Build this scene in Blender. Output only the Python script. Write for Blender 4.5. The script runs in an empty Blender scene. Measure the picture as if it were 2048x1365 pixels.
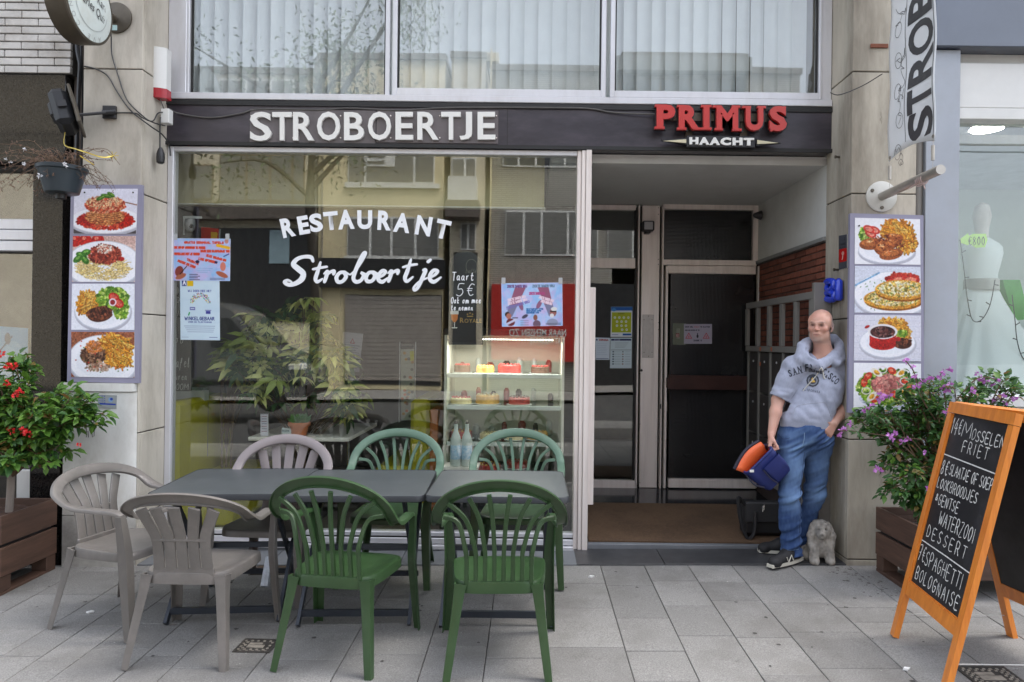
import bpy, bmesh, math, random
import numpy as np
from mathutils import Vector, Matrix
from mathutils.bvhtree import BVHTree
from mathutils.geometry import tessellate_polygon
random.seed(7); RNG=np.random.default_rng(7)
SC=bpy.context.scene; COL=SC.collection
R=math.radians
# ------------------------------------------------ camera, world, sun, exposure
F=1400.0; CX=1060.0; CY=685.0; ROLL=0.012; H=1.53
cam=bpy.data.cameras.new('camera'); camo=bpy.data.objects.new('camera',cam); COL.objects.link(camo)
cam.sensor_width=36; cam.lens=36*F/2048; cam.shift_x=-(CX-1024)/2048; cam.shift_y=(CY-682.5)/2048
cam.clip_start=0.05; cam.clip_end=600
camo.matrix_world=Matrix.Translation((0,0,H))@Matrix.Rotation(R(90),4,'X')@Matrix.Rotation(ROLL,4,'Z')
SC.camera=camo
W=bpy.data.worlds.new('World'); SC.world=W; W.use_nodes=True
nt=W.node_tree; bg=nt.nodes['Background']; sk=nt.nodes.new('ShaderNodeTexSky'); sk.sky_type='NISHITA'
sk.sun_disc=False; SUN_EL=R(62); SUN_AZ=R(55)
sk.sun_elevation=SUN_EL; sk.sun_rotation=SUN_AZ; sk.air_density=1.0; sk.dust_density=4.5; sk.ozone_density=1.0
hs=nt.nodes.new('ShaderNodeHueSaturation'); hs.inputs['Saturation'].default_value=.42; nt.links.new(sk.outputs[0],hs.inputs['Color']); nt.links.new(hs.outputs[0],bg.inputs[0]); bg.inputs[1].default_value=0.15
sl=bpy.data.lights.new('sun','SUN'); slo=bpy.data.objects.new('sun',sl); COL.objects.link(slo)
sl.energy=1.5; sl.angle=R(36); sl.color=(1,0.95,0.87)
sd=Vector((math.sin(SUN_AZ)*math.cos(SUN_EL),math.cos(SUN_AZ)*math.cos(SUN_EL),math.sin(SUN_EL)))
slo.rotation_euler=sd.to_track_quat('Z','Y').to_euler()
vs=SC.view_settings; SC.display_settings.display_device='sRGB'; vs.view_transform='Standard'; vs.look='None'; vs.exposure=2.2; vs.gamma=1
vs.use_curve_mapping=False
SC.render.engine='CYCLES'; cy=SC.cycles; cy.max_bounces=8; cy.transparent_max_bounces=24; cy.diffuse_bounces=4; cy.glossy_bounces=5
cy.use_denoising=True; cy.sample_clamp_indirect=8

# ------------------------------------------------ coordinates
D0,D1,DV=4.81,5.17,6.83
def P(u,v,d):
    a=u-CX; b=CY-v
    return Vector(((a-b*ROLL)*d/F, d, H+(b+a*ROLL)*d/F))
def PX(u,d,v=685): return P(u,v,d).x
def PZ(v,d,u=1060): return P(u,v,d).z
def zg(x,y): return 0.012*x+0.02*(y-D0)
# ------------------------------------------------ materials
MATS={}
def lin(c): return tuple((x/12.92 if x<=0.04045 else ((x+0.055)/1.055)**2.4) for x in c)
def M(name,col,rough=.6,metal=0.,var=.12,vs_=6.,bump=.0,bs=80.,spec=.5,coat=0.,rnd=0.,dirt=None,dirt_s=2.,dirt_amt=.4,stretch=None,emis=0.,col2=None,attr=False,sheen=0.,scuff=None,scuff_s=40.,scuff_t=.60):
    if name in MATS: return MATS[name]
    m=bpy.data.materials.new(name); m.use_nodes=True; n=m.node_tree.nodes; L=m.node_tree.links
    b=n['Principled BSDF']; b.inputs['Roughness'].default_value=rough; b.inputs['Metallic'].default_value=metal
    b.inputs['Specular IOR Level'].default_value=spec; b.inputs['Coat Weight'].default_value=coat
    if sheen: b.inputs['Sheen Weight'].default_value=sheen
    tc=n.new('ShaderNodeTexCoord'); src=tc.outputs['Object']
    if stretch:
        mp=n.new('ShaderNodeMapping'); L.new(src,mp.inputs[0]); mp.inputs['Scale'].default_value=stretch; src=mp.outputs[0]
    c=tuple(col)
    if attr:
        at=n.new('ShaderNodeAttribute'); at.attribute_name='Col'; cur=at.outputs['Color']
    else:
        no=n.new('ShaderNodeTexNoise'); no.inputs['Scale'].default_value=vs_; no.inputs['Detail'].default_value=8; no.inputs['Roughness'].default_value=.65; L.new(src,no.inputs['Vector'])
        rp=n.new('ShaderNodeValToRGB'); L.new(no.outputs['Fac'],rp.inputs[0])
        rp.color_ramp.elements[0].position=.3; rp.color_ramp.elements[1].position=.7
        c2=col2 if col2 else tuple(min(1,x*(1+var)) for x in c); c1=c if col2 else tuple(x*(1-var) for x in c)
        rp.color_ramp.elements[0].color=(*c1,1); rp.color_ramp.elements[1].color=(*c2,1); cur=rp.outputs[0]
    if dirt:
        d2=n.new('ShaderNodeTexNoise'); d2.inputs['Scale'].default_value=dirt_s; d2.inputs['Detail'].default_value=6; d2.inputs['Roughness'].default_value=.7; L.new(src,d2.inputs['Vector'])
        r2=n.new('ShaderNodeValToRGB'); L.new(d2.outputs['Fac'],r2.inputs[0]); r2.color_ramp.elements[0].position=.45; r2.color_ramp.elements[1].position=.75
        r2.color_ramp.elements[0].color=(0,0,0,1); r2.color_ramp.elements[1].color=(dirt_amt,)*3+(1,)
        mx=n.new('ShaderNodeMix'); mx.data_type='RGBA'; L.new(r2.outputs[0],mx.inputs[0]); L.new(cur,mx.inputs[6]); mx.inputs[7].default_value=(*dirt,1); cur=mx.outputs[2]
    if scuff:
        d2=n.new('ShaderNodeTexNoise'); d2.inputs['Scale'].default_value=scuff_s; d2.inputs['Detail'].default_value=10; d2.inputs['Roughness'].default_value=.75; L.new(src,d2.inputs['Vector'])
        r2=n.new('ShaderNodeValToRGB'); L.new(d2.outputs['Fac'],r2.inputs[0]); r2.color_ramp.elements[0].position=scuff_t; r2.color_ramp.elements[1].position=scuff_t+.09
        r2.color_ramp.elements[0].color=(0,0,0,1); r2.color_ramp.elements[1].color=(.75,.75,.75,1)
        mx=n.new('ShaderNodeMix'); mx.data_type='RGBA'; L.new(r2.outputs[0],mx.inputs[0]); L.new(cur,mx.inputs[6]); mx.inputs[7].default_value=(*scuff,1); cur=mx.outputs[2]
    if rnd:
        oi=n.new('ShaderNodeObjectInfo'); mr=n.new('ShaderNodeMapRange'); L.new(oi.outputs['Random'],mr.inputs[0]); mr.inputs[3].default_value=1-rnd; mr.inputs[4].default_value=1+rnd
        mu=n.new('ShaderNodeVectorMath'); mu.operation='SCALE'; L.new(cur,mu.inputs[0]); L.new(mr.outputs[0],mu.inputs[3]); cur=mu.outputs[0]
    L.new(cur,b.inputs['Base Color'])
    if bump:
        bn=n.new('ShaderNodeTexNoise'); bn.inputs['Scale'].default_value=bs; bn.inputs['Detail'].default_value=5; L.new(src,bn.inputs['Vector'])
        bp=n.new('ShaderNodeBump'); bp.inputs['Strength'].default_value=min(1,bump); bp.inputs['Distance'].default_value=.01*max(.2,bump); L.new(bn.outputs['Fac'],bp.inputs['Height']); L.new(bp.outputs[0],b.inputs['Normal'])
    if emis: L.new(cur,b.inputs['Emission Color']); b.inputs['Emission Strength'].default_value=emis
    MATS[name]=m; return m
def glass(name,base=.1,tint=(1,1,1),rough=0.,wob=.0):
    if name in MATS: return MATS[name]
    m=bpy.data.materials.new(name); m.use_nodes=True; n=m.node_tree.nodes; L=m.node_tree.links
    for x in list(n):
        if x.type!='OUTPUT_MATERIAL': n.remove(x)
    o=[x for x in n if x.type=='OUTPUT_MATERIAL'][0]
    t=n.new('ShaderNodeBsdfTransparent'); t.inputs[0].default_value=(*tint,1); g=n.new('ShaderNodeBsdfGlossy'); g.inputs['Roughness'].default_value=rough
    fr=n.new('ShaderNodeLayerWeight'); fr.inputs[0].default_value=.5; pw=n.new('ShaderNodeMath'); pw.operation='POWER'; L.new(fr.outputs['Facing'],pw.inputs[0]); pw.inputs[1].default_value=5
    ad=n.new('ShaderNodeMath'); ad.operation='MULTIPLY_ADD'; ad.use_clamp=True; L.new(pw.outputs[0],ad.inputs[0]); ad.inputs[1].default_value=1-base; ad.inputs[2].default_value=base
    mx=n.new('ShaderNodeMixShader'); L.new(ad.outputs[0],mx.inputs[0]); L.new(t.outputs[0],mx.inputs[1]); L.new(g.outputs[0],mx.inputs[2]); L.new(mx.outputs[0],o.inputs[0])
    if wob:
        tc=n.new('ShaderNodeTexCoord'); no=n.new('ShaderNodeTexNoise'); no.inputs['Scale'].default_value=.9; no.inputs['Detail'].default_value=1; L.new(tc.outputs['Object'],no.inputs['Vector'])
        bp=n.new('ShaderNodeBump'); bp.inputs['Strength'].default_value=1; bp.inputs['Distance'].default_value=wob; L.new(no.outputs['Fac'],bp.inputs['Height']); L.new(bp.outputs[0],g.inputs['Normal'])
    MATS[name]=m; return m
# ------------------------------------------------ mesh builder
WO={}   # world offset of each built object
def tag(o,label=None,cat=None,group=None,kind=None):
    if label: o['label']=label
    if cat: o['category']=cat
    if group: o['group']=group
    if kind: o['kind']=kind
    return o
def thing(name,label,cat,loc=(0,0,0),group=None,rz=0,kind=None):
    o=bpy.data.objects.new(name,None); COL.objects.link(o); o.location=loc; o.rotation_euler=(0,0,rz); o.empty_display_size=.1
    WO[o.name]=Vector(loc); return tag(o,label,cat,group,kind)
def finish(me,mats,angle=35):
    me.update()
    for m in mats: me.materials.append(m)
    for p in me.polygons: p.use_smooth=True
    if angle is not None: me.set_sharp_from_angle(angle=R(angle))
def link(name,me,parent=None,world=True):
    o=bpy.data.objects.new(name,me); COL.objects.link(o)
    if parent is not None:
        o.parent=parent
        if world: o.location=-WO.get(parent.name,Vector((0,0,0))); WO[o.name]=Vector((0,0,0))
        else: WO[o.name]=Vector((0,0,0))
    else: WO[o.name]=Vector((0,0,0))
    return o
class MB:
    def __init__(s): s.v=[]; s.f=[]; s.mi=[]; s.cur=0
    def add(s,vs,fs):
        b=len(s.v); s.v+= [tuple(x) for x in vs]; s.f+=[tuple(b+i for i in f) for f in fs]; s.mi+=[s.cur]*len(fs); return s
    def box(s,x0,x1,y0,y1,z0,z1,b=0.):
        if b<=0:
            vs=[(x,y,z) for z in (z0,z1) for y in (y0,y1) for x in (x0,x1)]
            return s.add(vs,[(0,2,3,1),(4,5,7,6),(0,1,5,4),(2,6,7,3),(0,4,6,2),(1,3,7,5)])
        b=min(b,abs(x1-x0)*.45,abs(y1-y0)*.45,abs(z1-z0)*.45)
        X=(x0,x1);Y=(y0,y1);Z=(z0,z1); vs=[];ix={}
        for i in (0,1):
            for j in (0,1):
                for k in (0,1):
                    sx,sy,sz=(b if i==0 else -b),(b if j==0 else -b),(b if k==0 else -b)
                    for a,p in (('x',(X[i],Y[j]+sy,Z[k]+sz)),('y',(X[i]+sx,Y[j],Z[k]+sz)),('z',(X[i]+sx,Y[j]+sy,Z[k]))):
                        ix[(i,j,k,a)]=len(vs); vs.append(p)
        f=[]
        for i in (0,1): f.append([ix[(i,j,k,'x')] for j,k in ((0,0),(1,0),(1,1),(0,1))][::(1 if i else -1)])
        for j in (0,1): f.append([ix[(i,j,k,'y')] for i,k in ((0,0),(1,0),(1,1),(0,1))][::(-1 if j else 1)])
        for k in (0,1): f.append([ix[(i,j,k,'z')] for i,j in ((0,0),(1,0),(1,1),(0,1))][::(1 if k else -1)])
        for i in (0,1):
            for j in (0,1): f.append((ix[(i,j,0,'x')],ix[(i,j,1,'x')],ix[(i,j,1,'y')],ix[(i,j,0,'y')]))
            for k in (0,1): f.append((ix[(i,0,k,'x')],ix[(i,1,k,'x')],ix[(i,1,k,'z')],ix[(i,0,k,'z')]))
        for j in (0,1):
            for k in (0,1): f.append((ix[(0,j,k,'y')],ix[(1,j,k,'y')],ix[(1,j,k,'z')],ix[(0,j,k,'z')]))
        for i in (0,1):
            for j in (0,1):
                for k in (0,1): f.append((ix[(i,j,k,'x')],ix[(i,j,k,'y')],ix[(i,j,k,'z')]))
        return s.add(vs,f)
    def quad(s,a,b,c,d): return s.add([a,b,c,d],[(0,1,2,3)])
    def tube(s,pts,r,n=8,cap=True):
        pts=[Vector(p) for p in pts]; rs=r if isinstance(r,(list,tuple)) else [r]*len(pts)
        vs=[];f=[]; up=None
        for i,p in enumerate(pts):
            t=(pts[min(i+1,len(pts)-1)]-pts[max(i-1,0)]); t=t.normalized() if t.length>1e-9 else Vector((0,0,1))
            if up is None: up=t.orthogonal().normalized()
            else:
                up=(up-t*up.dot(t)); up=up.normalized() if up.length>1e-6 else t.orthogonal().normalized()
            w=t.cross(up)
            for k in range(n):
                a=2*math.pi*k/n; vs.append(p+(up*math.cos(a)+w*math.sin(a))*rs[i])
        for i in range(len(pts)-1):
            for k in range(n): f.append((i*n+k,i*n+(k+1)%n,(i+1)*n+(k+1)%n,(i+1)*n+k))
        if cap: f.append(tuple(range(n))[::-1]); f.append(tuple((len(pts)-1)*n+k for k in range(n)))
        return s.add(vs,f)
    def sweep(s,pts,Ws,Ns,sec,scales=None,cap=True):
        n=len(sec); vs=[];f=[]
        for i,p in enumerate(pts):
            sw,sn=(scales[i] if scales else (1,1)); p=Vector(p);w=Vector(Ws[i]);m=Vector(Ns[i])
            for a,b in sec: vs.append(p+w*(a*sw)+m*(b*sn))
        for i in range(len(pts)-1):
            for k in range(n): f.append((i*n+k,i*n+(k+1)%n,(i+1)*n+(k+1)%n,(i+1)*n+k))
        if cap: f.append(tuple(range(n))[::-1]); f.append(tuple((len(pts)-1)*n+k for k in range(n)))
        return s.add(vs,f)
    def lathe(s,c,prof,n=24,axis=Vector((0,0,1)),close=True):
        ax=Vector(axis).normalized(); u=ax.orthogonal().normalized(); w=ax.cross(u); c=Vector(c); vs=[];f=[]
        for r_,h_ in prof:
            for k in range(n):
                a=2*math.pi*k/n; vs.append(c+ax*h_+(u*math.cos(a)+w*math.sin(a))*r_)
        for i in range(len(prof)-1):
            for k in range(n): f.append((i*n+k,i*n+(k+1)%n,(i+1)*n+(k+1)%n,(i+1)*n+k))
        if close: f.append(tuple(range(n))[::-1]); f.append(tuple((len(prof)-1)*n+k for k in range(n)))
        return s.add(vs,f)
    def prism(s,poly,off):
        n=len(poly); off=Vector(off); vs=[Vector(p) for p in poly]+[Vector(p)+off for p in poly]
        f=[tuple(range(n))[::-1],tuple(range(n,2*n))]+[(i,(i+1)%n,n+(i+1)%n,n+i) for i in range(n)]
        return s.add(vs,f)
    def mesh(s,name,mat,angle=35,fix=True):
        me=bpy.data.meshes.new(name); me.from_pydata(s.v,[],s.f)
        mats=mat if isinstance(mat,(list,tuple)) else [mat]
        if len(mats)>1: me.polygons.foreach_set('material_index',s.mi)
        if fix:
            bm=bmesh.new(); bm.from_mesh(me); bmesh.ops.recalc_face_normals(bm,faces=bm.faces); bm.to_mesh(me); bm.free()
        finish(me,mats,angle); return me
    def build(s,name,mat,parent=None,angle=35,world=True,fix=True):
        return link(name,s.mesh(name,mat,angle,fix),parent,world)
def bx(name,mat,parent,*a,b=0.,**k): return MB().box(*a,b=b).build(name,mat,parent,**k)
def copy_tree(o,parent=None):
    c=o.copy(); COL.objects.link(c); c.parent=parent
    for ch in list(o.children): copy_tree(ch,c)
    return c
def spline(pts,n=8,closed=False):
    pts=[Vector(p) for p in pts]; out=[]; m=len(pts)
    rng=range(m if closed else m-1)
    for i in rng:
        if closed: p0,p1,p2,p3=pts[(i-1)%m],pts[i],pts[(i+1)%m],pts[(i+2)%m]
        else: p0,p1,p2,p3=pts[max(i-1,0)],pts[i],pts[i+1],pts[min(i+2,m-1)]
        for k in range(n):
            t=k/n; out.append(.5*((2*p1)+(p2-p0)*t+(2*p0-5*p1+4*p2-p3)*t*t+(-p0+3*p1-3*p2+p3)*t**3))
    if not closed: out.append(pts[-1])
    return out
# ------------------------------------------------ text
def glyph(txt,bold=0.,ext=.01,shear=0.,res=3):
    cu=bpy.data.curves.new('t','FONT'); cu.body=txt; cu.size=1; cu.offset=bold; cu.extrude=ext; cu.resolution_u=res; cu.shear=shear
    o=bpy.data.objects.new('t',cu); COL.objects.link(o); dg=bpy.context.evaluated_depsgraph_get(); me=bpy.data.meshes.new_from_object(o.evaluated_get(dg))
    bpy.data.objects.remove(o); bpy.data.curves.remove(cu); return me
def gl_np(txt,**k):
    me=glyph(txt,**k); n=len(me.vertices); v=np.zeros(n*3); me.vertices.foreach_get('co',v); v=v.reshape(-1,3); fs=[tuple(p.vertices) for p in me.polygons]; bpy.data.meshes.remove(me); return v,fs
def fit_letter(mb,ch,x0,x1,y0,y1,d,th,bold=.0,shear=0,keep=False,res=3,fn=None):
    """place text so its outline fills the pixel rectangle on the plane at depth d, th metres thick"""
    v,fs=gl_np(ch,bold=bold,ext=.5,shear=shear,res=res)
    lo=v.min(0);hi=v.max(0); w=(v-lo)/np.maximum(hi-lo,1e-6)
    out=[]
    for a,b,c in w:
        p=P(x0+(x1-x0)*a,y1+(y0-y1)*b,d); p.y=d-th*c; out.append(p if fn is None else fn(p))
    mb.add(out,fs)
def dens(poly,n):
    return spline(poly,n)
# single stroke alphabet (unit box, y up)
SF={'A':['0,0 .5,1 1,0','.2,.4 .8,.4'],'B':['0,0 0,1 .6,1 .8,.8 .6,.55 0,.52','.6,.55 .9,.3 .7,0 0,0'],'C':['.9,.85 .6,1 .2,.85 0,.5 .15,.15 .6,0 .95,.15'],'D':['0,0 0,1 .5,.95 .9,.55 .7,.1 0,0'],'E':['.9,1 0,1 0,0 .9,0','0,.5 .7,.5'],'F':['.9,1 0,1 0,0','0,.52 .7,.52'],'G':['.9,.85 .5,1 .1,.8 0,.4 .3,.0 .8,.1 .9,.45 .5,.45'],'H':['0,0 0,1','.9,0 .9,1','0,.5 .9,.5'],'I':['.3,0 .3,1'],'J':['.6,1 .6,.2 .3,0 0,.2'],'K':['0,0 0,1','.8,1 0,.45 .85,0'],'L':['0,1 0,0 .8,0'],'M':['0,0 .1,1 .5,.3 .9,1 1,0'],'N':['0,0 0,1 .85,0 .85,1'],'O':['.5,1 .1,.8 .0,.4 .3,0 .75,.1 .95,.5 .8,.9 .5,1'],'P':['0,0 0,1 .7,.95 .85,.7 .6,.48 0,.45'],'Q':['.5,1 .1,.8 .0,.4 .3,0 .75,.1 .95,.5 .8,.9 .5,1','.6,.3 1,-.1'],'R':['0,0 0,1 .7,.95 .8,.7 .6,.5 0,.48','.4,.5 .9,0'],'S':['.85,.88 .5,1 .1,.8 .3,.55 .75,.4 .85,.15 .45,0 0,.12'],'T':['0,1 1,1','.5,1 .5,0'],'U':['0,1 0,.2 .4,0 .8,.2 .85,1'],'V':['0,1 .45,0 .9,1'],'W':['0,1 .25,0 .5,.7 .75,0 1,1'],'X':['0,1 .9,0','.9,1 0,0'],'Y':['0,1 .45,.5','.9,1 .45,.5 .4,0'],'Z':['0,1 .85,1 0,0 .9,0'],
'0':['.5,1 .1,.7 .1,.3 .45,0 .8,.3 .8,.7 .5,1'],'1':['.1,.7 .45,1 .4,0'],'4':['.6,1 0,.35 .9,.35','.65,.65 .6,-.1'],'5':['.85,1 .2,1 .15,.55 .6,.6 .85,.3 .5,0 .05,.1'],'7':['0,1 .8,1 .3,0','.15,.5 .65,.55'],'8':['.45,.52 .1,.75 .4,1 .75,.8 .45,.52 .05,.25 .4,0 .8,.22 .45,.52'],'€':['.85,.9 .5,1 .2,.7 .2,.3 .5,0 .85,.1','0,.6 .65,.6','0,.42 .6,.42'],'&':['.8,.3 .4,0 .1,.2 .7,.8 .45,.95 .3,.75 .9,.05'],
'a':['.7,.5 .3,.55 .05,.3 .25,0 .6,.15 .7,.5 .72,.1 .9,0'],'e':['.1,.3 .65,.35 .5,.58 .2,.5 .08,.2 .35,0 .75,.12'],'k':['.1,0 .1,1','.6,.55 .1,.28 .65,0'],'m':['0,0 .05,.5 .25,.55 .3,0 .35,.5 .55,.55 .62,0 .66,.5 .85,.5 .92,.05'],'n':['.05,0 .1,.5 .15,.4 .5,.55 .6,.05 .8,.0'],'o':['.4,.55 .08,.35 .2,0 .6,.1 .65,.45 .4,.55 .75,.5'],'r':['.1,.5 .15,0 .2,.4 .55,.55'],'t':['.3,.95 .25,.15 .5,0 .7,.1','.0,.6 .65,.62'],'d':['.65,.45 .3,.55 .05,.25 .3,0 .6,.2 .75,1 .7,.1 .85,0'],'i':['.2,.5 .2,.05 .4,0'],'l':['.2,.1 .5,.9 .3,.95 .2,.3 .45,0'],'j':['.4,.5 .35,-.3 .05,-.35'],'f':['.0,-.3 .4,.9 .6,.8 .2,.3','.0,.5 .6,.5'],'b':['.1,1 .1,.05 .5,.0 .65,.35 .4,.5 .1,.3'],'v':['0,.5 .3,0 .6,.5'],'s':['.6,.5 .2,.5 .5,.2 .3,0 0,.1'],'w':['0,.5 .2,0 .4,.4 .6,0 .8,.5'],'u':['.05,.5 .1,.05 .5,.05 .6,.5 .65,0'],'g':['.6,.5 .2,.5 .1,.1 .55,.1 .6,.5 .55,-.3 .1,-.3'],'z':['0,.5 .6,.5 0,0 .6,0'],'p':['.05,.5 .05,-.4','.05,.4 .4,.55 .6,.25 .3,0 .05,.1'],'c':['.6,.45 .3,.55 .05,.3 .25,0 .6,.08'],'h':['.1,1 .1,0 .15,.4 .5,.5 .6,0'],'.':['.1,0 .15,.05'],'-':['0,.45 .5,.45'],':':['.2,.5 .22,.55','.2,.1 .22,.15']}
SFP={k:[[tuple(map(float,q.split(','))) for q in st.split()] for st in v] for k,v in SF.items()}
def strokes(txt,w=.62,sp=.22,jit=0.,rs=None):
    """list of polylines for a line of handwriting; x advances by w+sp per capital; height 1"""
    out=[];x=0; rs=rs or random
    for ch in txt:
        if ch==' ': x+=.55; continue
        g=SFP.get(ch) or SFP.get(ch.upper()) or []
        ww=w*(.45 if ch in 'I1il.:-j' else (1.35 if ch in 'MWm' else 1))
        dy=rs.uniform(-jit,jit); sc=1+rs.uniform(-jit,jit)
        for st in g: out.append([(x+a*ww,dy+b*sc) for a,b in st])
        x+=ww+sp
    return out,x-sp
def ribbon(mb,pts,wd,nrm,off=0.):
    """flat stroke following pts (Vectors) with width wd, lying in the plane with normal nrm; round-ish ends"""
    nrm=Vector(nrm).normalized(); n=len(pts)
    if n<2: return
    L_=[];R_=[]
    for i,p in enumerate(pts):
        t=(pts[min(i+1,n-1)]-pts[max(i-1,0)]); t=t-nrm*t.dot(nrm)
        if t.length<1e-9: t=Vector((1,0,0))
        s=nrm.cross(t.normalized()); w=(wd[i] if isinstance(wd,(list,tuple)) else wd)/2
        o_=off+i*1.2e-5; L_.append(p+s*w+nrm*o_); R_.append(p-s*w+nrm*o_)
    b=len(L_); mb.add(L_+R_,[(i,i+1,b+i+1,b+i) for i in range(b-1)])
    for p,w in ((pts[0],wd[0] if isinstance(wd,(list,tuple)) else wd),(pts[-1],wd[-1] if isinstance(wd,(list,tuple)) else wd)):
        ax=nrm.orthogonal().normalized(); ay=nrm.cross(ax)
        mb.add([p+nrm*(off+(6e-5 if p is pts[0] else n*1.2e-5+8e-5))+(ax*math.cos(k*math.pi/3)+ay*math.sin(k*math.pi/3))*w/2 for k in range(6)],[tuple(range(6))])
# ------------------------------------------------ printed pictures: small painter -> colour attribute on a grid
class Canvas:
    def __init__(s,w,h,bg=(1,1,1)):
        s.w,s.h=w,h; s.a=np.ones((h,w,3))*np.array(bg); s.X,s.Y=np.meshgrid((np.arange(w)+.5)/w*1.0,(np.arange(h)+.5)/h); s.asp=w/h
        s.X=s.X*s.asp   # unit = picture height
    def put(s,m,c): m=np.clip(m,0,1)[...,None]; s.a=s.a*(1-m)+np.array(c)*m
    def ell(s,x,y,rx,ry,c,rot=0.,soft=None,alpha=1.):
        dx=s.X-x;dy=s.Y-y;ca,sa=math.cos(rot),math.sin(rot); u=(dx*ca+dy*sa)/rx; v=(-dx*sa+dy*ca)/ry; r=np.sqrt(u*u+v*v)
        k=min(rx,ry)*s.h if soft is None else 1/soft; s.put((1-r)*k*alpha if soft is None else np.clip((1-r)*k,0,1)*alpha,c) if soft is None else s.put(np.clip((1-r)*k,0,1)*alpha,c)
    def rect(s,x0,y0,x1,y1,c,alpha=1.):
        m=np.clip((s.X-x0)*s.h,0,1)*np.clip((x1-s.X)*s.h,0,1)*np.clip((s.Y-y0)*s.h,0,1)*np.clip((y1-s.Y)*s.h,0,1); s.put(m*alpha,c)
    def line(s,pts,w,c,alpha=1.):
        for (x0,y0),(x1,y1) in zip(pts[:-1],pts[1:]):
            i0=max(0,int((min(x0,x1)-w)*s.h)-1); i1=min(s.w,int((max(x0,x1)+w)*s.h)+2); j0=max(0,int((min(y0,y1)-w)*s.h)-1); j1=min(s.h,int((max(y0,y1)+w)*s.h)+2)
            if i1<=i0 or j1<=j0: continue
            X=s.X[j0:j1,i0:i1];Y=s.Y[j0:j1,i0:i1]; dx,dy=x1-x0,y1-y0; l=dx*dx+dy*dy+1e-12; t=np.clip(((X-x0)*dx+(Y-y0)*dy)/l,0,1)
            dd=np.hypot(X-x0-t*dx,Y-y0-t*dy); m=np.clip((w/2-dd)*s.h+.5,0,1)[...,None]*alpha; s.a[j0:j1,i0:i1]=s.a[j0:j1,i0:i1]*(1-m)+np.array(c)*m
    def text(s,t,x,y,hh,c,w=.0,lw=.12,width=None,ang=0.):
        st,tot=strokes(t); k=hh if width is None else None; sx=(width/tot) if width else hh; ca,sa=math.cos(ang),math.sin(ang)
        for p in st: s.line([(x+(a*sx)*ca-(-b*hh)*sa*1,y+(a*sx)*sa+(-b*hh)*ca) for a,b in p],hh*lw,c)
    def noise(s,amt=.04,k=1):
        n=RNG.normal(0,amt,(s.h//k+1,s.w//k+1)).repeat(k,0).repeat(k,1)[:s.h,:s.w]; s.a=np.clip(s.a+n[...,None],0,1)
    def lump(s,x,y,rx,ry,cols,n,sz,rot=None,el=1.6):
        for _ in range(n):
            a=RNG.uniform(0,2*np.pi); r=np.sqrt(RNG.uniform(0,1)); c=np.array(cols[RNG.integers(len(cols))])*RNG.uniform(.82,1.15)
            s.ell_fast(x+rx*r*math.cos(a),y+ry*r*math.sin(a),sz*RNG.uniform(.6,1.3)*el,sz*RNG.uniform(.6,1.2),np.clip(c,0,1),RNG.uniform(0,3.14) if rot is None else rot+RNG.normal(0,.35))
    def ell_fast(s,x,y,rx,ry,c,rot=0.,alpha=1.):
        q=max(rx,ry); i0=max(0,int((x-q)*s.h)-1); i1=min(s.w,int((x+q)*s.h)+2); j0=max(0,int((y-q)*s.h)-1); j1=min(s.h,int((y+q)*s.h)+2)
        if i1<=i0 or j1<=j0: return
        dx=s.X[j0:j1,i0:i1]-x;dy=s.Y[j0:j1,i0:i1]-y;ca,sa=math.cos(rot),math.sin(rot); r=np.hypot((dx*ca+dy*sa)/rx,(-dx*sa+dy*ca)/ry)
        m=np.clip((1-r)*min(rx,ry)*s.h+.3,0,1)[...,None]*alpha; s.a[j0:j1,i0:i1]=s.a[j0:j1,i0:i1]*(1-m)+np.array(c)*m
def print_mesh(name,cv,corners,mat,parent=None,th=.003,world=True):
    """flat print: corners = top-left, top-right, bottom-right, bottom-left (Vectors); thin sheet with a printed face"""
    tl,tr,br,bl=[Vector(c) for c in corners]; h,w=cv.h,cv.w
    U=np.linspace(0,1,w+1);V=np.linspace(0,1,h+1); A=[np.array(x) for x in (tl,tr,br,bl)]
    u,v=np.meshgrid(U,V); u=u[...,None];v=v[...,None]
    p=(A[0]*(1-u)+A[1]*u)*(1-v)+(A[3]*(1-u)+A[2]*u)*v; vs=p.reshape(-1,3)
    i=np.arange(h*(w+1)).reshape(h,w+1)[:,:-1].ravel(); fs=np.stack([i,i+w+1,i+w+2,i+1],1)
    n=(tr-tl).cross(bl-tl).normalized()   # points away from the reader
    base=len(vs); back=[tuple(x+n*th) for x in (tl,tr,br,bl)]
    co=[0,w,base-1,base-1-w]
    V_=vs.tolist()+back; F_=fs.tolist()+[[base,base+1,base+2,base+3]]+[[co[k],co[(k+1)%4],base+(k+1)%4,base+k] for k in range(4)]
    me=bpy.data.meshes.new(name); me.from_pydata(V_,[],F_)
    c=cv.a; cl=np.where(c<=.04045,c/12.92,((c+.055)/1.055)**2.4)*.86
    at=me.color_attributes.new('Col','FLOAT_COLOR','CORNER'); ncorn=len(me.loops); arr=np.ones((ncorn,4))*.6; arr[:,3]=1
    arr[:h*w*4,:3]=cl.reshape(-1,3).repeat(4,0); at.data.foreach_set('color',arr.ravel().astype(np.float32))
    me.materials.append(mat); me.update(); return link(name,me,parent,world)
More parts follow.
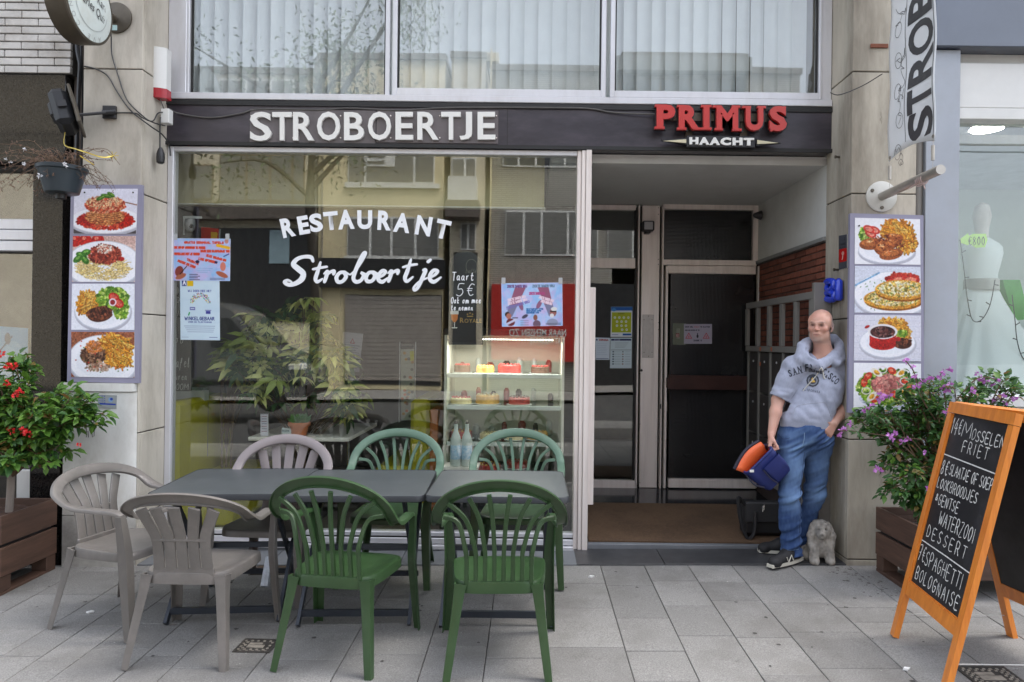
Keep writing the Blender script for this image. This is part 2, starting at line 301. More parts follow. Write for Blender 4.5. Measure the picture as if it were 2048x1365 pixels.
# ================================================ SETTING
m_stone=M('pier_stone',(.53,.49,.42),.85,var=.13,vs_=3,bump=.35,bs=55,dirt=(.17,.14,.10),dirt_s=2.4,dirt_amt=.7,rnd=.06,scuff=(.12,.10,.08),scuff_s=9,scuff_t=.66,stretch=(1,1,.35))
m_stoneR=M('pier_stone_weathered',(.44,.40,.33),.88,var=.25,vs_=2.5,bump=.4,bs=50,dirt=(.10,.08,.055),dirt_s=1.9,dirt_amt=.9,rnd=.06,scuff=(.09,.07,.05),scuff_s=8,scuff_t=.62,stretch=(1,1,.25))
m_joint=M('joint_dark',(.05,.045,.04),.95)
m_alu=M('white_aluminium',(.66,.66,.69),.32,var=.04,vs_=4,dirt=(.3,.27,.22),dirt_s=6,dirt_amt=.25,stretch=(1,1,.3),metal=.25)
m_alup=M('anodised_aluminium',(.78,.71,.665),.38,metal=.1,var=.06,vs_=3,dirt=(.3,.22,.18),dirt_s=2.5,dirt_amt=.35,stretch=(6,6,.4))
m_gask=M('black_gasket',(.015,.015,.015),.6)
m_fascia=M('fascia_metal',(.047,.042,.052),.32,metal=.2,var=.35,vs_=2.5,dirt=(.15,.13,.15),dirt_s=2.2,dirt_amt=.5,stretch=(.5,1,1.6))
m_paver=M('paving_stone',(.205,.200,.192),.85,var=.42,vs_=150,bump=.35,bs=140,rnd=.13,dirt=(.115,.108,.098),dirt_s=1.9,dirt_amt=.8,scuff=(.10,.095,.087),scuff_s=11,scuff_t=.63)
m_ground=M('mortar_bed',(.075,.07,.065),.95,var=.2,vs_=20,bump=.3)
m_bluestone=M('blue_stone',(.16,.17,.185),.45,var=.15,vs_=12,bump=.1,dirt=(.07,.07,.07),dirt_s=3,dirt_amt=.5,rnd=.08)
m_dark_tile=M('dark_threshold_stone',(.05,.05,.053),.4,var=.25,vs_=14,bump=.1,rnd=.1,dirt=(.13,.13,.13),dirt_s=5,dirt_amt=.4)
m_polish=M('polished_dark_floor',(.025,.026,.03),.12,var=.2,vs_=5)
m_mat=M('coir',(.15,.088,.048),.95,var=.25,vs_=60,bump=.9,bs=400,dirt=(.06,.035,.02),dirt_s=2.2,dirt_amt=.75)
m_white=M('painted_white',(.60,.60,.58),.8,var=.04,vs_=2,dirt=(.42,.41,.38),dirt_s=1.6,dirt_amt=.5)
m_brick=M('red_brick',(.17,.052,.030),.9,var=.25,vs_=18,bump=.5,bs=60,rnd=.3)
m_mortar=M('dark_mortar',(.07,.05,.045),.95,bump=.4,var=.2)
m_glass=glass('shop_glass',.10,(.93,.95,.93),wob=.0015)
m_glassU=glass('upper_glass',.10,(.94,.955,.955),wob=.0006)
m_blind=M('blind_fabric',(.72,.745,.73),.8,var=.05,vs_=5,rnd=.05)
m_int=M('interior_plaster',(.30,.28,.23),.85,var=.06)
m_intd=M('interior_dark',(.17,.155,.135),.8,var=.15)
m_road=M('asphalt_road',(.045,.045,.045),.9,var=.25,vs_=40,bump=.4)

def sheet(name,mat,x0,x1,y0,y1,off,kind='structure',nx=1,parent=None,flat=None):
    f=(lambda x,y: zg(x,y)+off) if flat is None else (lambda x,y: flat)
    o=MB().quad((x0,y0,f(x0,y0)),(x1,y0,f(x1,y0)),(x1,y1,f(x1,y1)),(x0,y1,f(x0,y1))).build(name,mat,parent,fix=False)
    if kind: tag(o,kind=kind)
    return o
# pavement: one sheet with every paving slab a piece on it
pave=sheet('pavement',m_ground,-14,14,.4,D0+.02,-.0075)
def slab(x0,x1,y0,y1,g=.0022,th=.02,mat=m_paver,parent=pave,name='paving_slab',off=0.):
    dz=random.uniform(-.0012,.0012)+off; b=.0025
    a=[(x0+g,y0+g),(x1-g,y0+g),(x1-g,y1-g),(x0+g,y1-g)]; c=[(x0+g+b,y0+g+b),(x1-g-b,y0+g+b),(x1-g-b,y1-g-b),(x0+g+b,y1-g-b)]
    vs=[(x,y,zg(x,y)-th+dz) for x,y in a]+[(x,y,zg(x,y)-b+dz) for x,y in a]+[(x,y,zg(x,y)+dz) for x,y in c]
    f=[(i,(i+1)%4,4+(i+1)%4,4+i) for i in range(4)]+[(4+i,4+(i+1)%4,8+(i+1)%4,8+i) for i in range(4)]+[(8,9,10,11)]
    me=bpy.data.meshes.new(name); me.from_pydata(vs,[],f); me.materials.append(mat); me.update(); return link(name,me,parent)
rs=random.Random(3); x=-4.6; nslab=0
while x<4.6:
    w=rs.choice([.3,.4,.3,.4,.2]); y=2.05+rs.uniform(0,.3); lim=abs(x+w/2-.0)/ .78
    while y<4.79:
        l=rs.choice([.2,.3,.4,.3,.5]); y1=min(y+l,4.80)
        if 4.80-y1<.09: y1=4.80
        if (x+w/2>-(y1*.8+.1)) and (x<y1*.73+.1) and y1>2.5 and nslab<296:
            slab(x,x+w,y,y1); nslab+=1
        y=y1
    x+=w
tag(sheet('road',m_road,-60,60,-13.5,-1.2,-.18),kind='structure')
tag(sheet('far_ground',m_road,-120,120,-120,-13.5,-.2),kind='structure')
tag(sheet('near_pavement',m_paver,-60,60,-1.2,.4,-.016),kind='structure')
tag(sheet('opposite_pavement',m_paver,-60,60,-19.6,-13.5,-.06),kind='structure')
tag(sheet('ground',m_road,-150,150,4.83,150,-.4,flat=-.42),kind='structure')

# ---------------- the restaurant building
bld=thing('restaurant_building','stone framed shopfront building with wide display window, dark fascia and recessed doorway','building',(0,5.2,0))
XL,XR=-2.685,2.195; ZT=4.6
def pier(name,xa,xb,side,mat,joints):
    """stone clad pier: backing + recessed joints, every panel its own piece; side = +1: the inner face looks to +x"""
    p=bx(name,m_joint,bld,xa+.012,xb-.012,D0+.012,D1+.045,-.5,ZT+6)
    tag(p)
    xi=xb if side>0 else xa
    for za,zb in zip(joints[:-1],joints[1:]):
        g=.004
        bx('stone_panel',mat,p,xa,xb,D0,D0+.03,za+g,zb-g,b=.004)
        if side>0: bx('stone_panel',mat,p,xb-.03,xb,D0+.034,D1+.05,za+g,zb-g,b=.004)
        else: bx('stone_panel',mat,p,xa,xa+.03,D0+.034,D1+.05,za+g,zb-g,b=.004)
    return p
zj=lambda v,u: PZ(v,D0,u)
pier('pier',-3.09,XL,1,m_stone,[-.05,zj(1032,200),zj(866,200),zj(627,200),zj(386,200),zj(138,200),zj(-110,200),ZT])
pier('pier',XR,2.64,-1,m_stoneR,[.0,zj(1120,1750)+.0,zj(880,1750),zj(638,1750),zj(388,1750),zj(144,1750),zj(-105,1750),ZT])
# upper mass of the building (walls, floor slab, roof)
bx('wall',m_int,bld,-3.09,2.64,D1+.6,D1+.7,3.3,3.31)
w=MB(); w.box(-3.1,2.65,5.3,14,8.0,12.5); w.box(-3.1,2.65,D0+.02,5.3,ZT+.2,12.5); w.build('upper_storey',m_stone,bld)
# fascia
zf0,zf1=PZ(300,D1,1000),PZ(213,D1,1000)
fa=bx('fascia',m_fascia,bld,XL,XR,D1-.035,D1+.10,zf0,zf1,b=.004)
MB().box(XL,XR,D1-.05,D1-.036,zf0-.004,zf0+.022).box(XL,XR,D1-.046,D1-.036,zf1-.03,zf1+.006).build('fascia_trim',m_gask,fa)
for uu in (760,): bx('fascia_joint',m_gask,fa,PX(1010,D1)-.002,PX(1010,D1)+.002,D1-.0375,D1-.034,zf0+.02,zf1-.03)
# upper window
uw=thing('upper_window',None,None,(0,D1,zf1)); uw.parent=bld; uw.location=Vector((0,D1,zf1))-Vector((0,5.2,0)); WO[uw.name]=Vector((0,D1,zf1))
UY=D1-.03
def bar(mb,u0,u1,v0,v1,d,y0,y1,b=.004):
    p=P(u0,v1,d);q=P(u1,v0,d); mb.box(p.x,q.x,y0,y1,p.z,q.z,b=b)
zs0,zs1=zf1+.012,zf1+.06
xs=[PX(340,D1),PX(375,D1),PX(765,D1),PX(789,D1),PX(1195,D1),PX(1222,D1),PX(1627,D1),PX(1661,D1)]
f=MB(); f.box(XL+.003,XR-.003,UY-.02,UY+.1,zs0,zs1,b=.004)
f.box(XL+.003,xs[1]-.02,UY,UY+.09,zs1+.002,ZT,b=.004); f.box(xs[6]+.02,XR-.003,UY,UY+.09,zs1+.002,ZT,b=.004); f.build('window_frame',m_alu,uw)
bots=[PZ(191,D1,560),PZ(182,D1,1000),PZ(188,D1,1420)]
for k,(a,b_) in enumerate(((1,2),(3,4),(5,6))):
    x0,x1=xs[a],xs[b_]; z0=bots[k]; s=MB(); yy=UY-(.012 if k==1 else (.018 if k==2 else 0)) 
    l=xs[a]-(.035 if a>1 else .02); r_=xs[b_]+(.035 if b_<6 else .02)
    l=max(l,XL+.01)
    s.box(l+.001,x0,yy+.004,yy+.07,zs1+.002,ZT,b=.003); s.box(x1,r_-.001,yy+.004,yy+.07,zs1+.002,ZT,b=.003); s.box(x0,x1,yy+.004,yy+.07,zs1+.002,z0,b=.003)
    sh=s.build('sash',m_alu,uw)
    g=MB(); g.box(x0,x0+.012,yy+.03,yy+.05,z0,ZT); g.box(x1-.012,x1,yy+.03,yy+.05,z0,ZT); g.box(x0+.012,x1-.012,yy+.03,yy+.05,z0,z0+.008); g.build('gasket',m_gask,uw)
    bx('pane',m_glassU,uw,x0+.002,x1-.002,yy+.036,yy+.044,z0+.002,ZT-.01)
rs=random.Random(5)
for k in range(46):   # vertical blind: every slat hangs as its own piece
    xc=xs[1]-.05+k*.107
    if xc>xs[6]: break
    a=R(38+rs.uniform(-10,10)) if xc<xs[2] else R(18+rs.uniform(-8,8)); c_,s_=math.cos(a),math.sin(a); wd=.062; yb=D1+.16
    n=6; pts=[]; 
    vs=[];fs=[]
    for i in range(n+1):
        t=-1+2*i/n; cu=.012*(1-t*t); px_=xc+wd*t*c_-cu*s_*-1; py_=yb+wd*t*s_+cu*c_
        vs+=[(px_,py_,bots[1]-.03),(px_+.0,py_,ZT)]
    for i in range(n): fs.append((2*i,2*i+2,2*i+3,2*i+1))
    s=MB(); s.add(vs,fs); me=s.mesh('blind_slat',m_blind,60); link('blind_slat',me,uw)
# the room behind the upper glass
MB().box(XL,XR,D1+.3,D1+.34,zs0,ZT+.2).build('room_wall',m_int,uw)
MB().box(XL,XR,D1+.07,D1+.34,zf1+.0,zs0).box(XL,XR,D1+.05,D1+.34,ZT,ZT+.05).build('room_floor',m_intd,uw)
# ---------------- shop window
sw=thing('shop_window',None,None,(-1,D1,.1)); sw.parent=bld; sw.location=Vector((-1,D1,.1))-Vector((0,5.2,0)); WO[sw.name]=Vector((-1,D1,.1))
gx0,gx1=PX(345,D1,700),PX(1150,D1,700); gz0,gz1=PZ(1064,D1,900),PZ(309,D1,800)
zs=[gz0,PZ(1072,D1,900),PZ(1098,D1,1100)]
f=MB(); f.box(XL+.002,gx0,D1-.02,D1+.06,zs[2],zf0-.006,b=.004); f.box(gx0,gx1,D1-.02,D1+.06,gz1,zf0-.006,b=.003); f.box(gx0,gx1,D1-.02,D1+.06,zs[1],gz0,b=.003)
f.build('window_frame',m_alu,sw)
f=MB(); f.box(gx0+.003,gx1,D1-.03,D1+.06,zs[2]+.035,zs[1]-.012,b=.003); f.box(gx0+.003,gx1,D1-.06,D1+.06,zs[2],zs[2]+.03,b=.003); f.build('window_sill',m_alu,sw)
MB().box(gx0+.004,gx1,D1-.012,D1+.05,zs[1]-.0119,zs[1]-.0001).box(gx0+.004,gx1,D1-.012,D1+.05,zs[2]+.0301,zs[2]+.0349).build('gasket',m_gask,sw)
f=MB(); xp0,xp1=gx1,PX(1178,D1,700)
f.box(xp0,xp0+.03,D1-.03,D1+.12,zs[2]-.02,zf0-.006,b=.003); f.box(xp0+.032,xp0+.06,D1-.045,D1+.12,zs[2]-.02,zf0-.008,b=.003); f.box(xp0+.062,xp1,D1-.055,D1+.12,zs[2]-.02,zf0-.007,b=.003)
f.build('post',m_alup,sw)
bx('door_track',m_alup,sw,xp1+.002,xp1+.045,D1+.0,D1+.08,PZ(1010,D1,1180),PZ(575,D1,1180),b=.003)
bx('pane',m_glass,sw,gx0+.002,gx1-.002,D1+.012,D1+.020,gz0+.002,gz1-.002)
# stone base under the window
pb=thing('stone_base',None,None,(-1,D1,0)); pb.parent=bld; pb.location=Vector((-1,D1,0))-Vector((0,5.2,0)); WO[pb.name]=Vector((-1,D1,0))
x=XL+.002
while x<xp1-.05:
    x2=min(x+1.02,xp1); MB().box(x+.002,x2-.002,D1-.05,D1+.1,zg(x,D1)-.05,zs[2]-.003,b=.004).build('stone_block',m_bluestone,pb); x=x2
x=XL
while x<xp1+.9:   # joint strip of blue stone between the pier fronts in front of the window
    x2=min(x+.9,xp1+.0) if x<xp1-.01 else x+.9
    if x>=xp1-.01: break
    slab(x,x2,D0+.0,D1-.052,mat=m_bluestone,parent=pb,name='stone_block',th=.05,off=.004); x=x2
# threshold in front of the doorway
th=thing('threshold',None,None,(1.3,D0+.1,0)); th.parent=bld; th.location=Vector((1.3,D0+.1,0))-Vector((0,5.2,0)); WO[th.name]=Vector((1.3,D0+.1,0))
for xa,xb in ((xp1-.1,PX(1327,D0+.15)),(PX(1327,D0+.15),XR)):
    slab(xa,xb,D0+.0,D1-.02,mat=m_dark_tile,parent=th,name='threshold_stone',th=.05,off=.006)
# ---------------- vestibule
ve=thing('doorway',None,None,(1.3,6,0)); ve.parent=bld; ve.location=Vector((1.3,6,0))-Vector((0,5.2,0)); WO[ve.name]=Vector((1.3,6,0))
VX0=xp1+.002; VX1=2.203; ZC=2.885
def fz(y): return .03+(.135-.03)*max(0,(y-5.2)/(DV-5.2))
MB().quad((VX0-.3,D1-.02,.0),(VX1,D1-.02,.03),(VX1,DV+.1,fz(DV)),(VX0-.3,DV+.1,fz(DV))).build('floor',m_polish,ve,fix=False)
bx('kerb',m_bluestone,ve,VX0,VX1,D1-.018,D1+.035,.0,.052,b=.004)
ya,yb=5.24,6.22
m=MB(); m.add([(VX0+.02,ya,fz(ya)+.002),(VX1-.02,ya,fz(ya)+.002),(VX1-.02,yb,fz(yb)+.002),(VX0+.02,yb,fz(yb)+.002)]+[(VX0+.02,ya,fz(ya)+.018),(VX1-.02,ya,fz(ya)+.018),(VX1-.02,yb,fz(yb)+.018),(VX0+.02,yb,fz(yb)+.018)],[(0,1,2,3),(4,5,6,7),(0,1,5,4),(1,2,6,5),(2,3,7,6),(3,0,4,7)])
mt=m.build('doormat',m_mat); tag(mt,'wide brown coir doormat filling the front of the entrance floor','doormat')
bx('ceiling',m_white,ve,VX0-.3,VX1+.1,D1+.1,DV+.1,ZC,ZC+.09)
MB().box(VX0-.3,VX1+.1,D1+.06,D1+.1,zf0,ZC+.12).build('lintel',m_white,ve)
zw=2.335
bx('side_wall',m_white,ve,VX1,VX1+.1,D1+.051,DV+.05,zw,ZC)
MB().box(VX1-.02,VX1+.05,D1+.06,DV,zw-.02,zw+.012,b=.003).build('ledge',M('grey_ledge',(.22,.22,.21),.6),ve)
bw=bx('brick_wall',m_mortar,bld,VX1+.022,VX1+.12,D1+.051,DV+.05,-.1,zw-.02)
ch=.0535; bl=.215; nb=0; r=0; z=zw-.022-ch
while z>.72:
    y=D1+.055-(bl/2 if r%2 else 0)
    while y<DV-.01:
        a=max(y,D1+.055); b_=min(y+bl-.01,DV)
        if b_-a>.03 and nb<299:
            j=rs.uniform(-.002,.003); bx('brick',m_brick,bw,VX1+.012-j,VX1+.03,a,b_,z,z+ch-.009,b=.003); nb+=1
        y+=bl
    z-=ch; r+=1
# door wall at the back: frames, panels, glass
S=lambda u,v: P(u,v,DV)
def rect(mb,u0,u1,v0,v1,ya,yb,b=.003):
    p=S(u0,v1);q=S(u1,v0); zc=S((u0+u1)/2,v1).z,S((u0+u1)/2,v0).z; mb.box(p.x,q.x,ya,yb,zc[0],zc[1],b=b)
ds=thing('door_screen',None,None,(1.3,DV,.1)); ds.parent=bld; ds.location=Vector((1.3,DV,.1))-Vector((0,5.2,0)); WO[ds.name]=Vector((1.3,DV,.1))
f=MB()
for a in ((1150,1272,411,421),(1150,1272,517,537),(1150,1272,960,976),(1272,1277,411,976),(1320,1325,411,976),(1325,1512,411,421),(1325,1512,521,532)): rect(f,*a,DV-.03,DV+.04)
rect(f,1504,1520,411,526,DV-.028,DV+.04); rect(f,1516,1523,526,976,DV-.026,DV+.04)
f.build('screen_frame',m_alup,ds)
f=MB(); rect(f,1277.5,1319.5,412,975,DV-.022,DV+.03); pn=f.build('panel',m_alup,ds)
bx('gasket',m_gask,ds,S(1276,0).x,S(1278,0).x,DV-.032,DV+.02,.2,2.85)
for a in ((1180,1270,421,517),(1180,1270,537,960)):
    f=MB(); rect(f,a[0]-35,a[1],a[2],a[3],DV,DV+.006,b=0); f.build('pane',m_glass,ds)
f=MB()
for a in ((1268,1272,421,517),(1268,1272,537,960)): rect(f,*a,DV-.02,DV+.02,b=0)
f.build('gasket',m_gask,ds)
m_rib=M('ribbed_dark_glass',(.016,.016,.017),.10,var=.3,vs_=3,spec=.7)
n_=m_rib.node_tree.nodes; L_=m_rib.node_tree.links; wv=n_.new('ShaderNodeTexWave'); wv.bands_direction='X'; wv.inputs['Scale'].default_value=24; tcn=n_.new('ShaderNodeTexCoord'); L_.new(tcn.outputs['Object'],wv.inputs['Vector'])
wz=n_.new('ShaderNodeTexWave'); wz.bands_direction='Z'; wz.inputs['Scale'].default_value=24; L_.new(tcn.outputs['Object'],wz.inputs['Vector']); ad=n_.new('ShaderNodeMath'); L_.new(wv.outputs['Fac'],ad.inputs[0]); L_.new(wz.outputs['Fac'],ad.inputs[1])
bp=n_.new('ShaderNodeBump'); bp.inputs['Distance'].default_value=.0003; L_.new(ad.outputs[0],bp.inputs['Height']); L_.new(bp.outputs[0],n_['Principled BSDF'].inputs['Normal'])
f=MB(); rect(f,1326,1503,422,521,DV-.004,DV+.006,b=0); f.build('transom_pane',m_rib,ds)
# the door leaf (a part of the doorway)
dr=thing('door',None,None,(1.8,DV,.14)); dr.parent=bld; dr.location=Vector((1.8,DV,.14))-Vector((0,5.2,0)); WO[dr.name]=Vector((1.8,DV,.14))
f=MB()
for a in ((1325,1335,533,975),(1509,1516,533,975),(1335,1509,533,549),(1335,1509,957,975)): rect(f,*a,DV-.045,DV+.02)
f.build('leaf_frame',m_alup,dr)
f=MB(); rect(f,1336,1508,550,956,DV-.02,DV-.012,b=0); f.build('pane',m_rib,dr)
f=MB(); rect(f,1334,1513,751,779,DV-.09,DV-.046); rect(f,1330,1336,755,775,DV-.08,DV-.03); f.build('push_bar',M('push_bar_brown',(.045,.018,.015),.35,var=.3),dr)
f=MB(); rect(f,1326,1332,803,822,DV-.052,DV-.045); f.build('lock_plate',m_alup,dr)
bx('keyhole',m_gask,dr,S(1328,0).x,S(1330,0).x,DV-.054,DV-.05,S(1329,817).z,S(1329,808).z)
# letter plate & lock on the panel, screws
lp=MB(); rect(lp,1283,1307,630,716,DV-.028,DV-.022); lp.build('letter_plate',M('plate_metal',(.42,.40,.38),.45,metal=.5,var=.1,vs_=30),ds)
sc_=MB()
for u,v in ((1287,640),(1303,640),(1287,705),(1303,705),(1296,633),(1296,713)): sc_.lathe(S(u,v)-Vector((0,.030,0)),[(.004,0),(.004,.004)],8,(0,1,0))
for u in (1279,1316):
    for v in (417,430,520,530,646,660,748,848,965): sc_.lathe(S(u,v)-Vector((0,.0245,0)),[(.004,0),(.004,.004)],8,(0,1,0))
tag(sc_.build('screws',m_gask,ds),kind='stuff')
MB().lathe(S(1282,741)-Vector((0,.026,0)),[(.013,0),(.013,.01)],14,(0,1,0)).build('keyhole',m_gask,ds)
# back faces of the vestibule / interior of restaurant
ri=thing('dining_room',None,None,(-1,7,0)); ri.parent=bld; ri.location=Vector((-1,7,0))-Vector((0,5.2,0)); WO[ri.name]=Vector((-1,7,0))
RX0,RX1,RY1=-3.0,2.4,11.0
m_floorr=M('dining_floor',(.09,.075,.06),.3,var=.3,vs_=4)
bx('floor',m_floorr,ri,RX0,2.4,D1+.07,RY1,-.1,.02)
bx('ceiling',m_intd,ri,RX0,VX0+.3,D1+.07,RY1,2.99,3.08)
MB().box(VX0+.301,2.5,DV+.1,RY1,2.99,3.08).build('ceiling',m_intd,ri)
bx('back_wall',m_intd,ri,RX0,2.5,RY1,RY1+.1,0,3.1)
bx('side_wall',m_intd,ri,RX0-.1,RX0,D1+.06,RY1,0,3.1)
bx('side_wall',m_intd,ri,2.45,2.55,DV+.1,RY1,0,3.1)
# cream bulkhead behind the top of the glass, ends short of the right jamb
zb=PZ(411,5.45,700); xb=PX(1085,5.45)
m_cream=M('cream_bulkhead',(.50,.44,.25),.7,var=.05)
bx('bulkhead',m_cream,ri,RX0,xb,5.45,5.5,zb,2.98); bx('bulkhead_edge',M('cream_edge',(.7,.68,.6),.5),ri,RX0,xb+.01,5.44,5.51,zb-.012,zb,b=.003)
# ================================================ NEIGHBOURS
m_granite=M('polished_granite',(.012,.011,.011),.05,var=.8,vs_=160,dirt=(.16,.15,.14),dirt_s=75,dirt_amt=.16,spec=.38)
m_wbrick=M('white_glazed_brick',(.52,.50,.47),.5,var=.1,vs_=9,bump=.1,rnd=.1,dirt=(.2,.16,.12),dirt_s=4,dirt_amt=.6)
m_greyp=M('grey_cladding',(.36,.39,.44),.5,var=.06,vs_=3,dirt=(.3,.3,.3),dirt_s=2,dirt_amt=.4)
m_bluep=M('blue_grey_panel',(.085,.10,.135),.14,var=.1,vs_=2,spec=.8)
m_dirtyc=M('dirty_concrete',(.13,.11,.095),.9,var=.3,vs_=5,bump=.3,dirt=(.03,.03,.03),dirt_s=3,dirt_amt=.7)
m_brown=M('brown_metal',(.10,.085,.065),.45,metal=.4,var=.2)
m_black=M('black_plastic',(.02,.02,.022),.45,var=.2)
m_whitep=M('white_plastic',(.68,.68,.66),.4,var=.04)
nbl=thing('neighbour_building','left neighbour with white brick above and polished black granite shopfront','building',(-4.5,5,0))
NX1=PX(66,4.95); GX1=PX(127,4.95)
MB().box(-9,-3.12,5.25,14,-.5,12.5).build('wall',m_dirtyc,nbl)
MB().box(GX1+.01,-3.08,5.02,5.2,-.5,12).build('recess_strip',m_dirtyc,nbl)
zb0=PZ(147,4.95,60)
bk=bx('brick_band',m_joint,nbl,-6.5,GX1+.03,4.97,5.24,zb0,9)
z=zb0+.003; r=0; ch=.0555; rs=random.Random(11)
while z<3.95:
    x=GX1+.028; first=True
    while x>-4.6:
        l=.235 if not (first and r%2) else .1175; first=False
        j=rs.uniform(-.001,.002); bx('brick',m_wbrick,bk,x-l+.006,x,4.945+j,4.98,z,z+ch-.0085,b=.003); x-=l
    z+=ch; r+=1
zl0=PZ(326,4.95,60)
bx('granite_lintel',m_granite,nbl,-6.5,GX1,4.94,5.24,zl0,zb0-.012,b=.004)
MB().box(NX1,GX1,4.93,5.24,-.2,zl0-.004,b=.004).build('granite_column',m_granite,nbl)
w_=thing('shop_window',None,None,(-4,5.1,1)); w_.parent=nbl; w_.location=Vector((-4,5.1,1))-Vector((-4.5,5,0)); WO[w_.name]=Vector((-4,5.1,1))
zr0,zr1=PZ(503,5.03,20),PZ(438,5.03,20)
for i in range(3):
    a=zr0+(zr1-zr0)*i/3; bx('shutter_slat',m_alu,w_,-6.4,NX1-.004,5.02-.004*(i%2),5.12,a+.002,a+(zr1-zr0)/3-.003,b=.004)
bx('window_frame',m_black,w_,-6.4,NX1-.004,5.04,5.14,zl0-.03,zl0-.006); bx('pane',glass('neighbour_glass',.14,(.9,.92,.92)),w_,-6.4,NX1-.004,5.10,5.108,.3,zr0-.01); bx('pane',MATS['neighbour_glass'],w_,-6.4,NX1-.004,5.10,5.108,zr1+.01,zl0-.03)
bx('window_base',m_black,w_,-6.4,NX1-.004,5.04,5.14,.0,.29)
bx('interior',m_intd,w_,-6.4,NX1,5.26,5.3,.0,3)
bx('white_panel',m_whitep,w_,PX(38,5.0),PX(66,5.0),4.99,5.02,PZ(1000,5.0,50),PZ(940,5.0,50),b=.004)
# photograph hung in the neighbour's window
cv=Canvas(90,100,(.45,.66,.82))
for _ in range(60): cv.ell_fast(RNG.uniform(.2,.95),RNG.uniform(.2,1.),RNG.uniform(.05,.2),RNG.uniform(.03,.12),(.78,.88,.93),0,.25)
cv.line([(0,.32),(.35,.22),(.6,.08)],.012,(.1,.15,.25)); cv.line([(.1,.7),(.3,.45),(.5,.3)],.012,(.15,.2,.3)); cv.ell_fast(.3,.5,.06,.04,(.1,.15,.2)); cv.ell_fast(.32,.62,.1,.05,(.12,.2,.3)); cv.ell_fast(.52,.1,.06,.05,(.15,.2,.35))
m_print=M('printed_sheet',(1,1,1),.55,attr=True,spec=.3)
o=print_mesh('window_poster',cv,[P(-40,650,5.14),P(56,657,5.14),P(56,890,5.14),P(-40,890,5.14)],m_print); tag(o,'blue sky picture with cable cars hanging in the left neighbour window','poster')
# black cables down the recess
def cable(name,label,pts,r,mat=m_black,n=6,group=None,cat='cable'):
    o=MB().tube(spline([P(*p) for p in pts],6),r,n).build(name,mat); return tag(o,label,cat,group)
cable('cable','thick black cable bundle running down beside the left stone pier',[(152,-40,4.93),(154,90,4.93),(160,130,4.92),(158,170,4.93),(153,320,4.94),(150,480,4.94)],.013)
cable('cable','second black cable hugging the dark recess left of the pier',[(160,-40,4.95),(163,120,4.93),(166,200,4.95),(163,345,4.95),(160,420,4.95)],.008)
# right neighbour
nbr=thing('neighbour_building','right neighbour with grey clad shopfront and dark blue upper panel','building',(4,5,0))
MB().box(2.65,12,6.9,14,-.5,12.5).box(2.65,12,5.35,6.9,4.3,12.5).box(2.65,2.75,5.2,6.9,-.5,4.3).build('wall',m_greyp,nbr)
DR=4.86; zp=PZ(99,DR,1950); gxa,gxb=PX(1848,DR,600),PX(1916,DR,600)
bx('drainpipe_recess',m_black,nbr,2.642,gxa-.002,4.98,5.1,-.2,4.5)
bx('upper_panel',m_bluep,nbr,gxa+.03,12,DR-.05,DR+.3,zp,5.0,b=.004)
bx('grey_pillar',m_greyp,nbr,gxa,gxb,DR,DR+.35,-.1,zp-.006,b=.004)
bx('shopfront_head',m_white,nbr,gxb+.002,7,DR+.08,DR+.3,PZ(120,DR,1980),zp-.003)
bx('roller_box',m_whitep,nbr,gxb+.002,7,DR+.04,DR+.3,PZ(213,DR,1980),PZ(121,DR,1980),b=.008)
MB().box(gxb+.002,7,DR+.03,DR+.2,PZ(236,DR,1980),PZ(214,DR,1980),b=.004).box(gxb+.002,7,DR+.03,DR+.2,PZ(815,DR,1980),PZ(793,DR,1980),b=.004).box(gxb+.002,7,DR+.05,DR+.2,-.1,PZ(816,DR,1980)).build('window_frame',m_whitep,nbr)
bx('pane',glass('boutique_glass',.09,(.93,.96,.95),wob=.001),nbr,gxb+.002,7,DR+.12,DR+.128,PZ(794,DR,1980),PZ(237,DR,1980))
m_bw=M('boutique_wall',(.62,.68,.66),.8,var=.05)
MB().box(gxb-.06,gxb-.01,DR+.36,6.8,.6,3.4).box(gxb,7,6.6,6.75,.6,3.4).build('boutique_wall',m_bw,nbr)
bx('boutique_floor',m_bw,nbr,gxb,7,DR+.13,6.6,PZ(815,DR,1980)-.03,PZ(800,DR,1980)); bx('boutique_ceiling',M('boutique_ceiling',(.5,.5,.52),.8),nbr,gxb,7,DR+.3,6.6,3.02,3.1)
lp_=MB().lathe(P(1973,258,5.6),[(.115,-.006),(.12,0),(.115,.006)],32,(0,0,1)).build('ceiling_lamp',M('lamp_glow',(1,.93,.8),.5,var=0,emis=25)); tag(lp_,'round glowing white lamp under the right shop ceiling','ceiling lamp')
# downpipe
dp=MB().tube([(2.70,4.92,-.05),(2.70,4.92,PZ(290,4.9,1845))],.043,16).tube([(2.70,4.92,PZ(290,4.9,1845)),(2.70,4.92,6)],.043,16).build('drainpipe',M('pipe_grey',(.20,.185,.165),.5,var=.15,vs_=4,stretch=(1,1,.3))); tag(dp,'grey drainpipe running down between the right pier and the grey pillar','drainpipe')
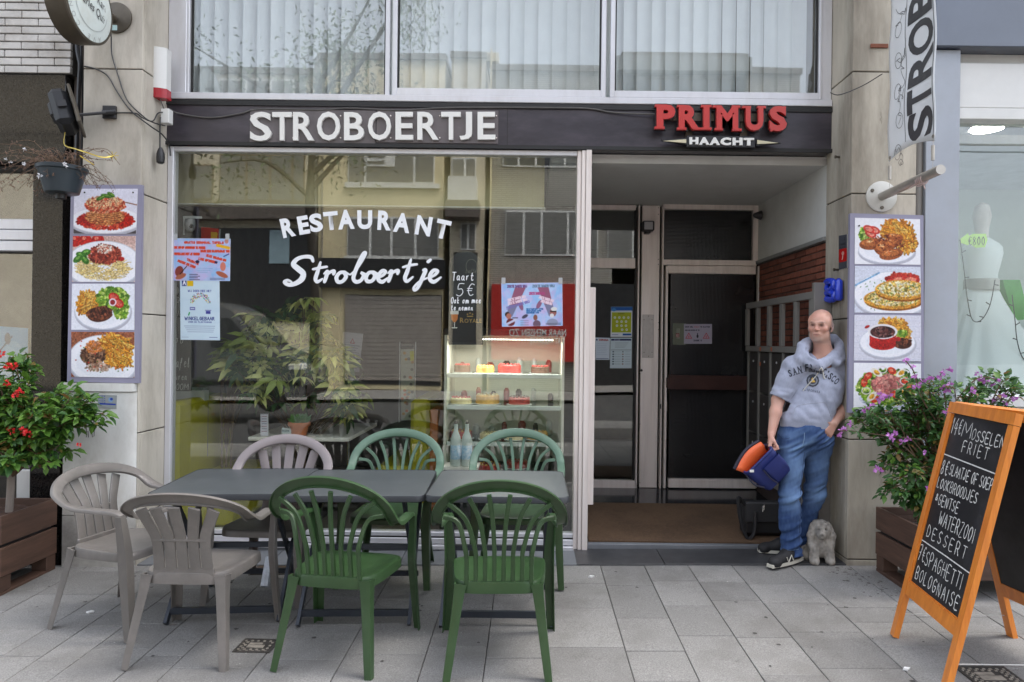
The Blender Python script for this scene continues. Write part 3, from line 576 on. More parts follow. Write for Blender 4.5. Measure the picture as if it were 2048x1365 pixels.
# ---------- wedding dress on its stand
dc=P(1962,600,5.42); zfl=PZ(800,DR,1980)
m_dress=M('white_tulle',(.74,.77,.76),.75,var=.05,vs_=3,sheen=.3)
wd=thing('wedding_dress','strapless white wedding gown on a mannequin in the right shop window','dress',(dc.x,dc.y,zfl))
prof=[(.01,1.40),(.06,1.38),(.085,1.30),(.105,1.26),(.145,1.22),(.165,1.14),(.150,1.02),(.125,.93),(.125,.90)]
mb=MB(); n=48; rings=[(1.375,.05,.045),(1.33,.125,.085),(1.30,.150,.10),(1.25,.152,.115),(1.17,.135,.10),(1.10,.118,.085),(1.05,.115,.082)]
zo=zfl; zc0=PZ(495,5.4,1960)-1.30
vs=[];fs=[]
for zz,rx,ry in rings:
    for k in range(n):
        a=2*math.pi*k/n; up=0
        if zz>1.31 and zz<1.36: pass
        vs.append((dc.x+rx*math.cos(a),dc.y+ry*math.sin(a),zc0+zz))
for i in range(len(rings)-1):
    for k in range(n): fs.append((i*n+k,i*n+(k+1)%n,(i+1)*n+(k+1)%n,(i+1)*n+k))
mb.add(vs,fs); mb.build('bodice',m_dress,wd)
mb=MB().lathe((dc.x,dc.y,zc0),[(.116,1.055),(.121,1.03),(.12,.995),(.122,.97)],32); mb.build('sash',M('grey_satin',(.40,.39,.36),.35),wd)
vs=[];fs=[];L2=14; hb=zfl+.01
for i in range(L2+1):
    t=i/L2; zz=(zc0+.98)*(1-t)+hb*t; rr=.122+.50*t**1.15
    for k in range(96):
        a=2*math.pi*k/96; w=1+.05*t*math.sin(k*96/96*.9+3*math.sin(k*.21))+.03*t*math.sin(k*.53+2*t)
        vs.append((dc.x+rr*w*math.cos(a),dc.y+rr*w*math.sin(a)*.75,zz))
for i in range(L2):
    for k in range(96): fs.append((i*96+k,i*96+(k+1)%96,(i+1)*96+(k+1)%96,(i+1)*96+k))
MB().add(vs,fs).build('skirt',m_dress,wd,angle=80)
MB().lathe((dc.x,dc.y,zc0),[(.05,1.36),(.045,1.40),(.05,1.46),(.065,1.54),(.05,1.62),(.01,1.65)],24).build('mannequin',M('mannequin_skin',(.62,.56,.52),.5),wd)
# price card and fairy light string
pc=P(1950,481,5.25); k=.0102/3
mb=MB(); pts=[(1921,478),(1936,467),(1938,472),(1946,468),(1972,468),(1975,480),(1970,495),(1952,496),(1940,488),(1936,491),(1921,486)]
mb.prism([P(u,v,5.25) for u,v in pts],(0,.003,0)); pr=mb.build('price_card',M('lime_card',(.55,.85,.16),.6)); tag(pr,'lime price card on the neck of the wedding gown','price card')
st,tot=strokes('€800',.6,.18); mb=MB()
for s_ in st: ribbon(mb,[P(1937+a/tot*33,491-b*17,5.247) for a,b in s_],.005,(0,-1,0))
mb.build('price_writing',m_black,pr)
def wire(label,pts,tw=0):
    sp=spline([P(*p) for p in pts],8); mb=MB().tube(sp,.0035,5)
    for i in range(4,len(sp),6): mb.tube([sp[i],sp[i]+Vector((random.choice((-1,1))*.03,0,random.uniform(-.01,.02)))],[.0035,.0045],5)
    o=mb.build('fairy_lights',m_black); tag(o,label,'fairy lights')
wire('unlit fairy light string looped in a U across the white gown',[(1920,480,5.12),(1928,540,5.12),(1935,600,5.12),(1945,640,5.12),(1963,640,5.12),(1980,610,5.12),(1990,560,5.12)])
wire('unlit fairy light string dangling at the right edge of the shop window',[(2024,590,5.12),(2030,640,5.12),(2034,680,5.12),(2045,715,5.12),(2070,740,5.12)])
m_green=M('green_fabric',(.06,.36,.05),.7,var=.2)
mb=MB(); pts=[P(2005,560,5.9),P(2040,560,5.9),P(2050,600,5.9),P(2048,640,5.9),P(2028,640,5.9)]; mb.prism(pts,(0,.12,0)); o=mb.build('green_cushion',m_green); tag(o,'bright green cloth hanging behind the glass of the right shop','cloth')
o=MB().box(PX(1976,5.75),PX(1990,5.75),5.72,5.8,PZ(560,5.75,1980),PZ(544,5.75,1980),b=.01).build('green_box',m_green); tag(o,'small green box beside the wedding gown','box')

# ================================================ OPPOSITE SIDE OF THE STREET (seen in the glass)
def Rf(u,v,d):   # a point seen mirrored in the shopfront at mirrored distance d
    p=P(u,v,d); return Vector((p.x,2*D1-d,p.z))
OPP=30.0; OY=2*D1-OPP
def obox(mb,u0,u1,v0,v1,dep=0.,th=.2,b=0):
    p=Rf(u0,v1,OPP);q=Rf(u1,v0,OPP); mb.box(p.x,q.x,OY-th,OY+dep,p.z,q.z,b=b)
m_cr=M('cream_render',(.66,.57,.36),.85,var=.06,vs_=2,dirt=(.3,.26,.18),dirt_s=.8,dirt_amt=.5); m_cr2=M('sand_render',(.56,.50,.38),.85,var=.08,vs_=2)
m_gb=M('grey_brick_strip',(.30,.285,.255),.85,var=.12,vs_=5)
m_gb.node_tree.nodes['Principled BSDF']; n_=m_gb.node_tree.nodes;L_=m_gb.node_tree.links
bt=n_.new('ShaderNodeTexBrick'); bt.inputs['Scale'].default_value=1; bt.inputs['Brick Width'].default_value=.45; bt.inputs['Row Height'].default_value=.085; bt.inputs['Mortar Size'].default_value=.014
bt.inputs['Color1'].default_value=(.42,.40,.35,1); bt.inputs['Color2'].default_value=(.36,.34,.30,1); bt.inputs['Mortar'].default_value=(.07,.065,.06,1)
tcn=n_.new('ShaderNodeTexCoord'); mp=n_.new('ShaderNodeMapping'); mp.inputs['Rotation'].default_value=(R(90),0,0); L_.new(tcn.outputs['Object'],mp.inputs[0]); L_.new(mp.outputs[0],bt.inputs['Vector']); L_.new(bt.outputs[0],n_['Principled BSDF'].inputs['Base Color'])
m_wg=M('window_dark_glass',(.05,.055,.06),.08,var=.4,vs_=.8); m_wf=M('window_white_frame',(.66,.66,.64),.5); m_wb=M('window_brown_frame',(.16,.11,.06),.5); m_cur=M('net_curtain',(.17,.17,.16),.7,var=.45,vs_=12,stretch=(6,6,.1)); m_dk=M('dark_shopfront',(.02,.02,.022),.35,var=.3)
m_shut=M('shutter_metal',(.33,.30,.27),.5,metal=.2,var=.1)
def owin(par,u0,u1,v0,v1,divs,fm,cur=True):
    w=MB()
    obox(w,u0,u1,v0,v1,.06,.01); fr=w.build('window',fm,par)
    for a,b_ in zip(divs[:-1],divs[1:]):
        g=MB(); obox(g,a+2.2,b_-2.2,v0+3,v1-3,.075,-.055); g.build('pane',m_cur if cur else m_wg,fr)
def obuild(label,u0,u1,vtop,mat):
    p=Rf(u0,1200,OPP);q=Rf(u1,vtop,OPP)
    o=thing('street_building',label,'building',((p.x+q.x)/2,OY,0),group='buildings across the street, seen mirrored in the glass')
    MB().box(p.x,q.x,OY-9,OY,-.6,q.z).build('wall',mat,o); r=MB().box(p.x-.05,q.x+.05,OY-9,OY+.15,q.z,q.z+.25).build('roof',m_dirtyc,o); return o
b1=obuild('sand house across the street with a wide brown framed band window',-60,628,150,m_cr2)
owin(b1,437,612,310,405,[437,492,542,588,612],m_wb); owin(b1,380,425,330,400,[380,425],m_wb)
owin(b1,437,612,160,250,[437,492,542,588,612],m_wf); owin(b1,100,330,310,400,[100,180,260,330],m_wf)
m=MB(); obox(m,370,628,411,440,.5); m.build('canopy',m_dirtyc,b1); m=MB(); obox(m,380,628,458,640,.08); m.build('shopfront',m_dk,b1); m=MB(); obox(m,540,580,462,528,.12); m.build('poster_light',M('pale_blue_board',(.25,.35,.40),.5),b1)
b2=obuild('cream house across the street with a roller shutter and two rows of white windows',628,890,122,m_cr)
owin(b2,695,870,200,262,[695,730,829,870],m_wf); owin(b2,695,870,308,368,[695,730,829,870],m_wf); owin(b2,695,877,435,515,[695,741,783,830,877],m_wf)
m=MB(); obox(m,690,880,369,376,.15); obox(m,690,885,516,520,.12); m.build('sill',m_wf,b2)
m=MB(); obox(m,640,890,521,575,.3); m.build('shop_fascia',m_dk,b2)
m=MB(); obox(m,640,650,150,900,.12); obox(m,628,636,150,900,.12); m.build('brick_edge',m_gb,b2)
sh=MB(); 
for i in range(20): obox(sh,690,882,592+i*8.6,592+i*8.6+5.6,.10)
shb=MB(); obox(shb,688,884,590,770,.04); shb.build('shutter_back',m_dk,b2)
sh.build('roller_shutter',m_shut,b2)
sg=MB(); v,fs=gl_np('Republiek',bold=.02,ext=.01); lo=v.min(0);hi=v.max(0)
bn=thing('wall_banner','white banner with lettering hung on the cream house across the street','banner',tuple(Rf(752,322,OPP)))
m=MB(); p=Rf(733,335,OPP);q=Rf(790,309,OPP); m.box(p.x,q.x,OY+.1,OY+.12,p.z,q.z); m.build('cloth',m_wf,bn)
def otext(t,u0,u1,v0,v1,mat,par,name='lettering',y=.14):
    v,fs=gl_np(t,bold=.015,ext=.5,res=2); lo=v.min(0);hi=v.max(0); w=(v-lo)/(hi-lo); p=Rf(u0,v1,OPP);q=Rf(u1,v0,OPP)
    # reads correctly for someone standing in the street facing those houses: runs from +x to -x
    out=[(q.x+(p.x-q.x)*a,OY+y+.01*c,p.z+(q.z-p.z)*b) for a,b,c in w]; MB().add(out,fs).build(name,mat,par)
otext('Republiek',735,770,311,319,m_dk,bn); otext('Vlaanderen',735,770,322,330,m_dk,bn)
b2b=obuild('narrow cream house across the street with a balcony',890,972,118,m_cr2)
owin(b2b,903,952,318,362,[903,930,952],m_wf); owin(b2b,903,952,200,262,[903,930,952],m_wf); owin(b2b,920,952,445,500,[920,936,952],m_wf)
m=MB(); obox(m,900,955,363,408,.9); m.build('balcony',m_wf,b2b); m=MB(); obox(m,895,960,409,440,1.0); m.build('balcony_slab',m_dirtyc,b2b); m=MB(); obox(m,905,955,505,700,.1); m.build('shopfront',m_dk,b2b)
m=MB(); obox(m,975,982,100,900,.2); m.build('pilaster',m_cr,b2b)
b3=obuild('grey brick house across the street with white framed windows above a red shopfront',972,1600,150,m_gb)
owin(b3,1003,1200,300,334,[1003,1036,1071,1130,1200],m_wf,False); owin(b3,1008,1210,422,512,[1008,1046,1082,1136,1210],m_wf,True)
owin(b3,1230,1500,422,512,[1230,1290,1350,1420,1500],m_wf,True); owin(b3,1230,1500,300,364,[1230,1290,1350,1420,1500],m_wf,False)
owin(b3,1003,1200,190,250,[1003,1036,1071,1130,1200],m_wf,False)
m_red=M('red_board',(.42,.018,.014),.5,var=.08)
m=MB(); obox(m,984,1165,572,720,.35); rb=m.build('shop_board',m_red,b3)
otext('NAAR MENSEN ZO',1020,1132,659,673,m_wf,b3,y=.37); otext('DAT WILLEN WIJ',1060,1128,676,690,m_wf,b3,y=.37)
m=MB(); obox(m,1165,1600,560,900,.1); m.build('shopfront',m_dk,b3)
# roof-top storeys seen in the upper windows
t3=obuild('set back penthouse with a flat roof above the street houses',1232,1492,122,m_cr2); MB().box(Rf(1226,0,OPP).x,Rf(1498,0,OPP).x,OY-.5,OY+.5,Rf(1300,150,OPP).z,Rf(1300,122,OPP).z).build('eaves',M('grey_eaves',(.16,.17,.17),.6),t3)
owin(t3,1272,1462,160,195,[1272,1320,1425,1462],m_wb,False)
ch=MB(); obox(ch,970,998,105,122,.0,.8); ch.build('chimney',m_cr2,b2b)
# kerbside street tree
tt=thing('street_tree','tall kerbside tree with a dark trunk, mirrored in the shop window','tree',tuple(Rf(622,800,17.5)*1.0))
tb=Rf(622,860,17.5); TX,TY=tb.x,tb.y
m_bark=M('dark_bark',(.05,.042,.034),.9,var=.3,vs_=12,bump=.6,bs=20,stretch=(1,1,.3))
trk=MB().tube(spline([(TX,TY,-.2),(TX+.05,TY,2.5),(TX-.08,TY+.05,5),(TX+.1,TY,8)],5),[.12]*6+[.11]*5+[.08]*5,12); 
rs=random.Random(9); tips=[]
for k in range(10):
    z0=5+k*.35; a=rs.uniform(0,6.28); l=rs.uniform(1.6,3.4); e=Vector((TX+math.cos(a)*l,TY+math.sin(a)*l*.8,z0+rs.uniform(.5,2.8))); trk.tube(spline([(TX,TY,z0),((TX+e.x)/2,(TY+e.y)/2,z0+.9),e],4),[.07,.066,.06,.055,.05,.04,.03,.02,.012],6); tips.append(e); tips.append(Vector(((TX+e.x)/2,(TY+e.y)/2,z0+1)))
# one limb that droops into the middle upper window
e=Vector(P(835,15,15)); e.y=2*D1-15; trk.tube(spline([(TX,TY,6.5),(TX+1.2,TY+1.5,7.4),e+Vector((0,0,.6)),e],5),[.07]*6+[.05]*5+[.03]*5,6)
trk.build('trunk',m_bark,tt)
m_leaf=M('tree_leaf',(.055,.10,.03),.55,var=.5,vs_=3); lv=MB()
def quadleaf(mb,p,s,rs,down=0.):
    a=Vector((rs.uniform(-1,1),rs.uniform(-1,1),rs.uniform(-1,1)-down)).normalized(); b_=a.orthogonal().normalized(); b_=(Matrix.Rotation(rs.uniform(0,6.28),3,a)@b_)
    mb.add([p,p+a*s*.5+b_*s*.2,p+a*s,p+a*s*.5-b_*s*.2],[(0,1,2,3)])
for c in tips:
    for _ in range(190): quadleaf(lv,c+Vector((rs.gauss(0,.55),rs.gauss(0,.5),rs.gauss(0,.45))),rs.uniform(.09,.17),rs)
for _ in range(900):
    t=rs.random(); quadleaf(lv,e+Vector((rs.gauss(-.1,.35),rs.gauss(0,.3),rs.uniform(-.75,.9)*(1)-.2*t)),rs.uniform(.07,.12),rs,1.2)
tag(lv.build('crown',m_leaf,tt,fix=False),kind='stuff')
# parked delivery van opposite
vx0,vx1=Rf(330,0,16.5).x,Rf(620,0,16.5).x; VY=2*D1-16.5
van=thing('delivery_van','white delivery van parked across the road, mirrored in the shop window','van',((vx0+vx1)/2-1,VY-1,-.15))
m_van=M('van_paint',(.13,.135,.14),.25,var=.05,coat=.4); yb_,yf=VY-2.0,VY
prof=[(-4.2,.35),(-4.2,2.55),(-1.3,2.60),(-.75,2.35),(-.1,1.55),(.75,1.25),(.95,.95),(.95,.35)]
X=vx1-1.0
MB().prism([(X+a,yb_,b_-.18) for a,b_ in prof],(0,2.0,0)).build('body',m_van,van,angle=30)
MB().prism([(X+a,yf+.005,b_-.18) for a,b_ in ((-1.25,1.5),(-1.2,2.2),(-.8,2.2),(-.2,1.5))],(0,.02,0)).prism([(X-.70,yb_+.15,2.1),(X-.70,yf-.15,2.1),(X-.12,yf-.1,1.42),(X-.12,yb_+.1,1.42)],(.03,0,.03)).build('window',m_wg,van)
for xx in (-3.2,.15):
    MB().lathe((X+xx,yf-.16,.17),[(.2,-.0),(.34,.0),(.35,.06),(.35,.16),(.3,.19),(.2,.19)],24,(0,1,0)).build('wheel',m_black,van)
MB().box(X-4.2,X+.9,yf+.001,yf+.015,.45,.55).box(X+.93,X+1.0,yb_+.1,yf-.1,.2,.45).build('trim',m_black,van)
MB().box(X+.55,X+.93,yf-.3,yf+.01,.8,.98,b=.03).build('headlight',m_wf,van)
# overhead tram wires
for i,(z_,y_) in enumerate(((6.3,-7.5),(6.9,-9.0),(7.5,-11))):
    o=MB().tube([(-50,y_,z_),(50,y_,z_+.2)],.018,5).build('overhead_wire',m_black); tag(o,['lowest thin overhead wire, nearest above the roadway','middle thin overhead wire above the roadway','highest thin overhead wire, farthest above the roadway'][i],'wire','overhead wires along the street')
# ================================================ SIGNS AND FIXTURES ON THE FACADE
m_sw=M('sign_white',(.74,.73,.69),.45,var=.03); m_sr=M('sign_red',(.50,.035,.03),.35,var=.06,coat=.3)
m_clear=M('sign_backplate',(.12,.105,.11),.3,var=.2)
FY=D1-.035
s1=thing('name_sign','white raised capitals STROBOERTJE on the dark fascia','sign',tuple(P(747,254,FY)))
for u0,u1 in ((500,752),(753,997)):
    a=P(u0,286,FY);b=P(u1,222,FY); MB().box(a.x,b.x,FY-.008,FY-.001,a.z,b.z,b=.002).build('backplate',m_clear,s1)
mb=MB()
for u in (504,587,682,782,880,993):
    for v in (233,277): mb.lathe(P(u,v,FY)-Vector((0,.014,0)),[(.005,0),(.005,.007)],8,(0,1,0))
mb.build('screws',m_alup,s1)
for ch,u0,u1,v0,v1 in (('S',502,545,226,284),('T',546.5,585,226.5,283),('R',588,630,226.5,283),('O',635.5,681.5,225.5,283),('B',689.5,729.5,226.5,282.5),('O',737,783,225.5,282.5),('E',792,827,226,281.5),('R',835.5,878,226,281.5),('T',883,922,226,281.5),('J',919.5,944.5,226,281.5),('E',955.5,991,226,281)):
    mb=MB(); fit_letter(mb,ch,u0,u1,v0,v1,FY-.009,.022,bold=.018); mb.build('letter',m_sw,s1,angle=25)
s2=thing('brewery_sign','red raised capitals PRIMUS over white HAACHT on the right end of the fascia','sign',tuple(P(1440,250,FY)))
def serifs(mb,spec,d,th,hh=4.6):
    for u,v,w in spec:
        a=P(u-w/2,v+hh/2,d);b=P(u+w/2,v-hh/2,d); mb.box(a.x,b.x,d-th,d,a.z,b.z,b=.0015)
PRL=[('P',1312,1349,212,259),('R',1356,1397,213,261),('I',1405,1417,213,261),('M',1431,1474,214,262),('U',1489,1524,215,264),('S',1536,1571,215,265)]
SER=[[(1317,214,17),(1318,258,20)],[(1361,215,17),(1362,260,19),(1393,260,16)],[(1411,215,21),(1411,260,21)],[(1432,216,17),(1436,261,17),(1470,216,17),(1472,262,19)],[(1491,217,18),(1521,217,17)],[(1541,263,5),(1567,218,5)]]
YS=FY-.07
for (ch,u0,u1,v0,v1),sp in zip(PRL,SER):
    mb=MB(); fit_letter(mb,ch,u0,u1,v0,v1,YS,.03,bold=.045); serifs(mb,sp,YS-.001,.028); l=mb.build('letter',m_sr,s2,angle=25)
    mb=MB(); fit_letter(mb,ch,u0-2.5,u1+3,v0-2,v1+3,YS+.028,.026,bold=.075); serifs(mb,[(a+.5,b_+.5,w+4) for a,b_,w in sp],YS+.027,.024,8); mb.build('letter_side',m_black,l)
mb=MB(); a=P(1330,243,YS+.05);b=P(1560,230,YS+.05); mb.box(a.x,b.x,YS+.030,YS+.045,a.z,b.z)
for u in (1378,1487):
    a=P(u-7,275,YS+.05);b=P(u+7,222,YS+.05); mb.box(a.x,b.x,YS+.046,FY,a.z,b.z)
mb.build('rail',m_brown,s2)
mb=MB(); a=P(1374,294,YS);b=P(1511,272,YS); mb.box(a.x,b.x,YS+.005,YS+.035,a.z,b.z,b=.004)
mb.prism([P(1322,283,YS+.03),P(1376,277,YS+.03),P(1376,292,YS+.03)],(0,-.022,0)); mb.prism([P(1511,279,YS+.03),P(1560,288,YS+.03),P(1511,294,YS+.03)],(0,-.022,0)); mb.build('backing',m_black,s2)
mb=MB(); mb.prism([P(1326,283,YS+.007),P(1372,279.5,YS+.007),P(1372,287,YS+.007)],(0,-.008,0)); mb.prism([P(1514,281,YS+.007),P(1556,287,YS+.007),P(1514,289,YS+.007)],(0,-.008,0)); mb.build('spear',M('cream_spear',(.60,.55,.38),.4),s2)
for ch,u0,u1,v0,v1 in (('H',1378,1396,276,290),('A',1397,1418,276,291),('A',1418,1439,276.5,291.5),('C',1440,1461,276.5,292),('H',1464,1484,277,292),('T',1486,1507,277.5,292.5)):
    mb=MB(); fit_letter(mb,ch,u0,u1,v0,v1,YS+.004,.015,bold=.06); mb.build('letter',m_sw,s2,angle=25)
# alarm siren box
ab=thing('alarm_box','white alarm siren box with red base on the left pier','alarm',tuple(P(317,145,5.0)))
xw=XL
a=P(297,0,4.97).x; 
def curve_box(mb,u0,u1,v0,v1,d,dep,bul):
    n=8; top=[];p0=P(u0,v1,d);p1=P(u1,v0,d)
    pl=[]
    for i in range(n+1):
        t=i/n; pl.append((p0.x+(p1.x-p0.x)*t,d-bul*math.sin(math.pi*(.25+.75*t))))
    poly=[(x,y,p0.z) for x,y in pl]+[(p1.x,d+dep,p0.z),(p0.x,d+dep,p0.z)]
    mb.prism(poly,(0,0,p1.z-p0.z))
mb=MB(); curve_box(mb,302,334,97,178,4.98,.06,.03); mb.build('cover',m_whitep,ab)
mb=MB(); curve_box(mb,302,334,178.5,197,4.98,.06,.03); mb.build('red_lens',M('red_lens',(.35,.02,.03),.25),ab)
mb=MB(); a=P(297,192,4.98);b=P(303,97,4.98); mb.box(a.x,b.x-.001,4.965,5.04,a.z,b.z); mb.build('backplate',M('siren_grey',(.28,.28,.28),.5),ab)
# junction box, wires, hanging connector
jb=thing('junction_box','small white junction box under the alarm at the fascia end','junction box',tuple(P(331,235,5.0)))
a=P(324,248,5.0);b=P(341,219,5.0); MB().box(a.x,b.x,4.98,5.04,a.z,b.z,b=.004).build('box',m_whitep,jb)
m_wire=M('grey_wire',(.09,.085,.08),.6)
cable('cable','black lead looping from the round beer sign down the left pier',[(214,48,4.72),(222,70,4.78),(224,110,4.8),(236,150,4.8),(254,200,4.8),(285,232,4.8),(305,245,4.83),(330,252,5.0)],.0045)
cable('cable','black lead crossing the left pier from the recess to the fascia corner',[(168,133,4.8),(190,138,4.8),(215,152,4.8),(235,185,4.8),(262,222,4.8),(300,252,4.8),(325,270,4.95),(338,290,5.1),(341,312,5.1)],.005)
cable('cable','lead from the floodlight bracket to the junction box',[(230,226,4.8),(270,227,4.8),(285,236,4.8),(305,243,4.8),(315,228,4.9),(325,225,4.98)],.0045)
cable('cable','grey lead sagging along the top of the fascia',[(340,219,5.05),(360,228,5.12),(420,236,5.125),(480,228,5.125),(520,219,5.125),(640,220,5.125),(700,217,5.125),(800,221,5.125),(900,216,5.125),(1100,216,5.125),(1180,218,5.125),(1230,226,5.12),(1310,229,5.1)],.006,m_wire)
cable('cable','thin lead hanging from the alarm box',[(320,198,4.97),(324,208,4.97),(328,218,4.98)],.003)
hc=thing('hanging_plug','black rubber socket hanging on a lead in front of the pier','plug',tuple(P(321,305,4.95)))
MB().tube(spline([P(321,235,4.97),P(320,260,4.95),P(320,297,4.95)],5),.005,6).build('lead',m_black,hc)
MB().lathe(P(321,328,4.95),[(.015,0),(.026,.01),(.028,.04),(.027,.07),(.02,.095),(.010,.115)],16).build('socket',m_black,hc)
# floodlight on arm
fl=thing('floodlight','large black floodlight tilted on an arm beside the left pier','floodlight',tuple(P(228,225,4.8)))
c=P(133,225,4.62); T=Matrix.Translation(c)@Matrix.Rotation(R(-17),4,'Y')@Matrix.Rotation(R(116),4,'Z')
mb=MB(); mb.box(-.125,.125,-.04,.07,-.12,.12,b=.03); mb.v=[tuple(T@Vector(p)) for p in mb.v]; mb.build('housing',M('flood_black',(.014,.015,.018),.45),fl)
mb=MB(); mb.box(-.14,.14,-.068,-.05,-.13,.13,b=.006); mb.v=[tuple(T@Vector(p)) for p in mb.v]; mb.build('rim',m_brown,fl)
mb=MB(); mb.box(-.08,.08,.05,.09,-.05,.05,b=.015); mb.box(-.145,-.127,-.02,.03,-.02,.02); mb.v=[tuple(T@Vector(p)) for p in mb.v]; mb.build('gear_box',m_black,fl)
MB().tube([P(150,231,4.66),P(212,226,4.76)],.011,8).tube([P(205,226,4.765),P(232,225,4.79)],.018,8).build('arm',m_black,fl)
mb=MB(); a=P(207,238,4.8);b=P(233,213,4.8); mb.box(a.x,b.x,4.785,4.808,a.z,b.z,b=.002); mb.build('bracket',m_black,fl)
# round beer sign
bs=thing('round_sign','round double sided brewery light sign projecting from the left pier','sign',tuple(P(235,37,4.8)))
sx=-2.985; c=Vector((-2.776,4.36,3.605)); sx=-2.776; r_=.24
def sxP(u,v): # point on the sign face plane x=sx
    # solve u -> depth
    pass
MB().lathe(c-Vector((.13,0,0)),[(r_*.9,0),(r_*.985,.008),(r_,.03),(r_,.115),(r_*.985,.126),(r_*.93,.13)],64,(1,0,0)).build('drum',M('sign_bronze',(.085,.07,.05),.45,metal=.3,var=.25,vs_=5),bs)
MB().lathe(c,[(r_*.955,-.004),(r_*.955,.002),(r_*.93,.01),(r_*.6,.022),(.001,.028)],64,(1,0,0),close=False).build('face',M('opal_face',(.60,.66,.64),.25,var=.05,vs_=5,dirt=(.35,.30,.2),dirt_s=4,dirt_amt=.35),bs)
MB().lathe(c,[(r_*.93,.0),(r_,-.004),(r_,.008),(r_*.97,.012),(r_*.93,.012)],64,(1,0,0),close=False).build('rim',m_brown,bs)
m_sp=M('sign_print',(.035,.03,.03),.4); m_sp2=M('sign_print_grey',(.30,.32,.32),.4)
def on_face(v,fs,cy_,cz_,hgt,ang,mat,x=.031,ctr=True):
    lo=v.min(0);hi=v.max(0); s=hgt/ .72; ca,sa=math.cos(ang),math.sin(ang); mx=(lo[0]+hi[0])/2 if ctr else 0; out=[]
    for a,b_,_ in v:
        A=(a-mx)*s;B=b_*s; yy=A*ca-B*sa; zz=A*sa+B*ca; y_=cy_+yy; z_=cz_+zz; rr=min(1,math.hypot(y_,z_)/r_); out.append((c.x+x-.026*rr**2,c.y+y_,c.z+z_))
    MB().add(out,fs).build('lettering',mat,bs,angle=None,fix=False)
v,fs=gl_np('Charles Quint',ext=0); v[:,0]*=.74; on_face(v,fs,.0,-.045,.056,R(-12),m_sp)
v,fs=gl_np('Keizer Karel',ext=0); v[:,0]*=.74; on_face(v,fs,.02,.035,.056,R(-12),m_sp)
for i,ch in enumerate('AVE·CON'):
    a=R(-62-i*15.5); v,fs=gl_np(ch,ext=0); on_face(v,fs,math.cos(a)*r_*.80,math.sin(a)*r_*.80,.030,a+R(90)+R(180),m_sp2,x=.033)
mb=MB(); ring=[c+Vector((.022,math.cos(t)*r_*.66,math.sin(t)*r_*.66)) for t in np.linspace(R(190),R(350),30)]; ribbon(mb,ring,.004,(1,0,0)); mb.build('ring_line',m_sp2,bs,angle=None,fix=False)
MB().lathe(P(234,37,4.808),[(.105,0),(.105,-.012),(.095,-.016)],40,(0,1,0)).build('wall_plate',m_brown,bs)
MB().tube([P(228,40,4.80),Vector((sx-.08,4.62,P(228,40,4.8).z))],.026,16).build('arm',m_brown,bs)
a=P(218,61,4.79);b=P(234,51,4.79); MB().box(a.x,b.x,4.786,4.792,a.z,b.z).build('sticker',M('pale_sticker',(.45,.62,.62),.5),bs)
# door floodlight, cone lamp
d2=thing('floodlight','small black floodlight on the white post beside the door','floodlight',tuple(P(1295,450,DV-.05)))
a=P(1285,462,6.68);b=P(1309,442,6.68); MB().box(a.x,b.x,6.67,6.76,a.z,b.z,b=.01).build('housing',m_black,d2); a=P(1289,459,6.66);b=P(1306,444,6.66); MB().box(a.x,b.x,6.662,6.669,a.z,b.z,b=.001).build('lens',M('lamp_lens',(.35,.35,.36),.3),d2)
a=P(1290,467,6.72);b=P(1301,462,6.72); MB().box(a.x,b.x,6.7,6.79,a.z,b.z,b=.004).build('bracket',m_black,d2)
cl=MB().lathe(P(1506,431,6.6),[(.006,0),(.02,.01),(.045,.075),(.04,.08)],20,(1,.1,.02)).build('entrance_lamp',m_black); tag(cl,'small black cone shaped fixture high beside the transom','lamp')
# small nails / rust bracket on right pier
for lab,u,v in (('rusty bolt in the inner face of the right pier near the top',1671,315),('rusty hook low on the inner face of the right pier above the house number',1672,540)):
    d=5.0; o=MB().tube([Vector((XR+.01,d,P(u,v,d).z)),Vector((XR-.03,d-.01,P(u,v,d).z)),],.008,7).lathe(Vector((XR-.03,d-.01,P(u,v,d).z)),[(.012,0),(.012,.008)],8,(-1,0,0)).build('bolt',m_brown); tag(o,lab,'bolt')
o=MB().box(PX(1733,D0),PX(1768,D0),D0-.012,D0-.001,PZ(97,D0,1750),PZ(89,D0,1750),b=.002).build('rusty_bracket',M('rust',(.20,.07,.04),.9,var=.4)); tag(o,'rusty flat bracket high on the right pier behind the banner','bracket')
cable('cable','thin wire slung across the right pier to the banner',[(1661,186,4.9),(1680,190,4.80),(1725,172,4.78),(1765,148,4.7)],.0035)
# plaque + house number 81 on the inner face of the right pier (plane x=XR)
def XP(y,z): return Vector((XR-.004,y,z))
def fx(u): # depth on plane x=XR for pixel u
    return (XR-.004)*F/(u-CX)
def fp(u,v): d=fx(u+ (CY-v)*-ROLL if 0 else u-(CY-v)*ROLL); return XP(d,H+((CY-v)+(u-CX)*ROLL)*d/F)
cv=Canvas(30,100,(.28,.29,.32)); cv.rect(0,.40,.3,.80,(.72,.06,.05)); cv.text('J',.19,.16,.08,(.05,.05,.05)); cv.text('VANNE',.03,.30,.06,(.05,.05,.06),width=.22); cv.text('GAS',.05,.38,.04,(.1,.1,.1),width=.18); cv.ell_fast(.15,.54,.05,.06,(.8,.6,.55)); cv.line([(.15,.58),(.14,.68),(.12,.72)],.03,(.8,.75,.7))
o=print_mesh('wall_plaque',cv,[fp(1677.5,472),fp(1694,469),fp(1694,536),fp(1677.5,540)],m_print); tag(o,'narrow grey and red plaque on the inner face of the right pier','plaque')
m_blu=M('blue_balloon',(.015,.045,.50),.25,var=.1,coat=.5)
hn=thing('house_number','shiny blue inflated figures 81 on the inner face of the right pier','house number',tuple(fp(1675,580)))
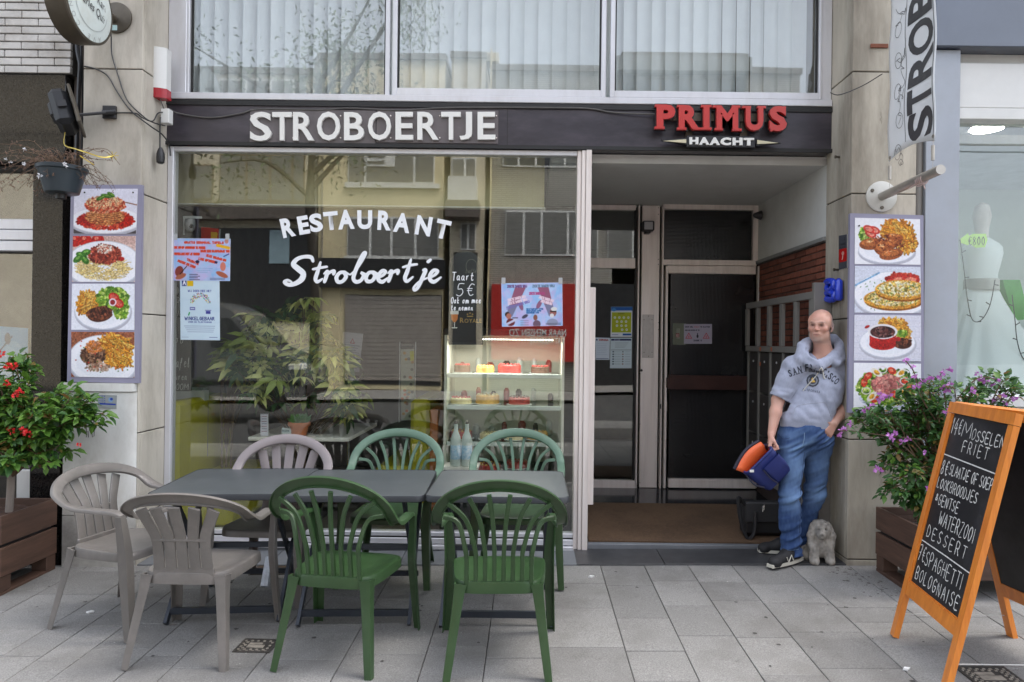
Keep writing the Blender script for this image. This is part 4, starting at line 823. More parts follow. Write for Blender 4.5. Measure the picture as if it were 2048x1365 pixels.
def fat(pts,r,closed=False):
    sp=spline([fp(u,v)+Vector((-.03,0,0)) for u,v in pts],5,closed); 
    if closed: sp.append(sp[0]); 
    return sp,r
mb=MB(); sp,r=fat([(1666,563),(1661,569),(1664,579),(1670,584),(1677,589),(1677,597),(1669,600),(1660,597),(1661,589),(1668,583),(1676,575),(1675,565)],.024,True); mb.tube(sp,.026,10); mb.build('figure',m_blu,hn,angle=80)
mb=MB(); sp=[fp(u,v)+Vector((-.03,0,0)) for u,v in ((1685,560),(1686,563),(1686,598),(1686,602))]; mb.tube(sp,[.018,.028,.028,.016],12); mb.build('figure',m_blu,hn,angle=80)
# banner on brackets
bx_=2.405
bp_=thing('banner_bracket','brushed steel banner pole with round wall plate on the right pier','bracket',tuple(P(1762,395,D0)))
m_steel=M('brushed_steel',(.42,.39,.35),.38,metal=.6,var=.12,vs_=10)
cpl=P(1762,394,D0-.0); MB().lathe(cpl+Vector((0,.002,0)),[(.105,0),(.105,-.012),(.1,-.015)],40,(0,1,0)).build('wall_plate',M('plate_light',(.50,.49,.45),.5,metal=.2,var=.1),bp_)
mb=MB()
for a in (30,150,270): mb.lathe(cpl+Vector((math.cos(R(a))*.078,-.022,math.sin(R(a))*.078)),[(.011,0),(.013,.008)],8,(0,1,0))
mb.build('screws',m_brown,bp_)
MB().tube([cpl+Vector((0,-.01,.0)),cpl+Vector((0,-.70,.015))],.029,24).build('pole',m_steel,bp_)
bxx=cpl.x
ban=thing('banner','white vertical vinyl banner lettered STROB, hanging edge on from the pier','banner',(bxx,4.4,2.2))
ya_,yb2=4.19,4.69; zb_o,zb_i=PZ(283,4.19,1868),PZ(325,4.69,1778); n=18; vs=[];fs=[]; NZ=20
zt=3.9
for j in range(NZ+1):
    for i in range(n+1):
        t=i/n; y=ya_+(yb2-ya_)*t; zb2=zb_o+(zb_i-zb_o)*t-.05*math.sin(math.pi*t)*0+.06*math.sin(math.pi*t)*.8; z=zb2+(zt-zb2)*j/NZ
        xx=bxx+.016*math.sin(t*4.5+.6)*(1-.3*j/NZ)+.006*math.sin(j*.7+t*2)
        vs.append((xx,y,z))
for j in range(NZ):
    for i in range(n): fs.append((j*(n+1)+i,j*(n+1)+i+1,(j+1)*(n+1)+i+1,(j+1)*(n+1)+i))
mb=MB().add(vs,fs); m_ban=M('banner_vinyl',(.74,.76,.78),.4,var=.03); cloth=mb.build('cloth',m_ban,ban,angle=80,fix=False)
md=cloth.modifiers.new('s','SOLIDIFY'); md.thickness=.002
def ban_pt(y,z):
    t=(y-ya_)/(yb2-ya_); zb2=zb_o+(zb_i-zb_o)*t+.06*math.sin(math.pi*t)*.8; j=(z-zb2)/(zt-zb2)*NZ
    return Vector((bxx+.016*math.sin(t*4.5+.6)*(1-.3*j/NZ)+.006*math.sin(j*.7+t*2)-.004,y,z))
# letters: reading upward, tops towards the wall
zc=PZ(270,4.26,1855); 
for ch,v0,v1 in (('S',212,272),('T',165,215),('R',92,160),('O',32,100),('B',-36,28),('O',-100,-40)):
    v,fs=gl_np(ch,bold=.03,ext=0,res=4); lo=v.min(0);hi=v.max(0)
    # refine so the flat glyph can follow the cloth
    y0,y1=4.225,4.475; z0,z1=PZ(v1,4.3,1830),PZ(v0,4.3,1830)
    bm=bmesh.new(); vv=[bm.verts.new(p) for p in v]; 
    for f_ in fs:
        try: bm.faces.new([vv[i] for i in f_])
        except ValueError: pass
    bmesh.ops.triangulate(bm,faces=bm.faces); bmesh.ops.subdivide_edges(bm,edges=[e for e in bm.edges if e.calc_length()>.12],cuts=3,use_grid_fill=True)
    me=bpy.data.meshes.new('letter')
    for q in bm.verts:
        a=(q.co.x-lo[0])/(hi[0]-lo[0]); b_=(q.co.y-lo[1])/(hi[1]-lo[1]); q.co=ban_pt(y0+(y1-y0)*b_,z0+(z1-z0)*a)
    bm.to_mesh(me); bm.free(); me.materials.append(M('banner_print',(.05,.05,.055),.45)); link('letter',me,ban)
mb=MB()
zz=np.linspace(PZ(272,4.21,1862),zt,24); ribbon(mb,[ban_pt(4.213,z) for z in zz],.006,(-1,0,0)); ribbon(mb,[ban_pt(4.50,z) for z in zz[1:]],.005,(-1,0,0))
rs=random.Random(4)
for k in range(5):   # sketchy line drawing beside the letters
    y=4.56+.02*(k%2); z=2.75+k*.22; pts=[]
    for i in range(14): y=min(4.67,max(4.51,y+rs.uniform(-.035,.035))); z+=rs.uniform(-.03,.05); pts.append(ban_pt(y,z))
    ribbon(mb,spline(pts,4),.0035,(-1,0,0))
    cyy,czz=4.56+rs.uniform(-.03,.06),2.8+k*.2; ribbon(mb,[ban_pt(min(4.68,cyy+.035*math.cos(t)),czz+.05*math.sin(t)) for t in np.linspace(0,6.28,16)],.0035,(-1,0,0))
mb.build('line_drawing',MATS['banner_print'],ban,angle=None,fix=False)
for y,zz_ in ((4.21,PZ(283,4.21,1868)),(4.67,PZ(325,4.67,1778))):
    g=MB(); pt=ban_pt(y,zz_+.03); g.lathe(pt,[(.006,-.002),(.012,-.002),(.012,.002),(.006,.002)],14,(1,0,0),close=False); g.tube([pt,pt-Vector((0,0,.06))],.0015,4); g.tube([pt-Vector((0,0,.055)),pt-Vector((0,0,.145))],.0105,10); g.tube([pt-Vector((0,0,.145)),Vector((pt.x,pt.y,cpl.z+.01))],.0015,4); g.build('spring_hook',m_steel,ban)
tw=MB(); q=cpl+Vector((0,-.5,0)); 
for k in range(5): tw.tube(spline([q+Vector((.03*math.cos(t+k),.02*k-.04,.032*math.sin(t+k))) for t in np.linspace(0,5,8)],2),.003,4)
tw.tube([q,q+Vector((.01,-.02,-.06))],.004,4).tube([q,q+Vector((-.03,.1,-.035))],.003,4); o=tw.build('wire_tie',M('pale_twine',(.5,.38,.36),.7)); tag(o,'loose twine tied round the steel banner pole','twine')
# white meter cabinet under the left board
mc=thing('meter_cabinet','dirty white utility cabinet at the foot of the left pier','cabinet',tuple(P(200,1130,D0)))
m_cab=M('cabinet_white',(.70,.70,.67),.5,var=.05,vs_=3,dirt=(.28,.25,.2),dirt_s=3,dirt_amt=.6,stretch=(1,1,.5),bump=.03,bs=20)
x0,x1,x2=PX(124,4.76,900),PX(240,4.76,900),-2.70
zt_,zm=PZ(785,4.76,200),PZ(1032,4.76,140)
def cab(mb,za,zb_,ex=0):
    pl=[(x0-ex,D0-.002),(x0-ex,4.77-ex)]+[(x1-.02+ex,4.77-ex)]+[(x1+(.0+.09)*math.sin(t)*1.0,4.77+.0-ex+(.035)*(1-math.cos(t))) for t in np.linspace(.2,1.5,6)]+[(x2+ex*.5,D0-.002)]
    mb.prism([(x,y,za) for x,y in pl],(0,0,zb_-za))
mb=MB(); cab(mb,zm+.004,zt_); mb.build('cabinet_body',m_cab,mc)
mb=MB(); cab(mb,zt_+.006,PZ(767,4.76,200),.012); mb.build('lid',m_cab,mc)
mb=MB(); cab(mb,-.06,zm-.002); mb.build('base',M('cabinet_base',(.42,.41,.38),.8,var=.15,vs_=4,dirt=(.1,.09,.08),dirt_s=3,dirt_amt=.7),mc)
cv=Canvas(50,40,(.62,.64,.64))
for i in range(4): cv.text('LOREM'[:5] if 0 else 'HIER',.06,.16+i*.17,.10,(.15,.25,.6),width=.45)
cv.ell_fast(.85,.35,.16,.2,(.55,.66,.8)); cv.ell_fast(.9,.3,.1,.1,(.2,.3,.65)); cv.rect(.1,.62,1.2,.75,(.15,.25,.65)); cv.ell_fast(.3,.9,.3,.15,(.62,.63,.62))
print_mesh('sticker',cv,[P(195,790,4.766),P(234,791,4.766),P(233,818,4.766),P(196,816,4.766)],m_print,mc,th=.001)
mb=MB().prism([P(121,793,4.766),P(140,796,4.766),P(140,812,4.766),P(128,818,4.766),P(121,812,4.766)],(0,.001,0)); mb.build('sticker',M('cyan_sticker',(.12,.42,.60),.5),mc)
# handwritten tags on cabinet
mb=MB(); st,tot=strokes('ho',.6,.2); 
for s_ in st: ribbon(mb,[P(172+a*14,875-b*26,4.766) for a,b in s_],.004,(0,-1,0))
mb.build('scribble',m_sp,mc)
# ================================================ MENU BOARDS, POSTERS, GLASS LETTERING
YEL=[(.95,.66,.18),(.92,.58,.12),(.98,.74,.30),(.85,.48,.10)]; GRN=[(.45,.62,.12),(.62,.76,.22),(.30,.50,.10),(.75,.85,.40)]; RED=[(.80,.18,.10),(.72,.10,.07),(.88,.32,.18)]
MEAT=[(.42,.20,.12),(.33,.15,.09),(.55,.28,.16),(.25,.11,.07)]; TOMS=[(.78,.26,.14),(.70,.20,.12),(.86,.38,.22),(.93,.62,.45)]
def fries(c,x,y,rx,ry,n,rot0=.6,L=.09):
    for _ in range(n):
        a=RNG.uniform(0,6.28);r=math.sqrt(RNG.uniform(0,1)); xx=x+rx*r*math.cos(a);yy=y+ry*r*math.sin(a); t=rot0+RNG.normal(0,.7); l=L*RNG.uniform(.6,1.2); dx,dy=math.cos(t)*l,math.sin(t)*l
        col=np.array(YEL[RNG.integers(4)])*RNG.uniform(.88,1.05); c.line([(xx-dx+.006,yy-dy+.012),(xx+dx+.006,yy+dy+.012)],.036,tuple(col*.66)); c.line([(xx-dx,yy-dy),(xx+dx,yy+dy)],.032,tuple(np.clip(col,0,1)))
def plate(c,x,y,rx,ry,rim=(.80,.82,.88),inn=(.93,.94,.98)):
    c.ell(x+.01,y+.04,rx*1.02,ry*1.03,(.72,.72,.78)); c.ell(x,y,rx,ry,rim); c.ell(x,y-.005,rx*.97,ry*.96,(.96,.96,1)); c.ell(x,y,rx*.78,ry*.76,inn)
def base(bg=(.93,.93,.97),w=155,h=110): return Canvas(w,h,bg)
def ph_lasagne():
    c=base((.90,.89,.95)); c.rect(0,.82,1.5,1,(.30,.27,.28)); plate(c,.72,.70,.82,.30,(.88,.86,.90)); c.lump(.72,.70,.62,.20,RED,500,.03); c.lump(.25,.72,.18,.10,[(.72,.08,.03)],80,.03); c.lump(1.15,.72,.18,.10,[(.78,.09,.03)],80,.03)
    c.lump(.70,.62,.42,.19,[(.72,.36,.16),(.80,.45,.2),(.62,.25,.12),(.85,.55,.3)],650,.016,0,2.6); c.lump(.70,.36,.44,.17,TOMS,650,.024); c.lump(.68,.30,.40,.13,[(.95,.76,.55),(.90,.60,.42),(.82,.3,.18)],260,.022); 
    for i in range(4): c.line([(.28+i*.02,.52+i*.045),(.75,.58+i*.04),(1.12,.50+i*.05)],.012,(.90,.62,.36))
    for x,y,r,t in ((.72,.16,.13,.2),(.60,.20,.12,-.5),(.82,.13,.10,.5)): c.ell_fast(x,y,r,.045,(.25,.45,.10),t); c.ell_fast(x+.01,y-.01,r*.7,.02,(.45,.62,.2),t)
    c.line([(1.15,.30),(1.5,.38)],.022,(.55,.32,.22)); return c
def ph_spag():
    c=base((.86,.72,.68)); c.rect(0,.0,1.5,.18,(.82,.66,.62)); 
    for x in (.05,.28,.56): c.ell(x,.10,.15,.14,(.80,.10,.06)); c.ell_fast(x-.03,.05,.05,.04,(.95,.45,.35))
    plate(c,.70,.62,.86,.52)
    for _ in range(420):
        a=RNG.uniform(0,6.28);r=math.sqrt(RNG.uniform(.05,1)); x,y=.72+.60*r*math.cos(a),.68+.25*r*math.sin(a); t=RNG.uniform(0,3.1); q=RNG.uniform(.05,.12); pts=[(x+q*math.cos(t+k*.5),y+q*.5*math.sin(t+k*.5)) for k in range(5)]; c.line(pts,.016,tuple(np.array((.93,.80,.48))*RNG.uniform(.75,1.06)))
    c.lump(.72,.40,.36,.20,[(.55,.16,.10),(.66,.22,.14),(.42,.12,.08),(.75,.3,.2)],420,.028); c.lump(.72,.28,.20,.10,[(.95,.9,.84),(.8,.4,.3)],160,.015); c.ell_fast(1.1,.5,.07,.05,(.75,.1,.08))
    for x,y,r,t in ((.2,.42,.13,.3),(.12,.5,.12,-.6),(.3,.36,.11,-.3),(.28,.52,.12,.8)): c.ell_fast(x,y,r,.07,(.20,.45,.10),t); c.ell_fast(x,y-.02,r*.6,.03,(.45,.68,.25),t)
    return c
def ph_steak():
    c=base((.92,.93,.98)); plate(c,.70,.58,.64,.42); fries(c,.36,.42,.24,.22,190,1.9); c.lump(.92,.32,.34,.24,GRN,420,.035); c.lump(1.12,.55,.16,.20,GRN,160,.035)
    for x,y in ((.95,.30),(1.05,.42)): c.ell_fast(x,y,.13,.10,(.78,.12,.08),.5); c.ell_fast(x,y,.10,.06,(.90,.35,.28),.5)
    c.ell(.92,.40,.09,.09,(.94,.86,.92)); c.ell(.92,.40,.06,.06,(.62,.12,.15)); c.ell_fast(.64,.66,.28,.17,(.30,.14,.09),-.15); c.lump(.64,.64,.25,.14,MEAT,260,.03,-.4,2)
    for i in range(6): c.line([(.44+i*.07,.58-.02*i),(.52+i*.07,.76-.02*i)],.014,(.15,.07,.05))
    return c
def ph_stew():
    c=base((.62,.34,.22)); c.noise(.03,2); plate(c,.72,.62,.80,.56); fries(c,.98,.36,.36,.30,260,.7,.10); fries(c,1.05,.66,.26,.08,70,.1,.1)
    c.lump(.48,.52,.26,.20,[(.50,.33,.22),(.40,.24,.16),(.66,.48,.36),(.3,.18,.12)],330,.03); c.lump(.50,.34,.16,.12,[(.85,.45,.12),(.78,.5,.35)],120,.03); c.line([(.36,.40),(.5,.45),(.66,.40)],.03,(.80,.42,.14)); c.lump(.60,.78,.28,.08,[(.8,.70,.62),(.62,.45,.35)],130,.025)
    for _ in range(26): c.ell_fast(RNG.uniform(.1,1.3),RNG.uniform(.1,.98),.018,.014,[(.8,.15,.1),(.2,.4,.1)][RNG.integers(2)])
    return c
def ph_chicken():
    c=base((.95,.95,.98)); plate(c,.68,.70,.62,.28); fries(c,.92,.30,.30,.24,260,.9,.12); fries(c,1.12,.52,.16,.16,90,1.3,.11); c.lump(.24,.36,.14,.16,GRN,100,.03)
    for x,y in ((.34,.34),(.42,.26),(.30,.24)): c.ell_fast(x,y,.13,.08,(.82,.18,.14),.4); c.ell_fast(x,y,.09,.05,(.93,.5,.42),.4)
    for x,y,a,b,t in ((.36,.56,.27,.13,-.1),(.62,.64,.22,.18,.2),(.82,.50,.22,.14,-.5),(.78,.78,.26,.12,-.2),(.85,.40,.2,.08,.1)): c.ell_fast(x,y,a,b,(.62,.30,.12),t); c.ell_fast(x-.02,y-.03,a*.75,b*.6,(.78,.42,.18),t); c.ell_fast(x-.04,y-.05,a*.3,b*.2,(.92,.66,.42),t)
    c.lump(.72,.55,.34,.2,[(.5,.2,.08),(.66,.3,.12)],70,.02); return c
def ph_omelet():
    c=base((.84,.86,.93)); plate(c,.80,.60,.84,.50); c.line([(.0,.42),(.52,.14)],.035,(.45,.66,.85)); c.lump(1.0,.26,.34,.10,RED,120,.04)
    for x in (.95,1.2): c.ell(x,.28,.20,.12,(.80,.16,.12)); c.ell(x,.28,.13,.06,(.93,.5,.4))
    for x,y,a,b in ((.82,.70,.64,.22),(1.0,.50,.58,.22)): c.ell(x+.01,y+.04,a,b,(.62,.34,.06)); c.ell(x,y,a,b,(.88,.58,.16)); c.ell(x,y-.02,a*.9,b*.8,(.95,.80,.42)); c.lump(x,y-.02,a*.85,b*.72,[(.96,.86,.62),(.9,.68,.28),(.55,.5,.2),(.95,.9,.78)],260,.022)
    for _ in range(90): c.ell_fast(RNG.uniform(.1,1.4),RNG.uniform(.3,.95),.02,.008,(.2,.45,.12),RNG.uniform(0,3))
    return c
def ph_pot():
    c=base((.86,.86,.92)); 
    for i in range(9): c.line([(0,i*.12),(1.5,i*.12)],.008,(.78,.79,.88))
    plate(c,.70,.60,.60,.34); fries(c,.80,.22,.28,.12,150,.4,.09); fries(c,1.02,.38,.14,.16,70,1.2,.08); c.lump(1.0,.40,.10,.06,GRN,50,.03); c.ell(1.02,.62,.20,.12,(.30,.13,.07)); c.lump(1.02,.6,.17,.08,MEAT,60,.03)
    c.ell(.60,.64,.29,.13,(.74,.08,.06)); c.rect(.32,.36,.88,.62,(.76,.09,.07)); c.ell(.60,.36,.32,.17,(.92,.90,.92)); c.ell(.60,.37,.27,.135,(.22,.10,.09)); c.lump(.60,.38,.23,.10,[(.25,.12,.12),(.38,.18,.16),(.15,.07,.08),(.55,.35,.33)],170,.026); c.ell_fast(.27,.26,.06,.03,(.78,.1,.1),-.5); c.ell_fast(.92,.52,.06,.05,(.78,.1,.1)); return c
def ph_salad():
    c=base((.96,.96,.99)); c.ell(.7,.74,.6,.26,(.86,.87,.96)); c.lump(.70,.52,.62,.38,GRN+[(.2,.35,.08)],1100,.035); c.lump(.70,.46,.30,.20,[(.80,.45,.42),(.88,.58,.52),(.70,.36,.34)],240,.04)
    for x,y in ((.22,.42),(.30,.28),(.80,.16),(1.10,.36),(1.20,.52),(.45,.78),(.88,.68)): c.ell_fast(x,y,.10,.07,(.88,.22,.12),RNG.uniform(0,3)); c.ell_fast(x-.01,y-.01,.05,.03,(.96,.5,.36))
    for x,y,t in ((.48,.20,.6),(1.0,.20,-.6),(.38,.72,-.8),(1.02,.62,.4),(1.1,.72,.2)): c.ell_fast(x,y,.14,.07,(.96,.93,.88),t); c.ell_fast(x,y,.07,.045,(.95,.65,.15),t)
    for x,y in ((1.06,.38),(.26,.60),(.6,.14)): 
        t=np.linspace(0,6.3,20); c.line([(x+.09*math.cos(a),y+.07*math.sin(a)) for a in t],.018,(.95,.88,.92))
    return c
m_frame=M('lilac_board',(.26,.25,.34),.45,var=.04); m_dot=M('screw_black',(.02,.02,.02),.5)
def board(label,cor,pics,dots,group='tall boards of four food photographs'):
    d=4.775; o=thing('menu_board',label,'menu board',tuple(P((cor[0][0]+cor[1][0])/2,cor[3][1],d)))
    pl=[P(u,v,d) for u,v in cor]; MB().prism([p for p in pl],(0,.028,0)).build('board',m_frame,o)
    for cv,q in pics:
        g_=cv.a.mean(2,keepdims=True); cv.a=g_+(cv.a-g_)*.86; tex=RNG.normal(0,1,(cv.h,cv.w)); t2=RNG.normal(0,1,(cv.h//3+1,cv.w//3+1)).repeat(3,0).repeat(3,1)[:cv.h,:cv.w]; busy=np.clip(np.abs(cv.a-cv.a.max(2,keepdims=True)).max(2)*3,0,1); cv.a=np.clip(cv.a*(1+(tex*.09+t2*.12)*busy)[...,None],0,1); k_=np.pad(cv.a,((1,1),(1,1),(0,0)),'edge'); cv.a=(k_[:-2,1:-1]+k_[2:,1:-1]+k_[1:-1,:-2]+k_[1:-1,2:]+4*cv.a)/8; print_mesh('food_photo',cv,[P(u,v,d-.0035) for u,v in q],m_print,o,th=.003)
    mb=MB()
    for u,v in dots: mb.lathe(P(u,v,d-.004),[(.0055,0),(.0055,-.004)],8,(0,1,0))
    mb.build('screws',m_dot,o); return o
board('left board of lasagne, spaghetti, steak and stew photos on the left pier',[(142,370),(284,370),(278,767),(134,764)],
 [(ph_lasagne(),[(148.5,378),(275.5,378),(272,468.5),(146.5,468)]),(ph_spag(),[(146,472.5),(271.5,472.5),(269.5,564.5),(144,564)]),(ph_steak(),[(144,568),(269,568),(268.5,660.5),(142.5,660)]),(ph_stew(),[(142.5,664),(269,664.5),(269,756),(142.5,754)])],[(169.5,385.5),(266.5,385.5)])
board('right board of chicken, omelette, stew pot and salad photos on the right pier',[(1700.5,427),(1847,431),(1848,829),(1696.5,826)],
 [(ph_chicken(),[(1710,436),(1840,439),(1841,530),(1709.5,528.5)]),(ph_omelet(),[(1710,532.5),(1841,534.5),(1842,627),(1709,625.5)]),(ph_pot(),[(1709,630),(1842,631.5),(1842,723),(1708,721.5)]),(ph_salad(),[(1708,726),(1842,728),(1842,821),(1707,819)])],[(1718,452),(1818,451)])
# ---- posters on the glass (front of the pane)
GD=D1+.010
def poster(name,label,cv,q,cat='poster',d=GD,par=None):
    o=print_mesh(name,cv,[P(u,v,d) for u,v in q],m_print,par,th=.0012)
    if par is None: tag(o,label,cat)
    return o
def party(k):
    c=Canvas(120,86,(.62,.74,.93))
    for _ in range(260): c.ell_fast(RNG.uniform(0,1.4),RNG.uniform(0,1),RNG.uniform(.05,.2),RNG.uniform(.04,.15),[(.78,.74,.93),(.55,.76,.95),(.85,.82,.96),(.66,.84,.97),(.83,.70,.88)][RNG.integers(5)],RNG.uniform(0,3),.35)
    o=(.86,.25,.12)
    if k==0:
        for x,y,w,t,a in ((.28,.10,.95,'Gratis eenmaal "Tafels"',0),(.03,.22,.75,'Ook om op aanvraag te maken',0),(.68,.30,.70,'Naar een dijkpaadje toe',0),(.03,.37,.62,'Hartelijke met je vriend',0),(.34,.50,.30,'Tribute',.35),(.12,.53,.45,'Muziek en zang',.35),(.63,.48,.45,'Live optreden',.2),(.82,.40,.48,'Elke vrijdag om',.25)): c.text(t.upper().replace('"',''),x,y+.02,.045,o,lw=.42,width=w,ang=a)
        c.ell_fast(.16,.78,.10,.13,(.55,.25,.22),.3); c.ell_fast(.20,.90,.14,.06,(.68,.4,.3),-.4); c.line([(.18,.85),(.34,.66)],.02,(.15,.12,.12)); c.ell_fast(1.22,.66,.07,.11,(.85,.5,.42)); c.ell_fast(1.2,.85,.16,.06,(.7,.38,.28),.4); c.ell_fast(1.3,.06,.05,.06,(.8,.55,.5)); c.line([(1.08,.16),(1.36,.22)],.07,(.93,.72,.12))
        for i in range(4): c.rect(.40,.84+i*.04,.62+.05*(i%2),.865+i*.04,(.12,.12,.2)); 
        for i in range(2): c.rect(.9,.93+i*.03,1.28,.95+i*.03,(.2,.2,.3))
        for i in range(3): c.rect(.58,.70+i*.045,.98-.06*i,.715+i*.045,(.15,.45,.65))
        c.ell_fast(.6,.55,.05,.04,(.15,.15,.3)); c.ell_fast(1.05,.56,.04,.03,(.1,.15,.35)); c.line([(1.24,.42),(1.36,.36)],.03,(.3,.35,.6))
    else:
        pts=[(.35,.10),(.55,.08),(.46,.62),(.40,.45),(.20,.75),(.33,.35)]; 
        for s in (0,1):
            for i in range(30):
                t=i/30; x=.42-.22*t if s==0 else .95+.25*t; c.line([(x-.10,.12+.66*t),(x+.10*(1-t)+.02,.12+.66*t)],.03,(.60,.36,.46) if t<.6 else (.5,.5,.62))
        c.ell_fast(.44,.52,.05,.12,(.58,.38,.5),-.3); c.ell_fast(.86,.50,.05,.12,(.58,.38,.5),.5)
        for x,y,w,a,cl in ((.14,.10,.45,0,(.45,.3,.5)),(.72,.10,.5,0,(.4,.5,.6)),(.64,.27,.36,0,(.7,.3,.5)),(.15,.42,.42,-.22,(.95,.85,.9)),(.15,.50,.45,-.22,(.95,.85,.9)),(.12,.60,.55,-.28,(.5,.45,.7)),(.86,.35,.34,.3,(.95,.85,.9)),(.9,.44,.26,.3,(.95,.85,.9))): c.text('ZIEKTE DAGEN VRIJ',x,y,.05,cl,lw=.3,width=w,ang=a)
        for i in range(3): c.text('RESTAURANT STRO',.57,.62+i*.042,.03,(.1,.35,.6),lw=.25,width=.38-.05*i)
        c.ell_fast(.13,.72,.06,.06,(.2,.14,.12)); c.ell_fast(.16,.76,.06,.07,(.72,.45,.38)); c.ell_fast(.2,.9,.1,.09,(.45,.2,.22)); c.line([(.12,.94),(.32,.84)],.05,(.8,.8,.9)); c.line([(.25,.8),(.36,.8)],.02,(.15,.15,.2))
        c.ell_fast(.53,.77,.08,.04,(.3,.28,.36),-.5); 
        for i in range(5): c.rect(.42,.86+i*.03,.62,.875+i*.03,(.25,.2,.22))
        c.ell_fast(.77,.80,.05,.07,(.55,.35,.3)); c.ell_fast(.80,.95,.09,.09,(.45,.35,.42)); c.ell_fast(1.18,.68,.08,.10,(.62,.38,.36)); c.ell_fast(1.2,.61,.075,.05,(.88,.88,.88)); c.line([(1.12,.66),(1.24,.67)],.025,(.12,.1,.12)); c.ell_fast(1.15,.76,.05,.05,(.9,.88,.88)); c.ell_fast(1.16,.92,.13,.09,(.6,.62,.72))
        for i in range(2): c.rect(1.0,.93+i*.03,1.36,.95+i*.03,(.15,.12,.15))
    for t in (0,): c.rect(0,0,1.4,.012,(.95,.95,1)); c.rect(0,.988,1.4,1,(.95,.95,1)); c.rect(0,0,.012,1,(.95,.95,1)); c.rect(1.383,0,1.4,1,(.95,.95,1))
    return c
cA=Canvas(92,130,(.80,.89,.95))
for _ in range(60): cA.ell_fast(RNG.uniform(0,.7),RNG.uniform(0,1),.12,.08,(.84,.92,.97),0,.3)
cA.rect(.03,.0,.12,.115,(.16,.22,.5)); cA.text('A',.055,.09,.07,(.95,.95,1),lw=.25); cA.rect(.125,.0,.24,.115,(.92,.75,.05))
cA.text('WIJ DOEN MEE MET',.14,.205,.03,(.25,.3,.6),lw=.18,width=.42)
for _ in range(150):
    t=RNG.uniform(R(190),R(350)); r=RNG.uniform(.12,.2); x=.36+r*math.cos(t);y=.42+r*math.sin(t)*1.0; cA.ell_fast(x,y,.010,.008,[(.85,.2,.3),(.2,.6,.4),(.95,.8,.2),(.3,.6,.85),(.95,.95,.98),(.2,.25,.6)][RNG.integers(6)],RNG.uniform(0,3))
cA.rect(.17,.455,.27,.51,(.3,.3,.65)); cA.rect(.18,.47,.26,.495,(.85,.9,.95)); cA.rect(.44,.50,.56,.515,(.2,.2,.55)); cA.rect(.455,.515,.545,.57,(.25,.25,.6)); cA.line([(.165,.55),(.15,.59)],.02,(.1,.6,.25))
cA.text('WINKELGEBAAR',.08,.67,.05,(.16,.2,.5),lw=.2,width=.53); cA.text('VOOR DE PLANTENMANIE'[:18],.14,.715,.022,(.3,.35,.6),lw=.18,width=.42)
for i in range(4): cA.line([(.07+.02*i,.77+i*.032),(.62-.01*i,.77+i*.032)],.008,(.55,.63,.75))
cA.line([(.03,.955),(.14,.955)],.006,(.6,.65,.75)); cA.line([(.52,.955),(.66,.955)],.008,(.35,.4,.6))
poster('window_poster','pale blue poster reading WINKELGEBAAR taped inside the left edge of the big window',cA,[(360,559),(439,560),(440,681),(361,680)],d=GD)
poster('window_poster','colourful party poster with orange lines of text at the left edge of the big window',party(0),[(346,477),(461,478),(460,562.5),(345,561.5)],d=GD-.002)
poster('window_poster','pink and blue party poster with portraits at the right of the big window',party(1),[(1002.5,567),(1124.5,565.5),(1125.5,652),(1004,654)])
mb=MB()
for u,v in ((351,474),(455,474),(1007,562),(1121,562)):
    a=P(u-4,v+6,GD-.004);b=P(u+4,v-6,GD-.004); mb.box(a.x,b.x,GD-.0045,GD-.004,a.z,b.z)
tp=mb.build('tape_strips',M('clear_tape',(.42,.44,.44),.2)); tag(tp,'strips of clear sticky tape holding the window posters','tape')
# vinyl lettering on glass
m_vin=M('white_vinyl',(.80,.82,.84),.35,var=.01)
wl=thing('window_lettering','white arched RESTAURANT in vinyl capitals on the big window','lettering',tuple(P(728,450,GD)))
for ch,u,v,hh,ww in (('R',575.5,455.5,39,26),('E',607,450.5,37,22),('S',632,446,37,26),('T',662,442,37,29),('A',692,439.5,39,33),('U',729.5,440,38,30),('R',769,441.5,39,27),('A',804,446,39,33),('N',847.5,452,39,31),('T',885.5,459,38,29)):
    a=(u-728)/706; v_,fs=gl_np(ch,bold=.045,ext=0,res=4); lo=v_.min(0);hi=v_.max(0); out=[]
    for q in v_:
        X=((q[0]-lo[0])/(hi[0]-lo[0])-.5)*ww;Y=((q[1]-lo[1])/(hi[1]-lo[1])-.5)*hh; out.append(P(u+X*math.cos(a)+Y*math.sin(a),v+X*math.sin(a)-Y*math.cos(a),GD))
    MB().add(out,fs).build('letter',m_vin,wl,angle=None,fix=False)
wl2=thing('window_lettering','white brush script Stroboertje in vinyl below the arched capitals','lettering',tuple(P(728,545,GD)))
BK=0
def brush(pts,ws,name='letter'):
    global BK; BK+=1; mb=MB(); sp=spline([P(u,v,GD-.0004-BK*.0012) for u,v in pts],8); n=len(sp); W_=[]
    for i in range(n):
        t=i/(n-1)*(len(ws)-1); k=min(int(t),len(ws)-2); W_.append((ws[k]+(ws[k+1]-ws[k])*(t-k))*1.15*D1/F)
    ribbon(mb,sp,W_,(0,-1,0)); return mb
def letter(*st):
    mb=MB()
    for pts,ws in st:
        m_=brush(pts,ws); mb.add(m_.v,m_.f)
    mb.build('letter',m_vin,wl2,angle=None,fix=False)
letter(([(626,523),(622,515),(608,514),(594,519),(587,529),(596,538),(606,547),(604,558),(592,567),(578,570),(569,565),(575,561),(583,564)],[5,7,6,7,9,10,10,10,8,7,6,5,3]))
letter(([(641,525),(635,545),(631,558),(635,564),(645,558)],[4,7,7,6,3]),([(626,539),(640,536),(654,534)],[4,5,4]))
letter(([(648,548),(655,543),(653,552),(649,564)],[3,6,7,6]),([(653,552),(660,545),(668,543),(667,549)],[3,5,7,5]))
